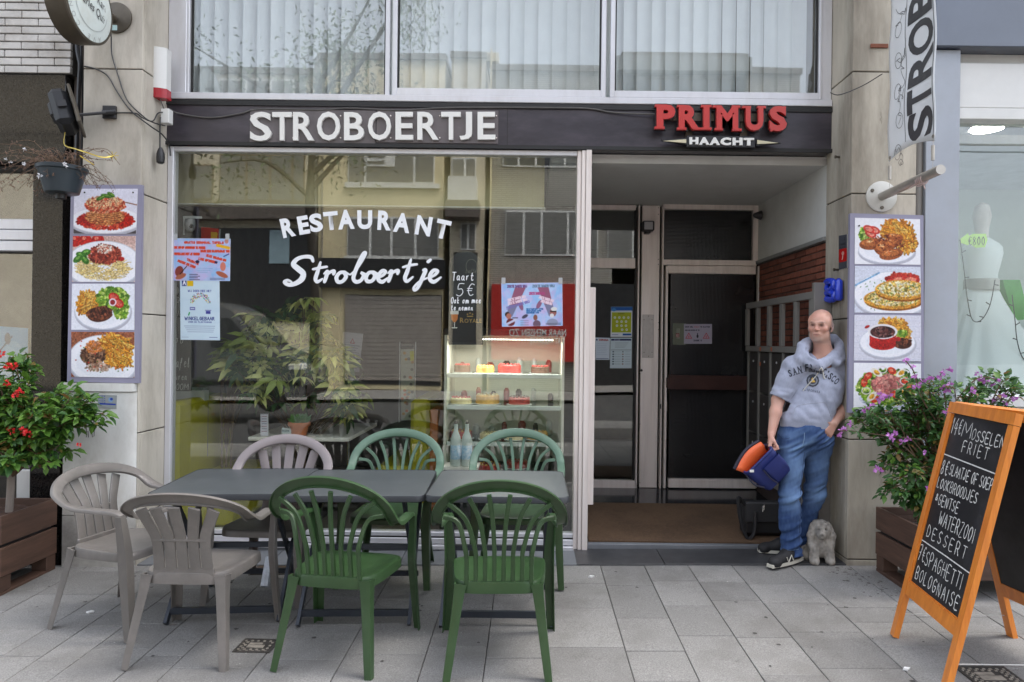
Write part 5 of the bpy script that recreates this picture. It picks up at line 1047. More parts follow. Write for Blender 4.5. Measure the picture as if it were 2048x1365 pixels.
letter(([(690,545),(680,546),(673,555),(676,564),(685,563),(692,554),(689,546),(698,549)],[6,6,7,7,6,7,6,3]))
letter(([(700,550),(712,540),(724,522),(731,507),(726,509),(716,530),(707,555),(712,564),(722,561),(727,551),(723,546),(732,549)],[3,4,5,6,6,7,7,7,6,6,5,3]))
letter(([(747,545),(738,546),(732,555),(735,563),(744,562),(750,553),(747,545),(757,549)],[6,6,7,7,6,7,6,3]))
letter(([(757,556),(766,551),(771,544),(765,542),(758,550),(757,560),(765,564),(776,556)],[3,5,6,6,7,7,7,3]))
letter(([(776,547),(783,542),(781,552),(777,563)],[3,6,7,6]),([(781,551),(788,544),(796,542),(795,548)],[3,5,7,5]))
letter(([(822,519),(815,542),(810,556),(814,563),(826,554)],[4,7,7,6,3]),([(806,535),(820,531),(834,529)],[4,5,4]))
letter(([(829,541),(836,541),(831,556),(824,574),(817,581),(817,574),(830,563),(846,555)],[4,7,7,6,5,4,4,3]),([(860,516),(863,513)],[6,4])) if 0 else letter(([(846,541),(851,541),(845,556),(836,575),(829,581),(828,575),(840,563),(858,555)],[4,7,7,6,5,4,4,3]),([(856,524),(861,520)],[6,5]))
letter(([(860,556),(870,550),(875,543),(868,541),(861,549),(860,559),(868,564),(882,555)],[3,5,6,6,7,7,7,3]))
# arched sandwich-board decal "Taart 5 euro" : dark arched sheet behind the glass with lettering
GB=D1+.026
ar=thing('arched_sign','dark arched beer sign with gold ROYALE behind the window, chalked Taart 5€ above','sign',tuple(P(931,690,GB)))
pts=[(897,690),(897,545)]+[(931-34*math.cos(t),540-38*math.sin(t)) for t in np.linspace(.15,math.pi-.15,14)]+[(966,545),(966,690)]
MB().prism([P(u,v,GB+.004) for u,v in pts],(0,.006,0)).build('panel',M('arched_panel',(.035,.04,.043),.4,var=.3,vs_=4),ar)
a=P(899,685,GB+.003);b=P(964,622,GB+.003); MB().box(a.x,b.x,GB,GB+.0035,a.z,b.z).build('lower_panel',M('near_black',(.012,.012,.014),.4),ar)
m_gold=M('gold_print',(.42,.26,.07),.4); mb=MB()
for ch,u0,u1,v0,v1 in (('R',921,928.5,636,646),('O',930,938,638,646),('Y',939,946,638,646),('A',946,953,638,646),('L',954,959,638,646),('E',960,965,638,646)):
    fit_letter(mb,ch,u0-1,u1-1,v0,v1,GB-.0004,.0006,bold=.01)
for k in range(3): mb.lathe(P(935+k*5,629-(k==1)*2,GB-.001),[(.006,0),(.006,.0008)],8,(0,1,0))
p=P(934,632,GB-.001); mb.box(p.x,p.x+.045,GB-.0018,GB-.001,p.z-.008,p.z)
mb.build('lettering',m_gold,ar,angle=None)
mb=MB(); mb.prism([P(u,v,GB-.001) for u,v in ((902,628),(916,628),(915,639),(911,645),(907,645),(903,639))],(0,.001,0)); mb.build('beer',M('amber',(.62,.20,.05),.3),ar)
mb=MB(); 
for q in (((901,622),(917,622),(917,629),(901,629)),((908.2,645),(909.8,645),(909.8,655),(908.2,655)),((903,655),(915,655),(914,657),(904,657))): mb.prism([P(u,v,GB-.002) for u,v in q],(0,.001,0))
mb.build('glass_and_foam',m_sw,ar)
mb=MB()
for ch,u0,u1 in (('L',931,935),('e',936,941),('f',942,945),('f',946,949),('e',950,955)): fit_letter(mb,ch,u0,u1,538 if ch in 'Lf' else 541,547,GB-.0004,.0006,shear=.3)
t_=np.linspace(0,6.3,20); ribbon(mb,[P(943+11*math.cos(t),533+14*math.sin(t),GB-.001) for t in t_],.004,(0,-1,0)); mb.build('faint_emblem',M('faded_gold',(.16,.16,.13),.5),ar,angle=None)
def hand(par,mat,txt,u,v,wd,hh,d,th=.0045,jit=.03,cw=.55,seed=1,name='chalk_writing',slant=.12):
    mb=MB(); st,tot=strokes(txt,cw,.2,jit,random.Random(seed))
    for s_ in st: ribbon(mb,spline([P(u+(a+b*slant)/tot*wd,v-b*hh,d) for a,b in s_],2),th,(0,-1,0))
    return mb.build(name,mat,par,angle=None,fix=False)
cw_=thing('window_lettering','handwritten Taart 5€ Ook om mee te nemen on the glass beside the tall poster','lettering',tuple(P(930,610,GD)))
hand(cw_,m_vin,'Taart',904,561,44,16,GD,.006); hand(cw_,m_vin,'5€',912,592,36,24,GD,.005); hand(cw_,m_vin,'Ook om mee',902,607,60,12,GD,.005); hand(cw_,m_vin,'te nemen',902,621,44,11,GD,.005)
# notices on the side light of the doorway
DG=DV-.008
c1=Canvas(66,92,(.86,.88,.90)); c1.rect(0,0,.72,.14,(.10,.36,.66)); c1.ell(.1,.1,.08,.06,(.25,.55,.8)); c1.rect(.16,.12,.7,.17,(.8,.84,.88)); c1.rect(.03,.18,.69,.86,(.66,.70,.10)); c1.text('SAMEN',.25,.25,.03,(.2,.2,.1),width=.2)
for j,n_i in enumerate((4,3,3,2)):
    for i in range(n_i): c1.ell(.36+(i-(n_i-1)/2)*.15+(.1 if j==3 else 0),.36+j*.135,.045,.045,(.90,.91,.90)); c1.ell_fast(.36+(i-(n_i-1)/2)*.15+(.1 if j==3 else 0),.36+j*.135,.02,.02,(.65,.7,.6))
c1.rect(.4,.89,.7,.96,(.1,.33,.62)); c1.line([(.05,.93),(.25,.93)],.015,(.3,.4,.6))
c2=Canvas(66,92,(.78,.84,.86)); c2.rect(.02,.03,.7,.10,(.15,.18,.36)); c2.text('AFSTAND',.12,.09,.035,(.8,.8,.85),width=.2)
for i in range(5): c2.line([(.16,.16+i*.04),(.6-.03*i,.16+i*.04)],.008,(.55,.6,.63))
c2.rect(.02,.39,.7,.41,(.2,.22,.25))
for i in range(6): c2.ell_fast(.1,.46+i*.08,.035,.022,(.25,.3,.35)); c2.ell_fast(.42,.46+i*.08,.03,.018,(.5,.25,.15) if i%2 else (.3,.3,.3)); c2.line([(.5,.46+i*.08),(.66,.46+i*.08)],.008,(.5,.55,.6)); c2.line([(.16,.46+i*.08),(.34,.46+i*.08)],.008,(.5,.6,.6))
c3=Canvas(50,76,(.82,.86,.90)); c3.rect(0,0,.66,.02,(.2,.25,.4)); c3.ell_fast(.06,.11,.04,.04,(.1,.15,.4)); c3.text('CORONA',.16,.14,.06,(.6,.1,.1),width=.42,lw=.3)
for i in range(7): c3.line([(.08,.28+i*.08),(.55-.04*(i%3),.28+i*.08)],.008,(.6,.66,.75))
c3.rect(.02,.93,.62,.96,(.15,.2,.4))
poster('door_notice','blue and yellow green notice with white dots on the side light of the doorway',c1,[(1222,614),(1265,614),(1264,674),(1221,674)],'notice',DG)
poster('door_notice','pale notice with rows of small pictures, lower right on the side light',c2,[(1221,676),(1264,676),(1263,737),(1220,737)],'notice',DG)
poster('door_notice','small white notice headed in red, lower left on the side light',c3,[(1191,675),(1220,676),(1219,720),(1191,720)],'notice',DG)
c4=Canvas(72,60,(.42,.44,.38)); 
for i in range(4): c4.line([(.38+i*.08,.25),(.38+i*.08,.7)],.03,(.66,.66,.62))
c4.rect(.28,.46,.62,.66,(.45,.05,.05)); c4.text('NEE',.33,.63,.12,(.75,.7,.68),lw=.2,width=.24)
c5=Canvas(110,78,(.66,.64,.70)); c5.text('DEUR WEL',.06,.17,.05,(.15,.12,.2),lw=.28,width=.40); c5.text('OPGELET',.5,.17,.04,(.75,.3,.35),lw=.2,width=.27); c5.text('TE SLUITEN',.82,.17,.05,(.15,.12,.2),lw=.28,width=.48); c5.text('AUB GELIEVEN AF TE',.06,.34,.05,(.15,.12,.2),lw=.28,width=.72); c5.text('DANK U',.50,.87,.07,(.12,.1,.2),lw=.25,width=.40)
for x in (.24,1.12): c5.line([(x-.15,.72),(x,.46),(x+.15,.72),(x-.15,.72)],.03,(.72,.2,.25)); c5.ell_fast(x,.64,.04,.06,(.78,.4,.42))
c5.ell_fast(.68,.62,.05,.09,(.10,.09,.16)); c5.ell_fast(.68,.5,.025,.04,(.10,.09,.16))
poster('door_notice','small greyish sticker with a red box on the dark door pane',c4,[(1345.5,647),(1372,647),(1371,690),(1345.5,690)],'notice',DV-.0215)
poster('door_notice','white notice with two red warning triangles on the dark door pane',c5,[(1368,648.5),(1424,648.5),(1424,688),(1368,688)],'notice',DV-.023)
# ================================================ A-BOARD WITH CHALKED MENU
m_or=M('orange_varnished_wood',(.62,.19,.03),.35,var=.3,vs_=5,col2=(.78,.27,.04),stretch=(8,8,.6),coat=.2,dirt=(.45,.11,.02),dirt_s=3,dirt_amt=.5)
m_chb=M('chalkboard',(.015,.015,.017),.55,var=.4,vs_=2,dirt=(.06,.06,.065),dirt_s=3.5,dirt_amt=.6)
m_chalk=M('chalk',(.66,.66,.64),.9,var=.2,vs_=60,scuff=(.16,.16,.16),scuff_s=130,scuff_t=.55)
ab=thing('chalkboard_stand','orange wooden A board with chalked menu of mosselen, friet and spaghetti','sandwich board',(2.25,3.4,zg(2.2,3.4)))
def A_(s,t,off=0.,side=-1):
    """s metres from the far upright to the near one, t metres up the slope"""
    f=Vector((1.955,3.71,zg(1.95,3.71))); g=Vector((1.880,3.09,zg(1.88,3.09))); hd=(g-f); hd.z=0; hd=hd.normalized(); up=Vector((.305,-.0,1.235)).normalized(); n=hd.cross(up).normalized()
    if n.x>0: n=-n
    p=f+hd*s+up*t+n*off
    if side>0: p=Vector((4.50-p.x,p.y,p.z))
    return p
LW=.62; TL=1.272
def bar_(mb,s0,s1,t0,t1,o0,o1,side=-1):
    v=[A_(s,t,o,side) for o in (o0,o1) for t in (t0,t1) for s in (s0,s1)]; mb.add(v,[(0,2,3,1),(4,5,7,6),(0,1,5,4),(2,6,7,3),(0,4,6,2),(1,3,7,5)])
def upr(mb,s0,s1,t0,t1,side=-1):
    bar_(mb,s0,s1,t0,t1,0,.028,side)
for side in (-1,1):
    fr=thing('front_frame' if side<0 else 'rear_frame',None,None,(2.25,3.4,0)); fr.parent=ab; fr.location=(0,0,-zg(2.2,3.4)); WO[fr.name]=Vector((2.25,3.4,0))
    for a,b_ in ((0,.045),(LW-.045,LW)): mb=MB(); upr(mb,a,b_,0,TL-.058,side); mb.build('upright',m_or,fr)
    for a,b_,s0,s1 in ((TL-.056,TL,0,LW),(.235,.305,.046,LW-.046)): mb=MB(); bar_(mb,s0,s1,a,b_,0.0 if a<1 else -.002,.026 if a<1 else .030,side); mb.build('rail',m_or,fr)
    mb=MB(); bar_(mb,.046,LW-.046,.306,TL-.057,.004,.014,side); mb.build('panel',m_chb,fr)
    mb=MB(); bar_(mb,.046,LW-.046,.306,.312,.015,.02,side); bar_(mb,.046,.052,.313,TL-.06,.015,.02,side); mb.build('bead',m_or,fr)
mb=MB().tube([A_(.02,.12,.01,-1),A_(.02,.12,.01,1)],.002,4).tube([A_(.6,.12,.01,-1),A_(.6,.12,.01,1)],.002,4); mb.build('cord',M('white_cord',(.6,.6,.58),.7),ab)
rs=random.Random(21); mbc=MB()
def chalk(txt,s,t,wd,hh,cw=.6,sp=.22,th=.0050,seed=0):
    st,tot=strokes(txt,cw,sp,.04,random.Random(seed))
    for s_ in st:
        pts=spline([A_(s+a/tot*wd,t+b*hh,.0152) for a,b in s_],3); pts=[p+Vector((0,rs.uniform(-.0006,.0006),rs.uniform(-.0006,.0006))) for p in pts]
        ribbon(mbc,pts,th*rs.uniform(.8,1.15),(A_(0,0,1)-A_(0,0,0)))
nA=(A_(0,0,1)-A_(0,0,0))
L=.05
chalk('14€',L+.012,1.115,.10,.078,.5,seed=1); chalk('M',L+.125,1.11,.085,.075,seed=12); chalk('OSSELEN',L+.225,1.105,.285,.052,seed=2); chalk('FRIET',L+.165,1.035,.24,.055,.5,.35,seed=3)
ribbon(mbc,[A_(L,.996,.0152),A_(LW/2,.990,.0152),A_(LW-.05,.984,.0152)],.006,nA)
chalk('8€',L+.012,.895,.072,.075,.5,seed=4); chalk('SLAATJE OF SOEP',L+.10,.905,.405,.052,seed=5); chalk('LOOKBROODJES',L+.012,.822,.40,.050,seed=6)
chalk('&',L+.03,.757,.024,.034,seed=7); chalk('GENTSE',L+.07,.742,.205,.052,.5,seed=8); chalk('WATERZOOI',L+.12,.650,.35,.066,.5,seed=9)
chalk('DESSERT',L+.035,.562,.40,.058,.5,.4,seed=10)
ribbon(mbc,[A_(L,.532,.0152),A_(LW/2,.528,.0152),A_(LW-.05,.520,.0152)],.006,nA)
chalk('7€',L+.008,.432,.07,.075,.5,seed=13); chalk('SPAGHETTI',L+.088,.430,.38,.068,.5,seed=14); chalk('BOLOGNAISE',L+.03,.335,.45,.062,.5,.3,seed=15)
o=mbc.build('chalk_writing',m_chalk,[c for c in ab.children if c.name.startswith('front_frame')][0],angle=None,fix=False)
# ================================================ CHAIRS AND TABLES
def lerp3(a,b,t): return Vector(a)*(1-t)+Vector(b)*t
CSEC=[(-.5,0),(-.5,.75),(-.42,1),(.42,1),(.5,.75),(.5,0),(.42,0),(.40,.6),(-.40,.6),(-.42,0)]
RSEC=[(-.5,-.3),(-.5,.3),(-.4,.5),(.4,.5),(.5,.3),(.5,-.3),(.4,-.5),(-.4,-.5)]
LSEC=[(-.5,-.1),(-.42,.05),(0,.5),(.42,.05),(.5,-.1),(.42,-.14),(0,.30),(-.42,-.14)]
def make_chair(kind,mat,label):
    root=thing('garden_chair',label,'garden chair',(0,0,0),group='plastic garden chairs round the pavement tables')
    k=1.0; ys=-.20
    # arch + arms: one moulded rail
    H0,HT,WX=.655,(.835 if kind=='taupe' else .925),.318
    pts=[];Ws=[];Ns=[]
    def side(s):
        a=[];
        # arm from front to back
        arm=[((.285*s,.215,.625),(s,0,0),(0,.25,1)),((.293*s,.17,.645),(s,0,0),(0,0,1)),((.305*s,.05,.652),(s,0,0),(0,0,1)),((.316*s,-.06,.662),(s,0,0),(0,.1,1)),((.320*s,-.13,.690),(s*.95,0,.3),(0,.55,.85))]
        return arm
    arm=side(1)
    for p,w,n in arm: pts.append(Vector(p));Ws.append(Vector(w).normalized());Ns.append(Vector(n).normalized())
    bn=Vector((0,1,.38)).normalized()
    for i in range(1,18):
        t=math.pi*(i)/18; x=WX*math.cos(t); z=.70+(HT-.70)*math.sin(t)**.9; y=-.165-.13*math.sin(t)
        pts.append(Vector((x,y,z))); w=Vector((math.cos(t),0,math.sin(t)*1.0)); w=(w-bn*w.dot(bn)).normalized(); Ws.append(w); Ns.append(bn)
    for p,w,n in reversed(side(-1)): pts.append(Vector(p));Ws.append(Vector(w).normalized());Ns.append(Vector(n).normalized())
    # smooth
    P2=spline(pts,3); W2=spline(Ws,3); N2=spline(Ns,3); W2=[w.normalized() for w in W2]; N2=[(n-w*n.dot(w)).normalized() for n,w in zip(N2,W2)]
    nn=len(P2); bwid=.058 if kind=='green' else .062
    sc=[(bwid*(.80+.2*math.sin(math.pi*i/(nn-1))),.020) for i in range(nn)]
    P2=[p-w*bwid*.35 for p,w in zip(P2,W2)]
    MB().sweep(P2,W2,N2,CSEC,sc).build('back_rail',mat,root,angle=50,world=False)
    def arch(t): return Vector(((WX-.055)*math.cos(t),-.165-.13*math.sin(t)-.002,.70+(HT-.055-.70)*math.sin(t)**.9))
    if kind=='green':
        N=8
        for i in range(N):
            q=(i-(N-1)/2)/((N-1)/2); xb=-q*.152; t=math.pi/2+q*R(74)
            top=arch(t); 
            if abs(q)>.9: top=Vector((-q*.262,-.175,.735))
            elif abs(q)>.6: top=Vector((-q*.335,-.235,.815))
            p0=Vector((xb,ys+.005,.425)); p1=Vector((xb*1.0,ys-.012,.54)); p2=Vector((xb*1.04,ys-.022,.60)); mid=(top+p2)/2+Vector((-(top.x-p2.x)*.16,0,.035*abs(q)*abs(q)*(1)+.012))
            sp=spline([p0,p1,p2,mid,top],5); n_=len(sp)
            Wd=[];Nd=[]
            for j,p in enumerate(sp):
                T=(sp[min(j+1,n_-1)]-sp[max(j-1,0)]).normalized(); n0=Vector((0,1,.18)); w=T.cross(n0).normalized(); Wd.append(w); Nd.append(w.cross(T).normalized())
            MB().sweep(sp,Wd,Nd,RSEC,[(.021,.016)]*n_).build('slat',mat,root,angle=50,world=False)
    else:
        N=5
        for i in range(N):
            q=(i-(N-1)/2)/2; xb=-q*.122; t=math.pi/2+q*R(42); top=arch(t)
            sp=spline([Vector((xb,ys+.005,.425)),Vector((xb*.95,ys-.012,.52)),Vector((xb*.98,ys-.03,.62)),lerp3((xb*.98,ys-.03,.62),top,.55)+Vector((0,.0,.004)),top],4); n_=len(sp); Wd=[];Nd=[]
            for j,p in enumerate(sp):
                T=(sp[min(j+1,n_-1)]-sp[max(j-1,0)]).normalized(); w=T.cross(Vector((0,1,.18))).normalized(); Wd.append(w); Nd.append(w.cross(T).normalized())
            sc=[((.052 if j<n_*.3 else .046+.012*(j/n_)),.012) for j in range(n_)]
            MB().sweep(sp,Wd,Nd,RSEC,sc).build('slat',mat,root,angle=50,world=False)
        mb=MB(); mb.box(-.135,.135,ys-.034,ys-.022,.598,.612,b=.003); mb.box(-.150,.150,ys-.006,ys+.012,.425,.462,b=.004); mb.build('back_bridge',mat,root,world=False)
    # seat: dished panel with rolled rim and apron
    n=18; vs=[];fs=[]
    def outl(a):  # rounded trapezoid outline
        ca,sa=math.cos(a),math.sin(a); e=.42; x=math.copysign(abs(ca)**e,ca); y=math.copysign(abs(sa)**e,sa)
        w=.205+(.245-.205)*(y+1)/2; return x*w, .005+y*.215
    K=40; rings=[(0,.418),(.35,.419),(.7,.424),(.88,.432),(.96,.436),(1.0,.432),(1.015,.42),(1.02,.385),(.995,.385),(.99,.415)]
    for r_,z in rings:
        for k_ in range(K):
            x,y=outl(2*math.pi*k_/K); yy=.005+(y-.005)*r_; zz=z-(max(0,yy-.14)*.16)+(.006*max(0,-yy/.2)); 
            if z<.39: zz=z-.02*max(0,1-abs(abs(x)-.0)/.25)*0+ (.0 if abs(yy)<.5 else 0)
            vs.append((x*r_,yy,zz))
    for i in range(len(rings)-1):
        for k_ in range(K): fs.append((i*K+k_,i*K+(k_+1)%K,(i+1)*K+(k_+1)%K,(i+1)*K+k_))
    MB().add(vs,fs).build('seat',mat,root,angle=50,world=False)
    # legs
    def leg(path,wds,face):
        sp=spline(path,4); n_=len(sp); Wd=[];Nd=[]; f=Vector(face).normalized()
        for j in range(n_):
            T=(sp[min(j+1,n_-1)]-sp[max(j-1,0)]).normalized(); w=T.cross(f).normalized(); Wd.append(w); Nd.append(w.cross(T).normalized()*(1 if w.cross(T).dot(f)>0 else -1))
        sc=[]
        for j in range(n_):
            t=j/(n_-1)*(len(wds)-1); k_=min(int(t),len(wds)-2); a=wds[k_]+(wds[k_+1]-wds[k_])*(t-k_); sc.append((a,a*.8))
        MB().sweep(sp,Wd,Nd,LSEC,sc).build('leg',mat,root,angle=40,world=False)
    for s in (1,-1):
        leg([(.280*s,.212,.640),(.270*s,.225,.50),(.266*s,.235,.36),(.284*s,.272,0)],[.050,.066,.074,.052],(s*.7,.75,0))
        leg([(.185*s,-.185,.425),(.196*s,-.205,.33),(.238*s,-.285,0)],[.085,.066,.048],(s*.7,-.75,0))
    return root
m_tau=M('taupe_plastic',(.142,.131,.120),.38,var=.07,vs_=6,dirt=(.34,.30,.28),dirt_s=5,dirt_amt=.3,bump=.02,bs=300,rnd=.04,scuff=(.30,.27,.25),scuff_s=30,scuff_t=.66)
m_grn=M('dark_green_plastic',(.027,.062,.021),.36,var=.12,vs_=5,dirt=(.06,.10,.055),dirt_s=4,dirt_amt=.4,bump=.02,bs=300,rnd=.05,scuff=(.11,.17,.10),scuff_s=26,scuff_t=.64)
m_grf=M('faded_green_plastic',(.085,.155,.105),.45,var=.12,vs_=5,dirt=(.19,.26,.20),dirt_s=3,dirt_amt=.5)
m_pnk=M('faded_taupe_plastic',(.22,.19,.19),.45,var=.06,vs_=6)
c_t=make_chair('taupe',m_tau,'taupe slatted chair at the far left, turned to face right beside the cabinet')
c_g=make_chair('green',m_grn,'dark green fan back chair nearest the doorway, seen squarely from behind')
def put(o,x,y,rz,label=None):
    o.location=(x,y,zg(x,y)); o.rotation_euler=(math.atan(.02),-math.atan(.012)*0,rz)
    if label: o['label']=label
def recol(o,mat,tops=('back_rail','slat','back_bridge')):
    for ch in o.children:
        if ch.name.split('.')[0] in tops:
            ch.data=ch.data.copy(); ch.data.materials.clear(); ch.data.materials.append(mat)
t2=copy_tree(c_t); t3=make_chair('taupe_tall',m_tau,''); g2=copy_tree(c_g); g3=copy_tree(c_g); g4=copy_tree(c_g)
put(c_g,-.14,3.49,R(2)); put(g2,-.915,3.56,R(-9))
put(c_t,-2.24,3.95,R(-104)); put(t2,-1.665,3.61,R(-1),'taupe slatted chair seen from behind in front of the left table')
put(t3,-1.59,4.33,R(178),'pale taupe chair behind the left table with its back to the window'); recol(t3,m_pnk)
put(g3,-.90,4.60,R(180),'faded green chair behind the middle table with back to the window'); put(g4,-.075,4.60,R(181),'faded green chair behind the right table with back to the window')
recol(g3,m_grf); recol(g4,m_grf)
g2['label']='dark green fan back chair at the middle table, seen from behind turned slightly right'
# ---- folding tables
m_tt=M('table_laminate',(.062,.070,.075),.42,var=.12,vs_=120,bump=.02,bs=300,dirt=(.13,.14,.145),dirt_s=3,dirt_amt=.35,scuff=(.20,.21,.22),scuff_s=22,scuff_t=.68); m_te=M('table_edge',(.028,.031,.036),.5,var=.1); m_tl=M('table_leg_metal',(.035,.042,.055),.35,metal=.3,var=.15); m_tl2=M('table_leg_grey',(.16,.18,.21),.4,metal=.3)
def make_table():
    o=thing('folding_table','','table',(0,0,0),group='dark folding tables pushed together on the pavement')
    w=.385; r_=.06; pl=[]
    for cx_,cy_,a0 in ((w-r_,w-r_,0),(-w+r_,w-r_,90),(-w+r_,-w+r_,180),(w-r_,-w+r_,270)):
        for k in range(7): a=R(a0+k*15); pl.append((cx_+r_*math.cos(a),cy_+r_*math.sin(a)))
    MB().prism([(x*.985,y*.985,.712) for x,y in pl],(0,0,.012)).build('table_top',m_tt,o,world=False)
    mb=MB(); n=len(pl); vs=[]; 
    for sc,z in ((.984,.716),(.987,.7255),(.996,.726),(1.002,.721),(1.002,.694),(.99,.690),(.97,.692),(.97,.711)): vs+=[(x*sc,y*sc,z) for x,y in pl]
    fs=[(i*n+k,i*n+(k+1)%n,((i+1)%8)*n+(k+1)%n,((i+1)%8)*n+k) for i in range(8) for k in range(n)]; mb.add(vs,fs).build('rim',m_te,o,world=False)
    for i,s in enumerate((1,-1)):
        a=s*.30;b_=s*.265
        for (x,y0,y1) in ((a,-.30,.30),(b_,.30,-.30)):
            mb=MB(); p=Vector((x,y0,.0));q=Vector((x,y1,.69)); T=(q-p).normalized(); N=Vector((1,0,0)); W_=T.cross(N)
            mb.sweep([p,q],[W_,W_],[N,N],[(-.5,-.5),(-.5,.5),(.5,.5),(.5,-.5)],[(.038,.018)]*2); mb.build('leg',m_tl,o,world=False)
    mb=MB(); mb.box(-.29,.29,-.272,-.252,.04,.075); mb.build('crossbar',m_tl,o,world=False); mb=MB(); mb.box(-.29,.29,.212,.232,.10,.13); mb.build('crossbar',m_tl,o,world=False); mb=MB(); mb.box(-.3,.3,-.012,.008,.33,.36); mb.build('crossbar',m_tl,o,world=False)
    return o
tb1=make_table(); tb2=copy_tree(tb1); tb3=copy_tree(tb1)
def put_t(o,x,y,rz,label): o.location=(x,y,zg(x,y)); o.rotation_euler=(0,0,rz); o['label']=label
put_t(tb1,-1.70,4.15,R(5),'left dark folding table between the two taupe chairs'); put_t(tb2,-.955,4.11,R(2.5),'middle dark folding table, behind the turned green chair'); put_t(tb3,-.165,4.09,R(0),'right dark folding table, nearest the doorway')
l_=MB(); l_.lathe((0,0,0),[(.022,-.07),(.022,.07)],10); 
# silver tape round the left table leg
a=Vector((-1.48,3.98,.20)); wr=MB().tube([a+Vector((0,-.035,-.065)),a+Vector((0,.045,.075))],.025,8).build('tape_wrap',M('silver_tape',(.45,.48,.52),.35,metal=.2,var=.2,vs_=30)); tag(wr,'silver tape wrapped round a leg of the left table','tape')
# ---- manholes, grate, litter
def cover(name,label,c,w,l,rz,inner):
    o=thing(name,label,'manhole cover' if 'cover' in name else 'grate',(c[0],c[1],zg(*c)),rz=rz)
    o.rotation_euler=(math.atan(.02),0,rz)
    m_ci=M('cast_iron',(.06,.055,.05),.6,metal=.3,var=.3,bump=.2)
    mb=MB(); t=.012
    for q in ((-w,w,-l,-l+t),(-w,w,l-t,l),(-w,-w+t,-l+t,l-t),(w-t,w,-l+t,l-t)): mb.box(*q,-.01,.006)
    mb.build('rim',m_ci,o,world=False); MB().box(-w+t,w-t,-l+t,l-t,-.01,.0015).build('plate',m_ci,o,world=False)
    mb=MB()
    if inner:
        nx,ny=int(w*2/.016)-1,int(l*2/.016)-1
        for i in range(nx):
            for j in range(ny):
                x=-w+.016+i*.016; y=-l+.016+j*.016
                if abs(x)<w*.55 and abs(y)<l*.5: continue
                if (i+j)%2: mb.box(x-.006,x+.006,y-.006,y+.006,.0015,.0045)
        mb.box(-w*.5,w*.4,-l*.3,l*.1,.0015,.0045); mb.box(-w*.5,w*.2,l*.2,l*.42,.0015,.0045); mb.build('raised_pattern',M('worn_sand_iron',(.24,.215,.18),.7,var=.3,vs_=20),o,world=False)
    else:
        for i in range(13): y=-l+.02+i*(2*l-.04)/12; mb.box(-w+t,w-t,y-.006,y+.006,.0015,.006)
        mb.build('bars',M('rusty_bars',(.07,.045,.03),.8,var=.4),o,world=False)
    return o
q=P(514,1306,3.58); cover('manhole_cover','small patterned iron cover in the paving by the front taupe chair',(q.x,q.y),.095,.075,R(-2),True)
q=P(1965,1352,3.30); cover('manhole_cover','iron cover in the paving under the chalkboard stand',(q.x+.02,q.y-.04),.12,.1,R(0),True)
q=P(560,1140,4.72); cover('drain_grate','rusty drain grate under the middle chairs by the window',(q.x,q.y-.02),.17,.085,0,False)
m_lit=M('litter_white',(.75,.75,.74),.7)
for lab,u,v,d in (('crumpled white scrap on the paving left of the front taupe chair',180,1226,3.9),('white paper scrap on the paving by the chalkboard stand',1812,1340,3.29),('tiny pale scrap on the paving before the threshold',1182,1155,4.6)):
    q=P(u,v,1); t=(-H)/(q.z-H) if 0 else None
    # intersect ray with the ground
    dr=Vector((q.x,1,q.z-H)); k=(-H-.02*D0)/(dr.z-.012*dr.x-.02) ; g=Vector((dr.x*k,k,zg(dr.x*k,k)))
    mb=MB(); mb.prism([g+Vector((-.02,-.006,.001)),g+Vector((.0,-.012,.001)),g+Vector((.02,.004,.001)),g+Vector((-.004,.012,.001))],(.003,.0,.009)); o=mb.build('paper_scrap',m_lit); tag(o,lab,'litter')
rs=random.Random(31)
for i in range(26):   # cigarette ends, gum, crumbs
    x=rs.uniform(-3,2.4);y=rs.uniform(2.8,4.75); s=rs.uniform(.004,.012)
    if i>=0:
        pass
mb=MB()
for i in range(420):
    x=rs.uniform(-3.4,2.6);y=rs.uniform(2.7,4.79); s=rs.uniform(.0015,.005)*(1.6 if rs.random()<.1 else 1); z=zg(x,y)+.0006; a=rs.uniform(0,3.1)
    mb.add([(x+s*math.cos(a+k*1.57),y+s*math.sin(a+k*1.57),z) for k in range(4)]+[(x,y,z+s*.5)],[(0,1,4),(1,2,4),(2,3,4),(3,0,4)])
o=mb.build('grit',M('grit_pale',(.32,.31,.29),.9,var=.5,vs_=9),fix=False); tag(o,'scattered pale grit and crumbs on the paving','grit',kind='stuff')

# old gum spots and the soil spill by the right planter: thin flat stains on the stone
m_gum=M('old_gum',(.055,.052,.048),.9,var=.4,vs_=30); mb=MB(); rs=random.Random(77)
def blot(mb,x,y,r,z=.0016,sq=1.):
    n=9; ph=rs.uniform(0,6); c=[(x+r*math.cos(6.283*k/n)*rs.uniform(.6,1.15),y+sq*r*math.sin(6.283*k/n)*rs.uniform(.6,1.15)) for k in range(n)]
    mb.add([(a,b_,zg(a,b_)+z) for a,b_ in c],[tuple(range(n))])
for i in range(60): blot(mb,rs.uniform(-3.3,2.3),rs.uniform(2.7,4.75),rs.uniform(.006,.016))
o=mb.build('gum_spots',m_gum,angle=None,fix=False); tag(o,'old dark gum spots trodden into the paving','gum',kind='stuff')
mb=MB()
for i in range(70):
    t=rs.random(); x=2.08+.30*t+rs.gauss(0,.07); y=4.72-.75*t+rs.gauss(0,.07); blot(mb,min(x,2.30),y,rs.uniform(.003,.018)*(1.2-t),.0019)
o=mb.build('soil_spill',M('damp_soil',(.095,.088,.078),.9,var=.4,vs_=30),angle=None,fix=False); tag(o,'dark damp soil spilled on the paving beside the right planter','soil',kind='stuff')
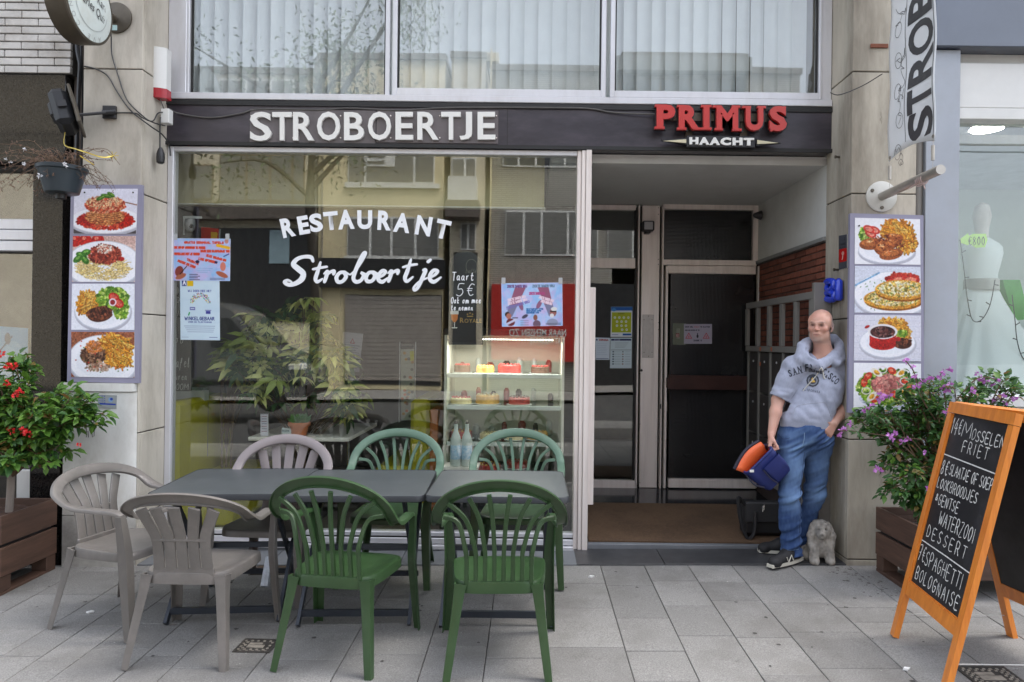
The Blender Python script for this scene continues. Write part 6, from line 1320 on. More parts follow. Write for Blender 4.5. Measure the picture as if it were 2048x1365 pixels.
# ================================================ PLANTERS AND PLANTS
m_wood=M('brown_stained_wood',(.085,.045,.030),.65,var=.35,vs_=3,bump=.25,bs=35,stretch=(1,1,9),rnd=.12,dirt=(.03,.018,.014),dirt_s=3,dirt_amt=.5)
m_wood2=M('brown_stained_wood_end',(.085,.045,.030),.65,var=.35,vs_=3,bump=.25,bs=35,stretch=(6,1,9),rnd=.12)
m_soil=M('potting_soil',(.07,.035,.022),.95,var=.5,vs_=40,bump=.9,bs=60)
def planter(x0,x1,y0,y1,label,top):
    z0=zg((x0+x1)/2,(y0+y1)/2); zt=top; o=thing('wooden_planter',label,'planter',((x0+x1)/2,(y0+y1)/2,z0),group='dark stained wooden planters')
    zb_=z0+.115; zm=(zb_+zt)/2
    for a,b_ in ((zb_,zm-.010),(zm+.010,zt)):
        bx('board',m_wood2,o,x0,x0+.022,y0,y1,a,b_,b=.003); bx('board',m_wood2,o,x1-.022,x1,y0,y1,a,b_,b=.003)
        bx('board',m_wood,o,x0+.023,x1-.023,y0,y0+.022,a,b_,b=.003); bx('board',m_wood,o,x0+.023,x1-.023,y1-.022,y1,a,b_,b=.003)
    for xx in (x0+.005,x1-.105):
        for yy in (y0+.004,y1-.094): bx('foot_block',m_wood,o,xx,xx+.10,yy,yy+.09,z0+.022,zb_-.002,b=.003)
        bx('runner',m_wood2,o,xx,xx+.10,y0+.002,y1-.002,z0-.008,z0+.021,b=.003)
    MB().box(x0+.024,x1-.024,y0+.024,y1-.024,zb_,zt-.055).build('liner',m_black,o)
    n=14; vs=[];fs=[]
    for j in range(n+1):
        for i in range(n+1): vs.append((x0+.024+(x1-x0-.048)*i/n,y0+.024+(y1-y0-.048)*j/n,zt-.05+random.uniform(-.012,.018)))
    for j in range(n):
        for i in range(n): fs.append((j*(n+1)+i,j*(n+1)+i+1,(j+1)*(n+1)+i+1,(j+1)*(n+1)+i))
    tag(MB().add(vs,fs).build('soil',m_soil,o),kind='stuff')
    return o
planter(-4.15,-3.19,4.24,4.745,'dark wooden planter at the left edge holding the red flowering bush',.435)
planter(2.335,3.25,4.17,4.70,'dark wooden planter behind the chalkboard stand holding the purple flowering bush',.455)
def leafmesh(mb,p,d,up,l,w,fold=.18,curl=.15):
    d=d.normalized(); s=d.cross(up); s=s.normalized() if s.length>1e-4 else d.orthogonal().normalized(); n=s.cross(d).normalized()
    c0=p;c1=p+d*l*.3-n*l*.02;c2=p+d*l*.65-n*l*curl*.35;c3=p+d*l-n*l*curl
    mb.add([c0,c1+s*w*.5+n*w*fold,c1,c1-s*w*.5+n*w*fold,c2+s*w*.38+n*w*fold,c2,c2-s*w*.38+n*w*fold,c3],[(0,2,1),(0,3,2),(1,2,5,4),(2,3,6,5),(4,5,7),(5,6,7)])
def lm(name,c,c2,rough=.45):
    m=M(name,c,rough,vs_=9,col2=c2); b=m.node_tree.nodes['Principled BSDF']; b.inputs['Transmission Weight'].default_value=0; b.inputs['Subsurface Weight'].default_value=.0
    if 'trl' not in m:
        n=m.node_tree.nodes;L_=m.node_tree.links; tr=n.new('ShaderNodeBsdfTranslucent'); ms=n.new('ShaderNodeMixShader'); ms.inputs[0].default_value=.3; L_.new(b.inputs['Base Color'].links[0].from_socket,tr.inputs[0]); o=[x for x in n if x.type=='OUTPUT_MATERIAL'][0]; L_.new(b.outputs[0],ms.inputs[1]); L_.new(tr.outputs[0],ms.inputs[2]); L_.new(ms.outputs[0],o.inputs[0]); m['trl']=1
    return m
m_l1=lm('bush_leaf_green',(.05,.14,.018),(.16,.30,.05)); m_l2=lm('bush_leaf_dark',(.028,.085,.02),(.07,.17,.045)); m_lt=lm('bush_tip_bronze',(.18,.16,.04),(.28,.14,.05))
m_fr=M('red_petal',(.62,.02,.02),.5,var=.3,vs_=30); m_fp=lm('purple_petal',(.40,.10,.42),(.62,.28,.66)); m_fw=lm('white_petal',(.75,.75,.78),(.82,.82,.85)); m_twig=M('twig_brown',(.12,.075,.045),.8,var=.3); m_trunk=M('grey_trunk',(.27,.23,.20),.85,var=.25,bump=.4,bs=40,stretch=(1,1,.2))
def bush(label,base,lobes,seed,nst,mats,leafL,trunk_r,flow=None,cat='bush',name='flowering_bush',dens=30):
    rs=random.Random(seed); o=thing(name,label,cat,tuple(base)); b=Vector(base)
    st=MB(); lv=[MB() for _ in mats]; tips=[]
    st2=MB(); top=sum((Vector(l[0]) for l in lobes),Vector())/len(lobes)
    tk=spline([b,b+Vector((.01,0,(top.z-b.z)*.35)),b+Vector((-.01,.01,(top.z-b.z)*.62))],4); tm=MB().tube(tk,[trunk_r]*len(tk),10); tm.build('trunk',m_trunk,o)
    for (c,r,w) in lobes:
        c=Vector(c)
        for k in range(int(nst*w)):
            u=Vector((rs.gauss(0,1),rs.gauss(0,1),rs.gauss(0,1))).normalized()*rs.uniform(.55,1.08); e=c+Vector((u.x*r[0],u.y*r[1],u.z*r[2]))
            s=tk[-1-rs.randint(0,4)]; m_=(s+e)/2+Vector((rs.uniform(-.05,.05),rs.uniform(-.05,.05),rs.uniform(0,.08))); sp=spline([s,m_,e,e+(e-m_).normalized()*.05+Vector((0,0,rs.uniform(-.02,.03)))],5)
            st.tube(sp,[.006-.0045*i/len(sp) for i in range(len(sp))],4,cap=False); tips.append(sp[-1])
            for i in range(dens):
                t=rs.uniform(.35,1)*(len(sp)-1); j=int(min(t,len(sp)-2)); p=sp[j].lerp(sp[j+1],t-j); dr=(sp[j+1]-sp[j]).normalized(); out=Vector((rs.gauss(0,1),rs.gauss(0,1),rs.gauss(0,.5))).normalized()
                d=(dr*.5+out+Vector((0,0,-.25))).normalized(); L_=leafL*rs.uniform(.38,1.3); up=Vector((rs.gauss(0,.35),rs.gauss(0,.35)-.3,1)).normalized()
                pp=p+out*rs.uniform(.0,.035); mi=rs.choices(range(len(mats)),[m__[1] for m__ in mats])[0]; leafmesh(lv[mi],pp,d,up,L_,L_*rs.uniform(.48,.62),curl=rs.uniform(0,.35))
    st.build('stems',m_twig,o,fix=False); 
    for m__,mb in zip(mats,lv):
        if mb.v: tag(mb.build('foliage',m__[0],o,angle=None,fix=False),kind='stuff')
    return o,tips
def flower(o,p,mat,r,seed,kind='cluster',name='flower'):
    rs=random.Random(seed); mb=MB(); n=14 if kind=='cluster' else 6
    for i in range(n):
        d=Vector((rs.gauss(0,1),rs.gauss(0,1),rs.gauss(0,1)+.3)).normalized(); leafmesh(mb,p+d*r*(.35 if kind=='cluster' else .1),(d+Vector((rs.gauss(0,.4),rs.gauss(0,.4),rs.gauss(0,.4)))).normalized(),Vector((rs.gauss(0,1),-1,rs.gauss(0,1))).normalized(),r*.9,r*.65,curl=.1)
    mb.build(name,mat,o,angle=None,fix=False)
def ctr(u,v,d): return tuple(P(u,v,d))
S_=F/4.5
lo1=[(ctr(60,830,4.5),(.20,.17,.20),1.3),(ctr(-10,850,4.5),(.22,.18,.28),1.1),(ctr(115,835,4.42),(.14,.14,.16),1.0),(ctr(45,900,4.42),(.24,.15,.13),.9),(ctr(20,765,4.5),(.14,.12,.14),.4),(ctr(165,830,4.42),(.10,.09,.10),.35)]
b1_,t1_=bush('leafy green bush with red flower clusters filling the left planter',(P(18,1040,4.5).x,4.5,.40),lo1,3,30,[(m_l1,1.0),(m_l2,.35),(m_lt,.06)],.064,.022,dens=30)
for i,(u,v,d) in enumerate(((16,732,4.35),(28,733,4.34),(2,708,4.4),(14,766,4.32),(30,790,4.3),(40,784,4.3),(46,862,4.26),(56,868,4.25),(158,890,4.28),(22,862,4.3))): flower(b1_,P(u,v,d),m_fr,.024 if i!=8 else .014,i)
lo2=[(ctr(1850,860,4.45),(.25,.18,.20),1.3),(ctr(1820,950,4.42),(.18,.15,.16),.9),(ctr(1880,800,4.45),(.26,.16,.12),.8),(ctr(1750,850,4.42),(.11,.10,.11),.5),(ctr(1980,790,4.5),(.16,.12,.09),.5),(ctr(1930,900,4.45),(.2,.15,.2),.7),(ctr(1850,1000,4.40),(.07,.06,.08),.3)]
b2_,t2_=bush('bushy dark green bougainvillea with mauve flowers in the right planter',(P(1880,1060,4.45).x,4.45,.42),lo2,8,28,[(m_l2,1.0),(m_l1,.35),(m_lt,.13)],.050,.018,dens=34)
rs=random.Random(6); fl=[(1811,722),(1826,735),(1830,752),(1833,775),(1845,765),(1862,760),(1880,757),(1888,745),(1900,738),(1885,775),(1895,785),(1900,770),(1955,748),(1962,757),(1972,765),(1993,760),(1985,768),(1945,782),(1990,800),(2005,795),(2012,805),(1762,790),(1760,800),(1742,808),(1732,820),(1778,792),(1701,848),(1680,862),(1688,859),(1678,868),(1780,872),(1790,868),(1785,880),(1806,884),(1818,878),(1849,906),(1752,938),(1760,942),(1858,978),(1902,818),(1892,826),(2030,800)]
for i,(u,v) in enumerate(fl): flower(b2_,P(u,v,4.25+rs.uniform(-.04,.06) if u<1950 else 4.42),m_fp,rs.uniform(.022,.032),100+i,'x')
def twigto(o,pts,name='stem'): MB().tube(spline([P(*p) for p in pts],5),[.004]*(5*(len(pts)-1)+1),4).build(name,m_twig,o)
twigto(b2_,[(1850,880,4.35),(1760,870,4.3),(1700,862,4.28),(1680,862,4.25)]); twigto(b2_,[(1870,840,4.35),(1840,790,4.3),(1828,745,4.28),(1811,722,4.27)]); twigto(b2_,[(1900,820,4.4),(1930,780,4.4),(1960,755,4.4),(1995,760,4.42)]); twigto(b2_,[(1790,860,4.32),(1750,830,4.28),(1733,818,4.26)])
mb=MB(); rs=random.Random(17)
for a,b_ in (((1850,880,4.35),(1690,860,4.27)),((1870,840,4.35),(1815,728,4.28)),((1900,830,4.4),(1990,765,4.42)),((1900,830,4.4),(1890,745,4.4)),((1790,860,4.32),(1735,822,4.26)),((1930,830,4.42),(2010,800,4.45))):
    A0,B0=P(*a),P(*b_)
    for i in range(34):
        t=rs.uniform(.1,1); leafmesh(mb,A0.lerp(B0,t)+Vector((rs.gauss(0,.012),rs.gauss(0,.02),rs.gauss(0,.012))),Vector((rs.gauss(0,1),rs.gauss(0,.6),rs.gauss(-.3,.7))),Vector((0,-.4,1)),rs.uniform(.025,.05),rs.uniform(.014,.024))
tag(mb.build('foliage',m_l2,b2_,angle=None,fix=False),kind='stuff')
# ---- hanging basket
hb=thing('hanging_basket','dark blue hanging pot of dried twigs beside the left pier','hanging basket',tuple(P(123,360,4.45)))
hc_=P(124,388,4.45); MB().lathe(hc_,[(.085,0),(.095,.004),(.132,.14),(.142,.145),(.145,.165),(.136,.17),(.128,.16),(.12,.15),(.01,.15)],32).build('pot',M('pot_dark_blue',(.030,.042,.052),.35,var=.15),hb)
MB().lathe(P(122,398,4.45),[(.03,0),(.032,.05)],14).build('bracket_foot',m_black,hb)
dp_=thing('dried_plant','brown dried trailing twigs with a few white blossoms in the hanging pot','plant',tuple(hc_+Vector((0,0,.15)))); rs=random.Random(12); tw=MB(); lv=MB()
ctr_=hc_+Vector((0,0,.15))
for k in range(95):
    a=rs.uniform(0,6.28); l=rs.uniform(.12,.40)*(1.2 if math.cos(a)<0 else .8); s=ctr_+Vector((rs.uniform(-.09,.09),rs.uniform(-.08,.08),0)); e=s+Vector((math.cos(a)*l,math.sin(a)*l*.5,rs.uniform(-.10,.12))); m_=(s+e)/2+Vector((0,0,rs.uniform(.02,.09))); sp=spline([s,m_,e,e+Vector((math.cos(a)*.04,0,rs.uniform(-.08,.03)))],4)
    tw.tube(sp,[.0022-.0012*i/len(sp) for i in range(len(sp))],3,cap=False)
    for i in range(9):
        p=sp[rs.randint(3,len(sp)-1)]; leafmesh(lv,p,Vector((rs.gauss(0,1),rs.gauss(0,1),rs.gauss(0,1))),Vector((0,-1,.3)),rs.uniform(.010,.022),.005)
tag(tw.build('twigs',m_twig,dp_,angle=None,fix=False),kind='stuff'); tag(lv.build('dry_leaves',M('dry_leaf',(.15,.085,.06),.8,var=.5,vs_=20),dp_,angle=None,fix=False),kind='stuff')
for i,(u,v) in enumerate(((12,320),(20,324),(47,328),(129,328),(131,333),(80,352),(50,300))): flower(dp_,P(u,v,4.32),m_fw,.016 if v!=352 else .024,300+i,'x','blossom')
rb=MB(); rr=[P(130,266,4.62),P(129,290,4.5),P(150,298,4.4),P(172,305,4.35),(P(205,315,4.4)),P(228,312,4.45)]; ribbon(rb,spline(rr,5),.007,(0,-1,0)); ribbon(rb,spline([P(160,312,4.38),P(175,322,4.38),P(188,330,4.4)],4),.006,(0,-1,0))
for a in range(7): ribbon(rb,[P(226,312,4.45),P(226+11*math.cos(a*.9),312+9*math.sin(a*.9),4.45)],.004,(0,-1,0))
o=rb.build('gold_ribbon',M('gold_foil',(.60,.45,.06),.3,metal=.3,var=.3,vs_=30),angle=None,fix=False); tag(o,'shiny gold ribbon trailing from the hanging pot to the pier','ribbon')
cable('cable','thin bare tendril curling from the hanging pot past the pier',[(140,330,4.4),(185,300,4.4),(215,300,4.42),(230,318,4.45),(240,330,4.45)],.002,m_twig,4)
# ---- interior plants
m_v1=lm('variegated_leaf',(.56,.58,.14),(.76,.76,.34)); m_v2=lm('dark_indoor_leaf',(.02,.07,.015),(.05,.13,.03)); m_v3=lm('lime_indoor_leaf',(.22,.30,.05),(.36,.42,.10))
def whorl_mesh(mat,name,n=7):
    mb=MB()
    for k in range(n):
        a=6.28*k/n; d=Vector((math.cos(a),math.sin(a),-.35)); leafmesh(mb,Vector((math.cos(a)*.01,math.sin(a)*.01,0)),d,Vector((0,0,1)),.13+.02*math.sin(k*2.3),.048,curl=.3)
    return mb.mesh(name,mat,None,False)
wm=[whorl_mesh(m_v1,'leaf'),whorl_mesh(m_v2,'leaf'),whorl_mesh(m_v3,'leaf')]
def schefflera(label,base,cen,nn,seed,bright):
    rs=random.Random(seed); o=thing('umbrella_plant',label,'pot plant',tuple(base)); b=Vector(base)
    MB().lathe(b,[(.11,0),(.15,.26),(.16,.28),(.14,.28),(.01,.26)],24).build('pot',m_black,o)
    st=MB()
    for k in range(nn):
        c,r=rs.choice(cen); c=Vector(c); u=Vector((rs.gauss(0,1),rs.gauss(0,1),rs.gauss(0,1))).normalized()*rs.uniform(.5,1); p=c+Vector((u.x*r[0],u.y*r[1],u.z*r[2])); s=Vector((b.x+rs.uniform(-.05,.05),b.y,b.z+.26+(p.z-b.z-.26)*rs.uniform(.3,.7)))
        st.tube(spline([s,(s+p)/2+Vector((0,0,.04)),p],4),.004,4,cap=False)
        q=bpy.data.objects.new('leaf',wm[rs.choices((0,1,2),bright)[0]]); COL.objects.link(q); q.parent=o; q.location=p-b; sc=rs.uniform(.75,1.25); q.scale=(sc,sc,sc); q.rotation_euler=(rs.gauss(.75,.3),rs.gauss(0,.35),rs.uniform(0,6.28)) if rs.random()<.75 else (rs.gauss(0,.3),rs.gauss(0,.4),rs.uniform(0,6))
    for k in range(3): st.tube([b+Vector((.03*k-.03,0,.2)),b+Vector((.05*k-.05,.02*k,1.3))],.009,6)
    st.build('stems',m_twig,o,fix=False); return o
dI=5.95
schefflera('large variegated umbrella plant standing behind the middle of the big window',(PX(600,5.8),5.85,.02),[(P(505,745,5.62),(.18,.12,.22)),(P(600,760,5.68),(.25,.2,.28)),(P(620,650,5.68),(.22,.15,.25)),(P(690,800,5.62),(.16,.12,.2)),(P(660,720,5.65),(.18,.1,.2))],125,5,(.42,.38,.20))
schefflera('smaller umbrella plant with pale leaves behind the pale blue poster',(PX(455,5.8),5.8,.02),[(P(465,720,5.72),(.10,.1,.16)),(P(540,640,5.76),(.28,.1,.16)),(P(500,700,5.72),(.2,.1,.2))],48,6,(.5,.3,.2))
# ================================================ INSIDE THE DINING ROOM
m_lime=M('lime_leatherette',(.40,.36,.015),.45,var=.08,vs_=4); m_tabw=M('white_laminate',(.74,.70,.63),.4,var=.05)
def bench(label,x0,y0,y1,zs=.46,zt=1.05,flip=1,dep=.55):
    o=thing('upholstered_bench',label,'bench',(x0,(y0+y1)/2,.02))
    a,b_=sorted((x0,x0+flip*.14)); bx('backrest',m_lime,o,a,b_,y0,y1,.1,zt,b=.035); bx('backrest_seam',m_intd,o,a+.01,b_+.0015,(y0+y1)/2-.004,(y0+y1)/2+.004,zs+.1,zt-.04)
    a,b_=sorted((x0+flip*.145,x0+flip*dep)); bx('seat',m_lime,o,a,b_,y0,y1,.1,zs,b=.03); bx('plinth',m_intd,o,min(x0,x0+flip*dep)+.03,max(x0,x0+flip*dep)-.03,y0+.03,y1-.03,.02,.098); return o
bench('long lime green bench along the left wall inside the window',-2.78,5.26,6.25)
o=thing('upholstered_bench','lime green and orange sided bench inside, left of the cake display','bench',(-.9,6.1,.02)); 
bx('backrest',m_lime,o,PX(830,6.1),PX(868,6.1),5.9,6.9,.1,PZ(800,6.0),b=.03); bx('side_panel',M('orange_wood',(.42,.13,.03),.4,var=.3,vs_=4,stretch=(1,1,.3)),o,PX(868,6.1)+.002,PX(884,6.1),5.9,6.9,.1,PZ(820,6.0),b=.005); bx('seat',m_lime,o,PX(760,6.1),PX(829,6.1),5.95,6.9,.1,.46,b=.03)
ta=thing('dining_table','pale laminate table with white edge just inside the big window','table',(PX(600,5.8),5.9,.02))
fy,by=5.52,6.55; MB().box(PX(496,fy,875),PX(697,fy,875),fy,by,.757-.03,.757,b=.004).build('table_top',m_tabw,ta); xx=PX(600,6.0); MB().tube([(xx,6.0,.05),(xx,6.0,.727)],.035,12).build('pedestal',m_black,ta); MB().box(xx-.25,xx+.25,5.75,6.25,.02,.045,b=.01).build('foot',m_black,ta)
pt=thing('succulent_pot','terracotta pot of green succulents on the pale inside table','pot plant',(PX(599,5.62),5.64,.757)); c=Vector((PX(599,5.62),5.64,.758))
MB().lathe(c,[(.055,0),(.058,.003),(.072,.075),(.085,.077),(.088,.105),(.080,.108),(.074,.10),(.01,.098)],28).build('pot',M('terracotta',(.52,.16,.06),.75,var=.12,vs_=12),pt)
rs=random.Random(2); g=MB(); g2_=MB()
for k in range(130): 
    a=rs.uniform(0,6.28); mbx=g if math.cos(a)<.1 else g2_; leafmesh(mbx,c+Vector((rs.uniform(-.055,.055) if 0 else math.cos(a)*rs.uniform(0,.06),math.sin(a)*.05,.10)),Vector((rs.gauss(0,.5)+math.cos(a)*.4,rs.gauss(0,.4),1)),Vector((0,-1,.1)),rs.uniform(.05,.09),.012 if mbx is g else .022)
g.build('succulent',lm('succulent_green',(.06,.22,.03),(.16,.40,.06)),pt,angle=None,fix=False); g2_.build('succulent',lm('succulent_pale',(.16,.30,.16),(.35,.46,.30)),pt,angle=None,fix=False)
cm=Canvas(24,66,(.85,.84,.88)); cm.rect(0,0,.4,.05,(.15,.15,.17))
for i in range(7): cm.line([(.06,.14+i*.11),(.3,.14+i*.11)],.02,[(.5,.2,.3),(.3,.3,.4)][i%2])
o=print_mesh('menu_card',cm,[P(521,827,5.56),P(536,827,5.56),P(536,872,5.56),P(521,872,5.56)],m_print,th=.012); tag(o,'upright white menu card on the pale inside table','menu card')
cr_=Canvas(30,18,(.8,.84,.84)); cr_.text('RESERVE',.1,.62,.3,(.2,.3,.35),width=1.3,lw=.2)
o=print_mesh('table_sign',cr_,[P(564,856,5.6),P(582,858,5.6),P(582,868,5.6),P(563,868,5.6)],m_print,th=.02); tag(o,'small folded pale card beside the terracotta pot','table card')
# radiator, chalkboards at left
ra=thing('radiator','white panel radiator behind the lime bench at the left edge','radiator',(PX(375,5.9),5.9,.5)); a,b_=PX(330,5.7),PX(410,5.7); MB().box(a,b_,5.7,5.78,.3,PZ(790,5.7)).build('panel',m_whitep,ra)
for i in range(16): x=a+(b_-a)*(i+.3)/16; bx('grille_bar',M('radiator_slot',(.3,.32,.33),.6),ra,x,x+.008,5.69,5.77,PZ(789,5.7),PZ(784,5.7))
def cboard(label,u0,u1,v0,v1,d):
    o=thing('chalkboard',label,'chalkboard',tuple(P((u0+u1)/2,v1,d))); a=P(u0,v1,d);b=P(u1,v0,d); MB().box(a.x,b.x,d,d+.02,a.z,b.z,b=.004).build('panel',m_chb,o); return o
k1=cboard('tall handwritten chalkboard standing at the left edge inside the window',325,384,560,782,5.34)
m_ch2=M('chalk_inside',(.5,.5,.48),.9)
hand(k1,m_ch2,'doo',338,707-20,30,18,5.335,.004); hand(k1,m_ch2,'Wafel',342,735,36,20,5.335,.004); hand(k1,m_ch2,'deuren',338,760,36,14,5.335,.004); hand(k1,m_ch2,'ROOM',344,780,32,12,5.335,.004)
mb=MB(); t_=np.linspace(0,6.28,18); ribbon(mb,[P(350+6*math.cos(t),582+9*math.sin(t),5.335) for t in t_],.012,(0,-1,0)); ribbon(mb,[P(355+4*math.cos(t),600+5*math.sin(t),5.335) for t in np.linspace(0,8,18)],.005,(0,-1,0)); ribbon(mb,spline([P(357,600,5.335),P(358,620,5.335),P(352,638,5.335),P(342,642,5.335)],4),.005,(0,-1,0)); mb.build('chalk_scroll',m_ch2,k1,angle=None,fix=False); hand(k1,m_ch2,'M',345,626,8,10,5.335,.006)
# camera and red parcel label
sc2=thing('security_camera','small white dome security camera on a bracket inside the upper left of the window','security camera',tuple(P(378,440,5.4)))
mb=MB(); a=P(366,437,5.4);b=P(403,433,5.4); mb.box(a.x,b.x,5.4,5.41,a.z,b.z); a=P(366,470,5.4);b=P(369,437,5.4); mb.box(a.x,b.x,5.4,5.41,a.z,b.z); mb.build('bracket',m_whitep,sc2)
MB().lathe(P(380,463,5.38),[(.02,0),(.035,.02),(.04,.05),(.036,.09),(.02,.10)],20).build('dome',M('camera_grey',(.28,.28,.29),.4),sc2); MB().lathe(P(381,452,5.345),[(.0,0.0),(.013,.0),(.018,.01)],16,(0,1,0)).build('lens',m_black,sc2)
cv=Canvas(40,26,(.82,.20,.06)); cv.text('WIPER',.9,.85,.45,(.92,.7,.1),width=-.75 if 0 else .5,lw=.25)
o=print_mesh('orange_sign',cv,[P(402,454,5.6),P(438,458,5.6),P(437,480,5.6),P(402,480,5.6)],m_print,th=.03); tag(o,'orange red sign with yellow letters above the party poster','sign')
# standing notice, tall narrow price list
cn=Canvas(54,92,(.62,.60,.62)); cn.line([(.30,.16),(.24,.27),(.36,.27),(.30,.16)],.015,(.6,.15,.15))
for i in range(8): cn.line([(.06,.32+i*.06),(.52-.05*(i%3),.33+i*.06)],.012,(.3,.3,.34))
cn.ell(.2,.88,.05,.05,(.2,.3,.6)); cn.ell(.36,.88,.05,.05,(.2,.3,.6))
o=print_mesh('standing_notice',cn,[P(686,664,5.9),P(726,668,5.9),P(718,745,5.9),P(682,741,5.9)],m_print,th=.004); tag(o,'leaning white notice with a red warning triangle right of the umbrella plant','notice')
ct=Canvas(30,120,(.66,.66,.60)); ct.rect(0,0,.25,.06,(.2,.2,.2)); ct.rect(.17,.08,.25,.22,(.75,.72,.1))
for i in range(22): ct.ell_fast(RNG.uniform(.02,.22),RNG.uniform(.1,.98),.03,.02,[(.7,.5,.15),(.5,.3,.15),(.75,.35,.15),(.35,.33,.3)][RNG.integers(4)])
tl=thing('price_list','tall narrow ice cream price list standing inside left of the cake display','price list',tuple(P(814,840,6.2))); print_mesh('sheet',ct,[P(801,690,6.2),P(828,690,6.2),P(829,840,6.2),P(802,840,6.2)],m_print,tl,th=.01); 
for u in (799,830.5): a=P(u-1.5,845,6.2);b=P(u+1.5,684,6.2); bx('frame_post',m_alu,tl,a.x,b.x,6.19,6.22,a.z,b.z)
# cutlery / bicycle-like stand: chrome coffee grinder
gr=thing('coffee_machine','chrome coffee apparatus on a thin stand right of the umbrella plant','coffee machine',tuple(P(702,860,6.1))); m_chr=M('chrome',(.45,.46,.48),.2,metal=.8)
MB().lathe(P(700,812,6.1),[(.10,0),(.11,.01),(.05,.03),(.04,.16),(.07,.18),(.07,.24),(.03,.27)],20).build('body',m_chr,gr); MB().tube([P(697,1000,6.1),P(697,812,6.1)],.012,8).tube([P(705,770,6.1),P(722,755,6.05),P(727,745,6.05)],.01,8).build('stand',m_chr,gr)
# refrigerated cake display
dcx0,dcx1=PX(893,5.75),PX(1128,5.75); fy=5.62; fb=6.3
fd=thing('cake_display','lit refrigerated cake display with glass shelves behind the right of the window','display cabinet',((dcx0+dcx1)/2,5.9,.02)); m_dw=M('display_white',(.62,.60,.50),.5,var=.04); m_sh=glass('display_shelf_glass',.18,(.8,.85,.82)); m_dg=glass('display_glass',.03)
ztp=PZ(672,fy); 
MB().box(dcx0,dcx0+.02,fy,fb,.1,ztp).box(dcx1-.02,dcx1,fy,fb,.1,ztp).box(dcx0+.02,dcx1-.02,fb-.02,fb,.1,ztp).build('housing',m_dw,fd); bx('top_panel',m_black,fd,dcx0-.01,dcx1+.01,fy-.01,fb,ztp,ztp+.05,b=.004); bx('plinth',m_black,fd,dcx0,dcx1,fy,fb,.02,.46)
bx('front_glass',m_dg,fd,dcx0+.021,dcx1-.021,fy,fy+.006,.46,ztp-.001)
m_led=M('led_glow',(1,.97,.88),.5,var=0,emis=7); led=MB()
for i in range(30): x=dcx0+.16+i*(dcx1-.10-dcx0-.16)/29; led.lathe((x,fy+.05,ztp-.035),[(.003,0),(.006,.003),(.003,.006)],8)
la=bpy.data.lights.new('display_light','AREA'); la.shape='RECTANGLE'; la.size=.8; la.size_y=.06; la.energy=2.6; la.color=(.95,.97,.92); lo=bpy.data.objects.new('display_light',la); COL.objects.link(lo); lo.location=((dcx0+dcx1)/2+.03,fy+.06,ztp-.045)
tag(led.build('led_strip',m_led,fd),kind='stuff')
m_jar=[M('jar_clear',(.50,.52,.48),.3),M('jar_dark',(.06,.04,.03),.3),M('jar_red',(.34,.05,.04),.35)]
m_food=[M('cake_cream',(.66,.55,.32),.7,var=.2,vs_=30),M('cake_choc',(.10,.045,.025),.6,var=.3,vs_=30),M('cake_berry',(.40,.05,.04),.5,var=.5,vs_=50),M('cake_gold',(.60,.34,.09),.6,var=.3,vs_=30)]
zsh=[PZ(v,fy) for v in (752,816,889)]; rs=random.Random(14)
for k,z in enumerate(zsh):
    s_=bx('shelf',m_sh,fd,dcx0+.025,dcx1-.025,fy+.03,fb-.03,z,z+.006); bx('price_rail',M('rail_pale',(.62,.66,.60),.4),fd,dcx0+.024,dcx1-.024,fy+.012,fy+.028,z-.022,z+.012,b=.002)
n_c=0
for z in [zsh[0],zsh[1],zsh[2],.462]:
    x=dcx0+.12
    while x<dcx1-.14:
        r_=rs.uniform(.065,.10); y=fy+.18+rs.uniform(0,.12); hh=rs.uniform(.035,.07); m_=rs.choice(m_food)
        o=thing('cake','','cake',(x,y,z+.008)); 
        col=['cream','chocolate','berry','golden'][m_food.index(m_)]; shn=['second','third','lowest','bottom'][[zsh[0],zsh[1],zsh[2],.462].index(z)]
        o['label']=f'{col} topped cake on the {shn} level of the lit display'; o['group']='cakes in the lit display'
        MB().lathe((x,y,z+.008),[(r_+.015,0),(r_+.018,.004),(.01,.005)],20).build('plate',m_whitep,o); MB().lathe((x,y,z+.013),[(r_,0),(r_,hh*.9),(r_*.94,hh),(.01,hh)],20).build('sponge',m_,o)
        tp=MB()
        for q in range(14): a=6.28*q/14; tp.lathe((x+r_*.78*math.cos(a),y+r_*.78*math.sin(a),z+.012+hh),[(.010,0),(.012,.006),(.004,.014)],6)
        tp.build('topping',rs.choice(m_food),o); x+=2*r_+rs.uniform(.035,.07)
for zi,z in enumerate([zsh[0],zsh[1],zsh[2],.462]):
    for k in range(7):
        x=dcx0+.10+k*(dcx1-dcx0-.2)/6+rs.uniform(-.02,.02); y=fb-.12; hh=rs.uniform(.06,.13); r_=rs.uniform(.022,.036)
        jm=rs.choice(m_jar); o=MB().lathe((x,y,z+.008),[(r_*.9,0),(r_,.006),(r_,hh*.8),(r_*.6,hh*.92),(r_*.6,hh)],14).build('jar',jm); tag(o,f"small {['clear','dark','red'][m_jar.index(jm)]} jar, {['leftmost','second','third','fourth','fifth','sixth','rightmost'][k]} along the back of the {['second','third','lowest','bottom'][zi]} display level",'jar','jars at the back of the lit display')
lab={}
for o in [o for o in COL.objects if o.get('category')=='cake']:
    l=o['label']; lab.setdefault(l,[]).append(o)
for l,os_ in lab.items():
    os_.sort(key=lambda o:o.location.x)
    if len(os_)>1:
        for i,o in enumerate(os_): o['label']=(['leftmost','second from left','third from left','fourth from left','fifth from left','sixth from left'][i])+' '+l
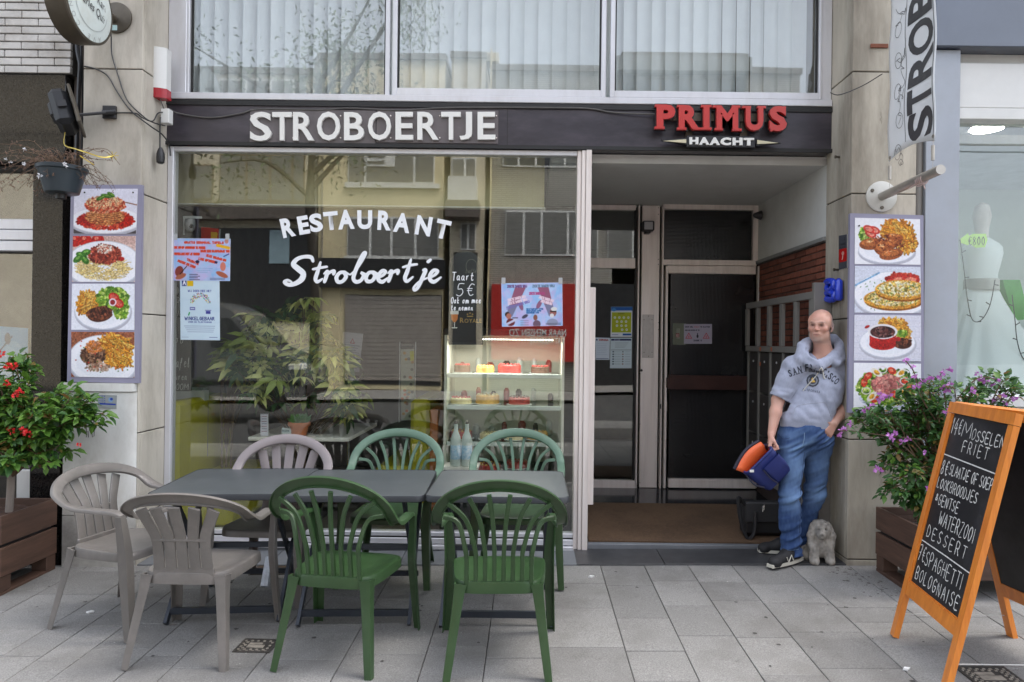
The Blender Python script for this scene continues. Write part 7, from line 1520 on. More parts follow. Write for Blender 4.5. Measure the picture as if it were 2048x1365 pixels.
# bottles
for i,(u,lab_) in enumerate(((911,'frosted white swing top bottle, left of the pair by the window'),(933,'frosted white swing top bottle, right of the pair by the window'))):
    c=Vector((PX(u,5.34,930),5.34,PZ(934,5.34))); o=thing('bottle',lab_,'bottle',tuple(c),group='pair of frosted bottles inside the window')
    MB().lathe(c,[(.036,0),(.041,.006),(.041,.19),(.034,.225),(.018,.262),(.0145,.30),(.0165,.305),(.0165,.318),(.012,.32)],24).build('glass_body',M('frosted_bottle',(.50,.55,.50),.35,var=.05),o)
    MB().lathe(c+Vector((0,0,.055)),[(.0415,0),(.0418,.001),(.0418,.105),(.0415,.106)],24).build('paper_label',M('blue_label',(.18,.40,.60),.5,var=.6,vs_=40,col2=(.62,.70,.75)),o)
    MB().lathe(c+Vector((0,0,.318)),[(.011,0),(.013,.01),(.011,.024),(.004,.028)],14).tube([c+Vector((-.017,0,.29)),c+Vector((-.02,-.004,.32)),c+Vector((0,0,.335)),c+Vector((.02,-.004,.32)),c+Vector((.017,0,.29))],.0015,4).build('stopper',m_brown,o)
sf=thing('side_shelf','low white shelf inside the window under the two frosted bottles','shelf',(PX(960,5.4),5.34,.02)); bx('board',m_tabw,sf,PX(890,5.34),PX(960,5.34),5.28,5.5,PZ(934,5.34)-.02,PZ(934,5.34)-.001); bx('support',m_black,sf,PX(892,5.34),PX(896,5.34),5.30,5.48,.02,PZ(934,5.34)-.021)
# back counter and warm wall tone deep in the room
ct_=thing('bar_counter','dark bar counter at the back of the dining room','counter',(-1,8.6,.02)); bx('body',m_intd,ct_,-2.6,.2,8.4,9.0,.02,1.05); bx('worktop',M('dark_wood',(.08,.045,.025),.3,var=.3),ct_,-2.65,.25,8.35,9.05,1.052,1.09)
# ================================================ DOORWAY THINGS
mr=thing('meter_rack','grey metal rack with upright bars above mailbox doors on the right doorway wall','mailboxes',(2.15,5.9,.05))
m_rk=M('grey_painted_steel',(.21,.20,.185),.5,var=.08,vs_=4,dirt=(.1,.09,.08),dirt_s=4,dirt_amt=.3); m_rkd=M('grey_steel_dark',(.045,.04,.038),.6,var=.15)
RXf=2.075; yA,yB=5.14,6.74; zt_r=1.93; zm_r=1.52
MB().box(RXf,RXf+.035,yA,yB,zt_r-.055,zt_r,b=.003).build('top_rail',m_rk,mr); MB().box(RXf,RXf+.12,yA,yB,zm_r-.05,zm_r,b=.003).build('middle_rail',m_rk,mr); MB().box(RXf,RXf+.12,yA,yB,.32,.36,b=.003).build('bottom_rail',m_rk,mr)
ycs=[yA+.05+i*(yB-yA-.06)/5 for i in range(6)]
for y in ycs: MB().box(RXf,RXf+.03,y-.03,y+.03,zm_r+.002,zt_r-.057,b=.003).build('upright_bar',m_rk,mr); MB().box(RXf+.02,RXf+.12,y-.02,y+.02,.362,zm_r-.052,b=.002).build('divider',m_rk,mr)
for i in range(5):
    for (za,zb_2) in ((1.10,1.46),(.72,1.08),(.37,.70)):
        d_=bx('mailbox_door',m_rkd,mr,RXf+.03,RXf+.05,ycs[i]+.022,ycs[i+1]-.022,za,zb_2,b=.002); 
        MB().lathe((RXf+.028,(ycs[i]+ycs[i+1])/2,zb_2-.08),[(.010,0),(.010,.006)],10,(-1,0,0)).build('lock',m_alu,d_)
for i,(y,c_) in enumerate(((ycs[4]-.12,0),(ycs[3]-.1,1),(ycs[4]-.12,2))): MB().lathe((RXf-.001,y,zm_r-.025 if i<2 else 1.36),[(.02,0),(.02,.001)],16,(-1,0,0)).build('sticker',M('orange_sticker',(.5,.12,.04),.5),mr)
# side cover at the rack front
bx('end_panel',m_rk,mr,RXf-.01,XR-.002,yA-.045,yA-.003,1.50,1.99,b=.003); bx('back_cover',M('putty_panel',(.20,.19,.175),.6),mr,RXf+.04,XR-.003,yA-.06,yA-.048,.15,1.76)
# black shoulder bag standing on the mat
bgx,bgy=PX(1530,5.42),5.42; z0=fz(5.4)+.02
sb=thing('shoulder_bag','black laptop shoulder bag standing on the doormat behind the man','bag',(bgx,bgy,z0)); m_nyl=M('black_nylon',(.018,.018,.02),.6,var=.2,vs_=20,bump=.1,bs=300)
MB().box(bgx-.17,bgx+.19,bgy-.06,bgy+.06,z0,z0+.26,b=.03).build('body',m_nyl,sb); MB().box(bgx-.16,bgx+.18,bgy-.078,bgy-.058,z0+.11,z0+.265,b=.02).build('flap',M('grey_nylon',(.035,.035,.038),.55),sb)
MB().tube(spline([(bgx-.16,bgy-.06,z0+.24),(bgx-.22,bgy-.09,z0+.30),(bgx-.20,bgy-.1,z0+.12),(bgx-.15,bgy-.11,z0-.0),(bgx-.10,bgy-.11,z0+.05),(bgx-.09,bgy-.09,z0+.20)],6),.014,6).build('strap',m_nyl,sb)
MB().tube([(bgx-.02,bgy-.082,z0+.25),(bgx-.02,bgy-.085,z0+.21)],.004,6).tube([(bgx-.028,bgy-.082,z0+.24),(bgx-.03,bgy-.085,z0+.195)],.005,6).build('zip_pull',m_chr,sb)
# ================================================ SDF TOOLKIT
class SDF:
    def __init__(s,lo,hi,h):
        s.h=h; s.lo=np.array(lo,float); n=np.ceil((np.array(hi)-s.lo)/h).astype(int)+1; s.n=n
        s.ax=[(s.lo[i]+np.arange(n[i])*h).astype(np.float32) for i in range(3)]; s.v=np.full(n,.12,np.float32)
    def reg(s,lo,hi):
        a=np.maximum(0,np.floor((np.array(lo)-s.lo)/s.h).astype(int)); b=np.minimum(s.n,np.ceil((np.array(hi)-s.lo)/s.h).astype(int)+1)
        if np.any(b<=a): return None
        sl=tuple(slice(a[i],b[i]) for i in range(3)); X,Y,Z=np.meshgrid(*[s.ax[i][sl[i]] for i in range(3)],indexing='ij',sparse=True); return sl,X,Y,Z
    def _put(s,sl,d,k,sub):
        v=s.v[sl]
        if sub:
            d=-d; h=np.maximum(k-np.abs(v-d),0)/k if k>0 else 0; s.v[sl]=np.maximum(v,d)+(h*h*k*.25 if k>0 else 0)
        else:
            h=np.maximum(k-np.abs(v-d),0)/k if k>0 else 0; s.v[sl]=np.minimum(v,d)-(h*h*k*.25 if k>0 else 0)
    def cone(s,a,b,ra,rb,k=.02,sub=False,flat=None):
        a=np.array(a,float);b=np.array(b,float); m=max(ra,rb)+k+3*s.h+.01; q=s.reg(np.minimum(a,b)-m,np.maximum(a,b)+m)
        if q is None: return s
        sl,X,Y,Z=q; ab=b-a; L=float(ab@ab)+1e-12; t=np.clip(((X-a[0])*ab[0]+(Y-a[1])*ab[1]+(Z-a[2])*ab[2])/L,0,1)
        if flat is None: d=np.sqrt((X-a[0]-t*ab[0])**2+(Y-a[1]-t*ab[1])**2+(Z-a[2]-t*ab[2])**2)-(ra+(rb-ra)*t)
        else: # flattened along y by factor
            d=np.sqrt((X-a[0]-t*ab[0])**2+((Y-a[1]-t*ab[1])/flat)**2+(Z-a[2]-t*ab[2])**2)-(ra+(rb-ra)*t); d=d*min(1,flat)
        s._put(sl,d.astype(np.float32),k,sub); return s
    def ell(s,c,r,Rm=None,k=.02,sub=False):
        c=np.array(c,float); r=np.array(r,float); m=r.max()+k+3*s.h+.01; q=s.reg(c-m,c+m)
        if q is None: return s
        sl,X,Y,Z=q; P_=[X-c[0],Y-c[1],Z-c[2]]
        if Rm is not None: P_=[P_[0]*Rm[0][i]+P_[1]*Rm[1][i]+P_[2]*Rm[2][i] for i in range(3)]
        k0=np.sqrt((P_[0]/r[0])**2+(P_[1]/r[1])**2+(P_[2]/r[2])**2); k1=np.sqrt((P_[0]/r[0]**2)**2+(P_[1]/r[1]**2)**2+(P_[2]/r[2]**2)**2)+1e-9
        s._put(sl,(k0*(k0-1)/k1).astype(np.float32),k,sub); return s
    def mesh(s):
        v=s.v; n=v.shape; ins=v<0; c=np.zeros(tuple(x-1 for x in n),np.int8)
        for i in (0,1):
            for j in (0,1):
                for k in (0,1): c+=ins[i:n[0]-1+i,j:n[1]-1+j,k:n[2]-1+k]
        act=(c>0)&(c<8); idx=np.argwhere(act); ids=np.full(act.shape,-1,np.int64); ids[act]=np.arange(len(idx))
        acc=np.zeros((len(idx),3));cnt=np.zeros(len(idx)); I,J,K=idx.T
        for ax in range(3):
            for a in (0,1):
                for b in (0,1):
                    o=[0,0,0]; ot=[x for x in range(3) if x!=ax]; o[ot[0]]=a;o[ot[1]]=b; p0=v[I+o[0],J+o[1],K+o[2]]; o2=list(o);o2[ax]=1; p1=v[I+o2[0],J+o2[1],K+o2[2]]
                    m=(p0<0)!=(p1<0); t=np.where(m,p0/(p0-p1+1e-12),0); pos=np.stack([np.full(len(idx),o[q],float) for q in range(3)],1); pos[:,ax]+=t; acc+=pos*m[:,None]; cnt+=m
        P_=s.lo+(idx+acc/cnt[:,None])*s.h; F_=[]
        for ax in range(3):
            ot=[x for x in range(3) if x!=ax]; sl0=[slice(None)]*3; sl1=[slice(None)]*3; sl0[ax]=slice(0,n[ax]-1); sl1[ax]=slice(1,n[ax]); e=ins[tuple(sl0)]!=ins[tuple(sl1)]
            w=np.argwhere(e); ok=(w[:,ot[0]]>0)&(w[:,ot[1]]>0)&(w[:,ot[0]]<n[ot[0]]-1)&(w[:,ot[1]]<n[ot[1]]-1); w=w[ok]
            def g(da,db):
                q=w.copy(); q[:,ot[0]]+=da; q[:,ot[1]]+=db; return ids[q[:,0],q[:,1],q[:,2]]
            quad=np.stack([g(-1,-1),g(0,-1),g(0,0),g(-1,0)],1); flip=ins[tuple(w.T)] 
            if ax==1: flip=~flip
            quad[~flip]=quad[~flip][:,::-1]; F_.append(quad)
        F_=np.concatenate(F_); F_=F_[(F_>=0).all(1)]; return P_,F_
def smooth_np(P_,F_,it=2,lam=.5):
    n=len(P_); e=np.concatenate([F_[:,[0,1]],F_[:,[1,2]],F_[:,[2,3]],F_[:,[3,0]]]); e=np.concatenate([e,e[:,::-1]])
    deg=np.bincount(e[:,0],minlength=n)[:,None]
    for _ in range(it):
        for l in (lam,-lam*.95 if it>1 else lam):
            a=np.stack([np.bincount(e[:,0],weights=P_[e[:,1],q],minlength=n) for q in range(3)],1)/deg; P_=P_+(a-P_)*l
    return P_
def normals_np(P_,F_):
    a=P_[F_[:,0]];b=P_[F_[:,1]];c=P_[F_[:,2]];d=P_[F_[:,3]]; fn=np.cross(c-a,d-b); N=np.stack([sum(np.bincount(F_[:,i],weights=fn[:,q],minlength=len(P_)) for i in range(4)) for q in range(3)],1)
    return N/(np.linalg.norm(N,axis=1,keepdims=True)+1e-12)
def vnoise(P_,scale,seed=0):
    rs=np.random.default_rng(seed); G=rs.random((32,32,32)); q=P_*np.array(scale); i=np.floor(q).astype(int); f=q-i; f=f*f*(3-2*f); o=0
    for a in (0,1):
        for b in (0,1):
            for c in (0,1):
                w=(f[:,0] if a else 1-f[:,0])*(f[:,1] if b else 1-f[:,1])*(f[:,2] if c else 1-f[:,2]); o=o+w*G[(i[:,0]+a)%32,(i[:,1]+b)%32,(i[:,2]+c)%32]
    return o-.5
def np_mesh(name,P_,F_,mat,parent,col=None,smooth=True):
    me=bpy.data.meshes.new(name); me.vertices.add(len(P_)); me.vertices.foreach_set('co',P_.astype(np.float32).ravel()); nf=len(F_)
    me.loops.add(nf*4); me.loops.foreach_set('vertex_index',F_.astype(np.int32).ravel()); me.polygons.add(nf); me.polygons.foreach_set('loop_start',np.arange(nf,dtype=np.int32)*4)
    me.polygons.foreach_set('use_smooth',np.ones(nf,bool)); me.update(calc_edges=True); me.validate()
    if col is not None:
        at=me.color_attributes.new('Col','FLOAT_COLOR','POINT'); c=np.ones((len(P_),4),np.float32); c[:,:3]=col; at.data.foreach_set('color',c.ravel())
    me.materials.append(mat); return link(name,me,parent)
# ================================================ THE MAN
def N3(v): return np.array(v,float)
def pj(u,v,d): p=P(u,v,d); return N3((p.x,p.y,p.z))
man=thing('person','bald man in grey SAN FRANCISCO hoodie and blue jeans leaning in the doorway','person',(1.83,4.86,.02))
HS=[]   # joints
neck_b=pj(1648,722,4.93); head_c=pj(1641,652,4.88)
sh_r=pj(1588,733,4.90); el_r=pj(1556,800,4.90); wr_r=pj(1543,868,4.82); ha_r=pj(1538,897,4.80)
sh_l=pj(1680,738,4.95); el_l=pj(1698,806,4.97); wr_l=pj(1668,847,4.84); ha_l=pj(1642,862,4.78)
hip=pj(1609,868,4.90); hp_r=pj(1586,885,4.89); hp_l=pj(1634,885,4.92); kn_r=pj(1578,990,4.80); an_r=pj(1583,1108,4.85); kn_l=pj(1630,985,4.93); an_l=pj(1596,1100,5.02)
h_=.0042
B=SDF((1.45,4.50,.02),(2.32,5.18,1.86),h_)
# head frame: facing left and towards the camera, chin slightly down
fw=N3((-.60,-.80,-.05)); fw/=np.linalg.norm(fw); up=N3((.03,-.02,1.)); rt=np.cross(fw,up); rt/=np.linalg.norm(rt); up=np.cross(rt,fw); Rm=np.stack([rt,fw,up],1)
def hd(x,y,z): return head_c+rt*x+fw*y+up*z
RL=Rm.tolist(); q=1.0
B.ell(hd(0,-.012,.036),(.073,.094,.078),Rm,.01).ell(hd(0,.030,.012),(.062,.062,.080),Rm,.03).ell(hd(0,.034,-.040),(.048,.055,.068),Rm,.03)
B.ell(hd(0,.070,-.088),(.026,.020,.020),Rm,.025)
for s in (1,-1):
    B.ell(hd(.040*s,.020,-.066),(.022,.032,.026),Rm,.03); B.ell(hd(.042*s,.066,-.018),(.021,.018,.018),Rm,.02)
    B.ell(hd(.060*s,.03,.03),(.012,.03,.03),Rm,.02)
B.cone(hd(-.036,.088,.024),hd(-.010,.096,.020),.010,.009,.010).cone(hd(.036,.088,.024),hd(.010,.096,.020),.010,.009,.010)
for s in (1,-1): B.ell(hd(.030*s,.099,.004),(.017,.016,.010),Rm,.010,True)
for s in (1,-1): B.ell(hd(.030*s,.077,.005),(.0145,.0135,.0125),Rm,.003); B.cone(hd(.017*s,.090,.011),hd(.042*s,.083,.009),.0042,.0045,.005)
B.cone(hd(0,.091,.018),hd(0,.110,-.022),.0075,.011,.010)
for s in (1,-1): B.ell(hd(.0105*s,.100,-.027),(.0085,.010,.0075),Rm,.006)
B.ell(hd(0,.084,-.058),(.028,.016,.022),Rm,.012)
B.cone(hd(-.019,.094,-.0545),hd(.019,.094,-.0545),.0042,.0042,.006).cone(hd(-.016,.092,-.066),hd(.016,.092,-.066),.0050,.0050,.006)
B.cone(hd(-.024,.097,-.063),hd(0,.102,-.0595),.0022,.0024,.002,True).cone(hd(0,.102,-.0595),hd(.024,.097,-.063),.0024,.0022,.002,True)
for s in (1,-1):
    B.ell(hd(.077*s,-.006,-.008),(.010,.019,.032),Rm,.008); B.ell(hd(.081*s,.000,-.004),(.006,.009,.018),Rm,.004,True); B.cone(hd(.079*s,-.018,.014),hd(.083*s,-.020,-.004),.006,.006,.006); B.ell(hd(.074*s,.006,-.036),(.006,.008,.009),Rm,.006)
# neck, torso core
B.cone(hd(0,-.030,-.04),neck_b,.052,.058,.03); B.cone(hd(0,.02,-.085),neck_b+N3((0,-.01,.01)),.040,.05,.04)
B.cone(neck_b,pj(1640,760,4.95),.075,.115,.05,flat=.75).cone(pj(1640,760,4.95),hip,.12,.12,.06,flat=.75)
B.cone(neck_b,sh_r,.05,.05,.04).cone(neck_b,sh_l,.05,.05,.04)
def arm(sh,el,wr,k=.02):
    B.cone(sh,el,.050,.042,k); B.cone(el,el*.62+wr*.38,.041,.0395,k); B.cone(el*.62+wr*.38,wr,.0395,.0265,k)
arm(sh_r,el_r,wr_r); arm(sh_l,el_l,wr_l)
B.cone(hp_r,kn_r,.07,.05,.03).cone(kn_r,an_r,.048,.036,.03).cone(hp_l,kn_l,.07,.05,.03).cone(kn_l,an_l,.048,.036,.03).cone(hip,hp_r,.10,.08,.05).cone(hip,hp_l,.10,.08,.05)
B.cone(an_r,an_r+N3((-.08,-.05,-.05)),.035,.03,.02)
def hand(wr,pd,side,palm_n,curls,lens,thumb,spread=.0205):
    """wr wrist, pd pointing direction of the palm, side = direction to the thumb side, palm_n = out of the palm"""
    pd=N3(pd)/np.linalg.norm(pd); side=N3(side); side=side-pd*(side@pd); side/=np.linalg.norm(side); pn=np.cross(pd,side); 
    if pn@N3(palm_n)<0: pn=-pn
    kn=wr+pd*.090; 
    for o in (-1.5,-.5,.5,1.5): B.cone(wr+side*o*.011+pd*.005,kn+side*o*spread*.95,.0150,.0125,.012)
    for i,(o,c,l) in enumerate(zip((1.5,.5,-.5,-1.5),curls,lens)):
        p=kn+side*o*spread; d=pd; r=.0098-.0006*(i==3)
        for j,(f,rr) in enumerate(((.45,0),(.31,-.0006),(.24,-.0014))):
            an=R(c[j]); d=d*math.cos(an)+pn*math.sin(an); d/=np.linalg.norm(d); p2=p+d*l*f; B.cone(p,p2,r+rr+.0004,r+rr-.0006,.003); p=p2
            # axis stays in the plane of pd/pn
            pn2=pn
            side_=side; pn_=np.cross(d,side_); pn_=pn_ if pn_@pn>0 or abs(pn_@pn)<1e-6 else -pn_
            pn=pn_
        pn=np.cross(pd,side); pn=pn if pn@N3(palm_n)>0 else -pn
    t0=wr+pd*.022+side*.020; t1=t0+(pd*thumb[0]+side*thumb[1]+pn*thumb[2])*.042; t2=t1+(pd*thumb[3]+side*thumb[4]+pn*thumb[5])*.032; t3=t2+(pd*thumb[3]+side*thumb[4]*.6+pn*thumb[5])*.026
    B.cone(t0,t1,.0145,.0120,.010).cone(t1,t2,.0115,.0102,.004).cone(t2,t3,.0102,.0085,.003)
# right hand (image left): fingers closed around the bag handle, palm turned back, thumb forward
hand(wr_r,ha_r-wr_r,(-.2,-.95,0),(1,-.3,0),[(52,75,50),(55,78,50),(58,80,52),(60,82,55)],[.078,.084,.079,.064],(.72,.35,.45,.75,.0,.6))
# left hand: slipped into the front pocket, thumb hooked outside and pointing left
hand(wr_l,(-.62,-.32,-.72),(-.75,-.25,.62),(-.1,.95,-.1),[(18,25,15),(20,28,18),(22,30,20),(24,30,20)],[.076,.082,.076,.062],(.45,.85,-.1,.3,.9,-.1))
Pm,Fm=B.mesh(); Pm=smooth_np(Pm,Fm,1,.45); Nm=normals_np(Pm,Fm)
loc=(Pm-head_c)@Rm; X_,Y_,Z_=loc.T
skin=np.tile(N3(lin((.78,.61,.54))),(len(Pm),1)); 
def mixc(mask,c,a=1.):
    global skin
    m=np.clip(mask,0,1)[:,None]*a; skin=skin*(1-m)+N3(lin(c))*m
def g3(x,y,z,r): return np.exp(-(((X_-x)/r[0])**2+((Y_-y)/r[1])**2+((Z_-z)/r[2])**2))
hm=(Z_>-.13)&(np.abs(X_)<.12)&(np.abs(Y_)<.15)
mixc(g3(0,.105,-.02,(.018,.03,.02))*hm,(.80,.48,.42),.5)
for s in (1,-1): mixc(g3(.045*s,.07,-.02,(.024,.03,.022))*hm,(.82,.50,.44),.45); mixc(g3(.08*s,-.005,-.005,(.012,.03,.035))*hm,(.80,.42,.34),.6)
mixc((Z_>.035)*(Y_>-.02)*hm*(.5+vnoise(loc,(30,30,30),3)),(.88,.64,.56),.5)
# clipped grey hair at the sides and back, stubble, brows, lips, sockets
hair=hm*np.clip((-Y_*14+ .25+np.abs(X_)*9-.1),0,1)*np.clip((.085-Z_)*22,0,1)*np.clip((Z_+.055)*30,0,1)*(Y_<.030)*(np.abs(X_)>.03)
mixc(hair*(Nm@(-fw)*.0+1),(.54,.53,.53),.85)
mixc(g3(0,.085,-.092,(.030,.03,.018))*hm,(.74,.70,.68),.5);  mixc(hm*np.clip((-.045-Z_)*22,0,1)*(Y_>.0)*(Z_>-.12),(.64,.54,.50),.3)
mixc(hm*(vnoise(loc,(60,60,60),33)+.15),(.66,.42,.34),.30)
for s in (1,-1):
    mixc(g3(.029*s,.093,.027,(.019,.016,.0050))*hm,(.36,.28,.24),.8); mixc(g3(.030*s,.088,.004,(.017,.012,.009))*hm,(.50,.33,.29),.75)
    mixc(g3(.029*s,.094,.0035,(.0095,.008,.0040))*hm,(.50,.43,.40),.8); mixc(g3(.029*s,.096,.0035,(.0062,.008,.0046))*hm,(.07,.07,.08),1.); mixc(g3(.031*s,.093,.0105,(.016,.009,.0028))*hm,(.16,.10,.09),.95)
    mixc(g3(.026*s,.088,-.042,(.006,.02,.018))*hm,(.62,.42,.36),.5); mixc(g3(.031*s,.085,-.010,(.014,.014,.004))*hm,(.66,.46,.42),.5)
mixc(g3(0,.097,-.0545,(.018,.012,.0035))*hm,(.66,.38,.35),.7); mixc(g3(0,.097,-.060,(.021,.014,.0022))*hm,(.30,.14,.13),.95); mixc(g3(0,.097,-.066,(.014,.012,.0035))*hm,(.70,.43,.40),.6)
for s in (1,-1): mixc(g3(.009*s,.105,-.034,(.004,.007,.003))*hm,(.32,.16,.14),.8)
mixc((~hm)*(vnoise(Pm,(22,22,22),5)+.5),(.76,.50,.42),.35)
m_skin=M('skin',(1,1,1),.42,attr=True,bump=.06,bs=350); bs_=m_skin.node_tree.nodes['Principled BSDF']; bs_.inputs['Subsurface Weight'].default_value=.08; bs_.inputs['Subsurface Radius'].default_value=(.01,.004,.002); bs_.inputs['Subsurface Scale'].default_value=.5
body=np_mesh('body',Pm,Fm,m_skin,man,skin)
# ---- hoodie
Hd=SDF((1.45,4.55,.80),(2.34,5.22,1.62),h_)
ch=pj(1636,775,4.93); wa=pj(1611,845,4.90); hem=pj(1609,858,4.895)
Hd.cone(pj(1643,745,4.95),ch,.135,.165,.05,flat=.72).cone(ch,wa,.168,.165,.05,flat=.74).cone(wa+N3((.0,0,0)),hem+N3((0,0,.075)),.165,.160,.03,flat=.74)
Hd.cone(neck_b+N3((0,.01,-.02)),sh_r,.072,.070,.05).cone(neck_b+N3((0,.01,-.02)),sh_l,.072,.070,.05)
cu_r=sh_r*.10+el_r*.90; cu_l=sh_l*.02+el_l*.98
Hd.cone(sh_r,sh_r*.45+el_r*.55,.080,.070,.03).cone(sh_r*.45+el_r*.55,cu_r,.070,.066,.02)
Hd.cone(sh_l,sh_l*.45+el_l*.55,.078,.070,.03).cone(sh_l*.45+el_l*.55,cu_l,.070,.064,.02)
for sh,el,cu in ((sh_r,el_r,cu_r),(sh_l,el_l,cu_l)):   # bunched pushed-up sleeve
    ax=(el-sh)/np.linalg.norm(el-sh)
    for t,rr in ((-.085,.069),(-.052,.073),(-.020,.068)): Hd.ell(cu+ax*t,(rr,rr,rr*.55),None,.012)
# cut: hem plane and sleeve ends, neck opening
Hd.cone(neck_b+N3((-.02,-.05,.13)),neck_b+N3((-.012,-.055,-.005)),.055,.050,.02,True)
# hood rolled round the neck
ring=[(1606,694,4.88),(1608,710,4.83),(1625,724,4.80),(1644,726,4.81),(1667,712,4.86),(1681,694,4.93),(1676,684,5.02),(1655,684,5.06),(1622,688,4.99)]
rg=[N3(p) for p in spline([P(*p) for p in ring],4,True)]
for i in range(len(rg)):
    f_=i/len(rg); rr_=.013+.020*abs(math.sin(math.pi*(f_-.28))); Hd.cone(rg[i],rg[(i+1)%len(rg)],rr_,rr_,.02); o_=rg[i]-neck_b; o_[2]=0; o_/=np.linalg.norm(o_); fr_=.10<f_<.42; Hd.cone(rg[i],rg[i]+o_*(.006 if fr_ else .030)+N3((0,0,-.022 if fr_ else -.050)),rr_,.012 if fr_ else .026,.03)
Hd.ell(pj(1670,714,5.03),(.075,.05,.06),None,.03)
Hd.cone(pj(1641,690,4.91),pj(1641,718,4.90),.060,.050,.012,True)
Hd.cone(pj(1621,700,4.80),pj(1632,724,4.80),.030,.018,.01,True)
# kangaroo pocket
pk=[(1588,812),(1643,806),(1660,832),(1652,852),(1580,852)]
Hd.ell(pj(1618,832,4.84),(.125,.062,.075),None,.03)
Pk,Fk=Hd.mesh(); Pk=smooth_np(Pk,Fk,2,.5); Nk=normals_np(Pk,Fk)
# folds
du=vnoise(Pk,(5,5,16),1)*.013+vnoise(np.stack([Pk[:,0]+Pk[:,2]*.7,Pk[:,1],Pk[:,2]-Pk[:,0]*.5],1),(22,9,8),2)*.012+vnoise(Pk,(40,40,40),3)*.003
zh=hem[2]; ribz=np.clip((Pk[:,2]-(zh+.055))*40,0,1)
sl=np.exp(-((Pk-(el_r))**2).sum(1)/.010)+np.exp(-((Pk-(el_l))**2).sum(1)/.010)
du=1.35*du*(.25+.75*ribz)+sl*vnoise(Pk,(12,12,42),6)*.018
Pk=Pk+Nk*du[:,None]
# open the hem and cuffs: drop faces below the hem plane and beyond the cuffs
fc=Pk[Fk].mean(1); keep=fc[:,2]>zh-.062
for sh,el,cu in ((sh_r,el_r,cu_r),(sh_l,el_l,cu_l)):
    ax=(el-sh)/np.linalg.norm(el-sh); keep&=~((((fc-cu)@ax)>.012)&(((fc-cu)**2).sum(1)<.0125)&(np.linalg.norm(np.cross(fc-cu,ax),axis=1)<.085))
def drop(P_,F_,keep):
    F_=F_[keep]; used=np.zeros(len(P_),bool); used[F_.ravel()]=True; mp=np.cumsum(used)-1; return P_[used],mp[F_],used
Pk2,Fk2,us=drop(Pk,Fk,keep)
colk=np.tile(N3(lin((.62,.64,.71))),(len(Pk),1)); heather=vnoise(Pk,(140,140,60),8)*.10+vnoise(Pk,(420,420,200),9)*.10; colk=np.clip(colk*(1+heather[:,None]),0,1)
stain=np.exp(-((Pk-pj(1612,842,4.76))**2).sum(1)/.004); colk*=(1-.10*stain)[:,None]
rib=((Pk[:,2]<zh+.012))*(np.sin(Pk[:,0]*520)>.2); colk*=(1-.10*rib)[:,None]
m_fl=M('grey_fleece',(1,1,1),.95,attr=True,bump=.25,bs=420,sheen=.25,spec=.2)
hood=np_mesh('hoodie',Pk2,Fk2,m_fl,man,colk[us]); sm=hood.modifiers.new('s','SOLIDIFY'); sm.thickness=.006; sm.offset=-1
# seam shadows are real: raised hem band and pocket edges, laid on the cloth
bvh=BVHTree.FromPolygons([tuple(p) for p in Pk2],[tuple(f) for f in Fk2])
def onto(u,v,off=.002):
    o=Vector((0,0,H)); p=P(u,v,4.8); d=(p-o).normalized(); h=bvh.ray_cast(o,d)
    return h[0]-d*off if h[0] is not None else None
def cord_on(pts,r,mat,name,off=.003,dens_=6):
    sp=spline([Vector((u,v,0)) for u,v in pts],dens_); w=[onto(p.x,p.y,off) for p in sp]; w=[x for x in w if x is not None]
    return MB().tube(w,r,6).build(name,mat,man,angle=80)
m_seam=M('fleece_seam',(.30,.31,.35),.95)
cord_on([(1587,829),(1596,812),(1640,806),(1652,808),(1662,834)],.0016,m_seam,'pocket_seam',.0005); cord_on([(1562,856),(1600,861),(1648,862)],.0016,m_seam,'hem_seam',.0005)
m_cord=M('cream_cord',(.62,.60,.55),.8)
cord_on([(1641,737),(1632,752),(1618,768),(1606,782)],.0032,m_cord,'drawstring',.004); cord_on([(1643,736),(1646,745),(1648,755),(1650,758)],.0045,m_cord,'drawstring',.005)
# lettering on the chest, wrapped onto the cloth
m_nv=M('navy_print',(.045,.05,.07),.8,var=.3,vs_=90)
def chest(ch,u,v,w,h,a,mat=m_nv,bold=.03,name='lettering'):
    vv,fs=gl_np(ch,bold=bold,ext=0,res=3); lo=vv.min(0);hi=vv.max(0); bm=bmesh.new(); vs_=[bm.verts.new(p) for p in vv]
    for f_ in fs:
        try: bm.faces.new([vs_[i] for i in f_])
        except ValueError: pass
    bmesh.ops.triangulate(bm,faces=bm.faces)
    for q in bm.verts:
        X=((q.co.x-lo[0])/(hi[0]-lo[0]+1e-6)-.5)*w;Y=((q.co.y-lo[1])/(hi[1]-lo[1]+1e-6)-.5)*h; p=onto(u+X*math.cos(a)+Y*math.sin(a),v+X*math.sin(a)-Y*math.cos(a),.003)
        q.co=p if p is not None else P(u,v,4.8)
    me=bpy.data.meshes.new(name); bm.to_mesh(me); bm.free(); me.materials.append(mat); return link(name,me,man)
def serif_bar(u,v,w,a):
    pts=[onto(u+t*w/2*math.cos(a),v+t*w/2*math.sin(a),.0028) for t in (-1,0,1)]
    if all(p is not None for p in pts): mb=MB(); ribbon(mb,pts,.0042,(0,-1,0)); mb.build('lettering',m_nv,man,angle=None,fix=False)
word=[('S',1580,747,-.36),('A',1589.5,743,-.28),('N',1599.5,740,-.20),('F',1613.5,736,-.04),('R',1622.5,736.5,.04),('A',1631.5,737.5,.12),('N',1640.5,740,.22),('C',1649,744,.34),('I',1655,748.5,.44),('S',1661,753,.52),('C',1667,757.5,.6),('O',1673.5,763,.7)]
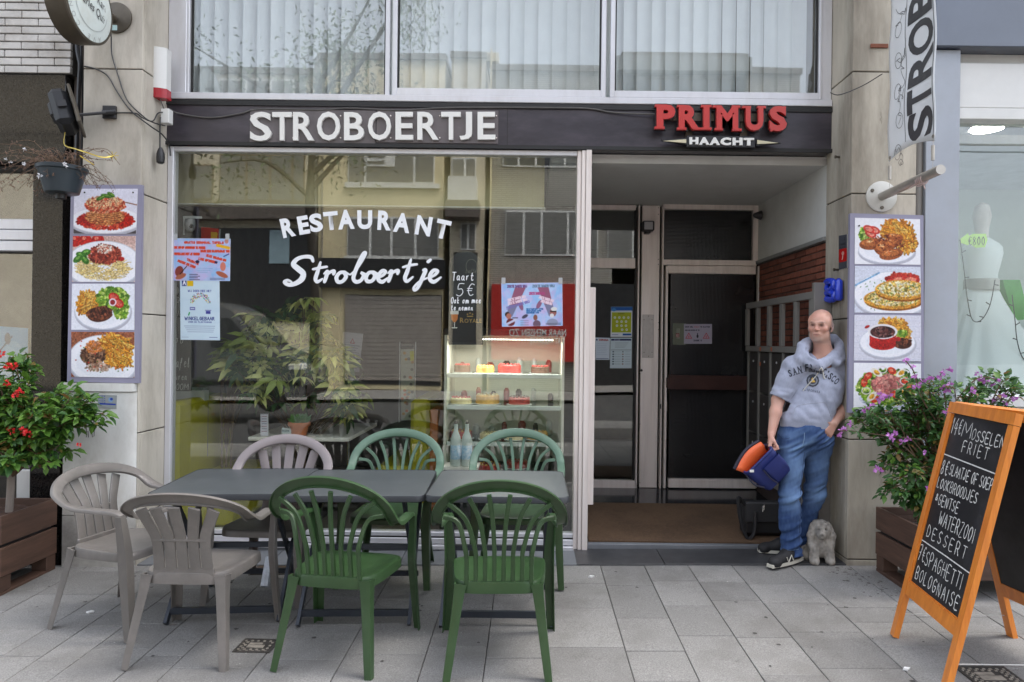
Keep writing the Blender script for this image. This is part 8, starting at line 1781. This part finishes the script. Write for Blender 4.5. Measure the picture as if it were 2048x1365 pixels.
for ch_,u,v,a in word:
    w_={'I':2.6,'N':7.6,'A':7.6,'O':6.8}.get(ch_,6.2); chest(ch_,u,v,w_,14.5,a)
    if ch_ in 'AFRNI':
        for s in ((-.42,.42) if ch_ in 'ARN' else ((0,) if ch_=='I' else (-.4,))):
            serif_bar(u+s*w_*math.cos(a)-7*math.sin(a)*1,v+s*w_*math.sin(a)+7*math.cos(a),3.8,a)
for i,ch_ in enumerate('CALIFORNIA'):
    t=i/9; 
    if i>0: chest(ch_,1602.5+i*4.0,778+t*6.5,2.9 if ch_!='I' else .9,5.2,.13,bold=.01)
mb=MB(); 
def disc(u,v,r,mat,off,n=20,name='emblem',inner=0):
    c=onto(u,v,off); vs_=[c]+[(onto(u+r*math.cos(6.283*k/n),v+r*math.sin(6.283*k/n),off) or c) for k in range(n)]; MB().add(vs_,[(0,1+k,1+(k+1)%n) for k in range(n)]).build(name,mat,man,angle=None,fix=False)
disc(1625.5,761.5,13,m_nv,.0030,12); disc(1625.5,761.5,9.6,M('emblem_grey',(.22,.23,.27),.8),.0034); disc(1625.5,761.5,7.2,m_nv,.0038)
tr_=[onto(1619,765,.0044),onto(1631,765,.0044),onto(1625,755,.0044)]; MB().add(tr_,[(0,1,2)]).build('emblem',M('emblem_gold',(.60,.38,.06),.7),man,angle=None,fix=False)
# grey undershirt collar
us_=MB(); cr=[P(1622,722,4.835),P(1636,733,4.812),P(1652,728,4.83),P(1662,715,4.88)]; us_.tube(spline(cr,5),.012,8); us_.build('undershirt_collar',M('grey_undershirt',(.10,.105,.13),.9),man,angle=80)
# ---- jeans
J=SDF((1.5,4.55,.02),(2.2,5.2,1.08),h_)
wt=pj(1609,856,4.895)
J.cone(wt,hip,.158,.162,.04,flat=.72).cone(hip,hp_r,.12,.105,.05).cone(hip,hp_l,.12,.105,.05)
J.cone(hp_r,kn_r,.095,.071,.03).cone(kn_r,kn_r*.5+an_r*.5,.073,.067,.03).cone(kn_r*.5+an_r*.5,an_r+N3((0,0,-.02)),.067,.070,.02)
J.cone(hp_l,kn_l,.095,.068,.03).cone(kn_l,an_l,.067,.060,.03)
Pj,Fj=J.mesh(); Pj=smooth_np(Pj,Fj,2,.5); Nj=normals_np(Pj,Fj)
rel=Pj[:,2]; kz=kn_r[2]; fold=np.exp(-((rel-kz)/.09)**2)*.016+np.exp(-((rel-.14)/.10)**2)*.017+np.exp(-((rel-.86)/.09)**2)*.012+.006
dg=np.stack([Pj[:,0]*1+Pj[:,2]*.35,Pj[:,1],Pj[:,2]-Pj[:,0]*.55],1); wr_n=vnoise(dg,(5,5,26),11)+.5*vnoise(dg,(9,9,50),12); Pj=Pj+Nj*(wr_n*fold*1.5+vnoise(Pj,(8,8,6),13)*.010)[:,None]
wz=wt[2]+.03; fcj=Pj[Fj].mean(1)
hemz=np.where(fcj[:,1]<4.945,.085,.11); keepj=(fcj[:,2]<wz)&(fcj[:,2]>hemz)
Pj2,Fj2,uj=drop(Pj,Fj,keepj)
z=Pj[:,2]; fade=np.clip(.5+.9*vnoise(Pj,(5,5,3),14),0,1)*np.clip((z-.45)*3,0,1)*np.clip((.88-z)*6,0,1)*np.clip(-Nj[:,1]*1.3,0,1); fade+=.55*np.exp(-((z-kz+.03)/.07)**2)*np.clip(-Nj[:,1],0,1)
wh=np.clip(wr_n*1.6,0,1)*np.exp(-((z-.86)/.08)**2)*1.3
c0=N3(lin((.16,.25,.43)));c1=N3(lin((.47,.59,.74))); colj=c0+(c1-c0)*np.clip(fade*.95+wh*1.0+.18*vnoise(Pj,(90,90,30),15)+.10,0,1)[:,None]
m_dn=M('blue_denim',(1,1,1),.85,attr=True,bump=.25,bs=500,spec=.25); jn=np_mesh('jeans',Pj2,Fj2,m_dn,man,colj[uj]); sm=jn.modifiers.new('s','SOLIDIFY'); sm.thickness=.005; sm.offset=-1
bvh=BVHTree.FromPolygons([tuple(p) for p in Pj2],[tuple(f) for f in Fj2]); m_st=M('pale_denim_seam',(.20,.30,.44),.9); m_sd=M('dark_denim_seam',(.02,.035,.08),.9)
cord_on([(1609,866),(1608,880),(1604,895)],.0022,m_st,'fly_seam',.0005); cord_on([(1609,905),(1604,950),(1601,990),(1600,1040),(1598,1085)],.0018,m_sd,'inseam',.0003); cord_on([(1556,868),(1566,878),(1580,876)],.0015,m_sd,'pocket_seam',.0005); cord_on([(1560,1098),(1580,1101),(1597,1099)],.0016,m_st,'hem_stitch',.0004)
# ---- shoes
m_shoe=M('black_mesh_shoe',(.016,.016,.018),.7,var=.3,vs_=40,bump=.25,bs=260); m_sole=M('cream_sole',(.62,.60,.52),.6,var=.08); m_out=M('dark_outsole',(.03,.03,.032),.7)
def shoe(heel,toe,zb,nm):
    o=thing(nm,None,None,(0,0,0)); 
    hl=N3(heel);te=N3(toe); ax=te-hl; L_=np.linalg.norm(ax[:2]); ax=ax/np.linalg.norm(ax); sd=np.cross(ax,(0,0,1)); sd/=np.linalg.norm(sd)
    U=SDF(np.minimum(hl,te)-N3((.12,.12,.06)),np.maximum(hl,te)+N3((.12,.12,.18)),.004)
    f=lambda t,s,z_: hl+ax*(t*L_)+sd*s+N3((0,0,z_))
    U.cone(f(.10,0,.055),f(.45,0,.055),.038,.042,.02).cone(f(.45,0,.052),f(.86,.0,.036),.043,.036,.03).cone(f(.80,.012,.034),f(.84,-.014,.034),.034,.032,.02).cone(f(.12,0,.06),f(.16,0,.105),.034,.036,.02).cone(f(.16,0,.10),f(.40,0,.075),.034,.034,.03)
    U.cone(f(.20,0,.20),f(.22,0,.125),.034,.030,.008,True)
    a,b=U.mesh(); a=smooth_np(a,b,1); k=a[b].mean(1)[:,2]-(hl[2]+(a[b].mean(1)-hl)@ax*ax[2]/1.)>.014; a,b,_=drop(a,b,k); up_=np_mesh('shoe',a,b,m_shoe,man)
    def sole(z0,z1,ex,mat,nm2):
        pl=[]
        for t in np.linspace(0,1,11): pl.append((t,.030+.014*math.sin(math.pi*min(1,t*1.15)**.9)-.012*max(0,t-.8)*5*.6+ex))
        pts=[f(t*1.0-.02,w,z0) for t,w in pl]+[f(t*1.0-.02,-w*.92,z0) for t,w in reversed(pl)]
        top=[p+N3((0,0,z1-z0)) for p in pts]; n=len(pts); MB().add(pts+top,[tuple(range(n))[::-1],tuple(range(n,2*n))]+[(i,(i+1)%n,n+(i+1)%n,n+i) for i in range(n)]).build(nm2,mat,up_,world=False)
    sole(.008,.030,.004,m_sole,'midsole'); sole(.0,.0078,.001,m_out,'outsole')
    bpy.data.objects.remove(o); return up_,f
hz=zg(1.8,4.85)+.004
sh1,f1=shoe((1.895,4.885,hz+.004),(1.625,4.70,hz),0,'x'); sh2,f2=shoe((1.93,5.03,.035),(1.66,5.05,.03),0,'x')
# the letter N on the side of the shoe
mb=MB(); Nn=[f1(.40,-.047,.040),f1(.44,-.042,.076),f1(.56,-.048,.036),f1(.60,-.043,.070)]
pn_=[Vector(x)+Vector((-.004,-.010,0)) for x in Nn]; mb.tube(pn_,.0035,5); mb.build('shoe_letter',m_sole,sh1)
for k in range(4): a_=f1(.30+.09*k,-.016,.108-.008*k); b_=f1(.31+.09*k,.016,.108-.008*k); MB().tube([Vector(a_),Vector((a_+b_)/2)+Vector((0,0,.006)),Vector(b_)],.003,5).build('lace',m_shoe,sh1)
# ---- insulated bag in his right hand
m_bb=M('blue_nylon',(.012,.022,.13),.5,var=.2,vs_=14,bump=.15,bs=240); m_bo=M('orange_lining',(.75,.13,.035),.45,var=.08,vs_=10,bump=.1,bs=40); m_bk=M('dark_navy_nylon',(.014,.013,.03),.6)
ib=thing('cooler_bag','open blue cool bag with orange lining hanging from the man\'s hand','bag',tuple(P(1520,960,4.8)))
BD=4.80
# box frame: origin at the lower front rim corner; ex along the rim (right/up), ey depth, ez into the bag
O=P(1494,950,BD-.09); A1=P(1548,896,BD-.09); ex=(A1-O); Lb=ex.length; ex.normalize(); ez=Vector((.60,0,-.80)); ez=(ez-ex*ez.dot(ex)).normalized(); ey=Vector((0,1,0))
Dp,Hb=.20,.20
def bp3(a,b_,c): return O+ex*a+ey*b_+ez*c
def rbox(mb,a0,a1,b0,b1,c0,c1):
    v=[bp3(a,b_,c) for c in (c0,c1) for b_ in (b0,b1) for a in (a0,a1)]; mb.add(v,[(0,2,3,1),(4,5,7,6),(0,1,5,4),(2,6,7,3),(0,4,6,2),(1,3,7,5)])
def shell(mb,a0,a1,b0,b1,c0,c1,r,t,taper=.86):
    n=6; 
    def loop(ins,c,tp):
        out=[]; aa0,aa1,bb0,bb1=a0+ins,a1-ins,b0+ins,b1-ins; ma,mb_=(a0+a1)/2,(b0+b1)/2; rr=max(.004,r-ins)
        for cx_,cy_,s0 in ((aa1-rr,bb1-rr,0),(aa0+rr,bb1-rr,90),(aa0+rr,bb0+rr,180),(aa1-rr,bb0+rr,270)):
            for k in range(n): q_=R(s0+90*k/(n-1)); out.append(bp3(ma+(cx_+rr*math.cos(q_)-ma)*tp,mb_+(cy_+rr*math.sin(q_)-mb_)*tp,c))
        return out
    L_=[loop(0,c0,1),loop(0,c0+(c1-c0)*.5,(1+taper)/2),loop(.006,c1-.02,taper),loop(.02,c1,taper)]; m=len(L_[0]); vs_=[p for l in L_ for p in l]; fs=[(i*m+k,i*m+(k+1)%m,(i+1)*m+(k+1)%m,(i+1)*m+k) for i in range(3) for k in range(m)]+[tuple(3*m+k for k in range(m))]; mb.add(vs_,fs); return L_[0],loop(t,c0,1),loop(t,c1-.02,taper)
mb=MB(); o_,i0,i1=shell(mb,0,Lb,0,Dp,0,Hb,.045,.014); bd_=mb.build('body',m_bb,ib,angle=50)
m=len(i0); mb=MB().add(i0+i1,[(k,(k+1)%m,m+(k+1)%m,m+k) for k in range(m)]+[tuple(m+k for k in range(m))]); mb.build('lining',m_bo,ib,angle=50,fix=False)
mb=MB(); cl_=[(a+b_)/2 for a,b_ in zip(o_,i0)]; cl_.append(cl_[0]); mb.tube(cl_,.0095,8,cap=False).build('rim',m_bb,ib,angle=80)
lc=[bp3(Lb*.1,.03,.004),bp3(Lb*.5,.012,.02)]
# side pocket with dark piping
mb=MB(); shell(mb,Lb*.38,Lb*.98,-.018,.05,.045,Hb*.93,.02,.004,.9); mb.build('side_pocket',m_bb,ib,angle=50); cc=[bp3(Lb*.38,-.019,.05),bp3(Lb*.36,-.019,.12),bp3(Lb*.40,-.014,Hb*.9)]; MB().tube(spline(cc,4),.004,6).build('piping',m_bk,ib)
# lid folded back to the upper left, orange inside towards us
H0=P(1494,948,BD+.02); H1=P(1538,905,BD+.06); L0=P(1472,940,BD-.02); L1=P(1521,884,BD+.02)
def lidp(a,b_,c): 
    p=L0.lerp(L1,a).lerp(H0.lerp(H1,a),b_); bul=.030*math.sin(math.pi*min(1,max(0,a)))*(1-b_); return p+Vector((-.35,-.1,.6)).normalized()*(bul+c)+Vector((0,-.02*math.sin(math.pi*b_),0))
n=10; vs_=[lidp(i/n,j/4,0) for j in range(5) for i in range(n+1)]; fs=[(j*(n+1)+i,j*(n+1)+i+1,(j+1)*(n+1)+i+1,(j+1)*(n+1)+i) for j in range(4) for i in range(n)]
lo_=MB().add(vs_,fs).build('lid_lining',m_bo,ib,angle=60,fix=False); md=lo_.modifiers.new('s','SOLIDIFY'); md.thickness=.010; md.offset=0
vs_=[lidp(i/n,j/4,.002)+Vector((-.008,.028,.004)) for j in range(5) for i in range(n+1)]; lo_=MB().add(vs_,fs).build('lid',m_bk,ib,angle=60,fix=False); md=lo_.modifiers.new('s','SOLIDIFY'); md.thickness=.018; md.offset=0
vs_=[lidp(i/n,0,0) for i in range(n+1)]; MB().tube([v_+Vector((-.008,.008,.004)) for v_ in vs_],.012,8).build('lid_edge',m_bk,ib)
MB().tube(spline([H1+Vector((-.01,0,.0)),P(1532,892,BD-.0),P(1541,889,BD-.01),A1+Vector((.0,.06,.0))],6),.009,8).build('handle',m_bk,ib)
MB().tube(spline([bp3(.0,Dp*.3,.02),bp3(-.012,.0,.08),bp3(.02,-.01,.14)],5),.006,6).build('side_strap',m_bk,ib)
a_=bp3(.028,.008,-.004); MB().box(a_.x-.0,a_.x+.028,a_.y-.012,a_.y-.008,a_.z-.005,a_.z+.012).build('care_label',m_sw,ib)
# ================================================ STONE DOG
dz=zg(2.04,4.87)+.004
dg_=thing('dog_statue','weathered grey stone dog with long drooping ears by the right pier','statue',(2.03,4.90,dz))
D_=SDF((1.85,4.70,-.01),(2.22,5.12,.36),.004); dc_=N3((2.035,4.90,dz))
q_=lambda x,y,z_: dc_+N3((x,y,z_))
D_.ell(q_(.015,.03,.125),(.085,.10,.10),None,.03).ell(q_(.01,-.02,.12),(.075,.07,.095),None,.03).ell(q_(-.065,.07,.06),(.045,.06,.058),None,.02)
for s in (-.055,.050): D_.cone(q_(s,-.055,.11),q_(s*1.02,-.075,.02),.036,.030,.02).cone(q_(s*1.02,-.075,.02),q_(s*1.02,-.10,.016),.029,.022,.015)
for s in (-.075,.080): D_.cone(q_(s,.03,.05),q_(s,.0,.02),.036,.026,.02)
D_.ell(q_(.0,-.045,.222),(.062,.060,.060),None,.02).ell(q_(.0,-.02,.255),(.055,.05,.035),None,.02)
D_.cone(q_(-.018,-.08,.215),q_(-.028,-.118,.200),.034,.027,.015).ell(q_(-.032,-.138,.212),(.012,.009,.009),None,.005)
for s in (-.066,.066): D_.cone(q_(s*.82,-.035,.255),q_(s*1.12,-.045,.185),.018,.024,.015).cone(q_(s*1.12,-.045,.185),q_(s*1.10,-.055,.125),.024,.019,.015)
for s in (-.040,.012): D_.ell(q_(s,-.097,.238),(.010,.008,.008),None,.004,True)
D_.cone(q_(-.052,-.128,.190),q_(-.006,-.128,.190),.003,.003,.003,True)
a,b=D_.mesh(); a=smooth_np(a,b,1); Nn_=normals_np(a,b); a=a+Nn_*(vnoise(np.stack([a[:,0]*1.2,a[:,1],a[:,2]*.4],1),(60,60,60),21)*.010+vnoise(a,(110,110,60),22)*.004)[:,None]
cc_=N3(lin((.62,.60,.57)))*(1+vnoise(a,(25,25,25),23)*.5+vnoise(a,(80,80,80),24)*.4)[:,None]; tp=np.clip((a[:,2]-.235)*16,0,1)*(.5+vnoise(a,(40,40,20),25)); cc_=cc_*(1-.6*np.clip(tp,0,1)[:,None]); 
for s in (-.040,.012): e_=np.exp(-(((a-q_(s,-.10,.238))/N3((.009,.02,.008)))**2).sum(1)); cc_*=(1-.8*e_)[:,None]
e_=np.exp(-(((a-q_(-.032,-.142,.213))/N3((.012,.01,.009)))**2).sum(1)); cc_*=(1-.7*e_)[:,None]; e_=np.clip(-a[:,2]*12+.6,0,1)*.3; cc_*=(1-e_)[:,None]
np_mesh('stone_body',a,b,M('weathered_stone',(1,1,1),.95,attr=True,bump=.5,bs=120),dg_,np.clip(cc_,0,1))
for o in list(COL.objects):
    if o.name.split('.')[0]=='screws': o['kind']='stuff'
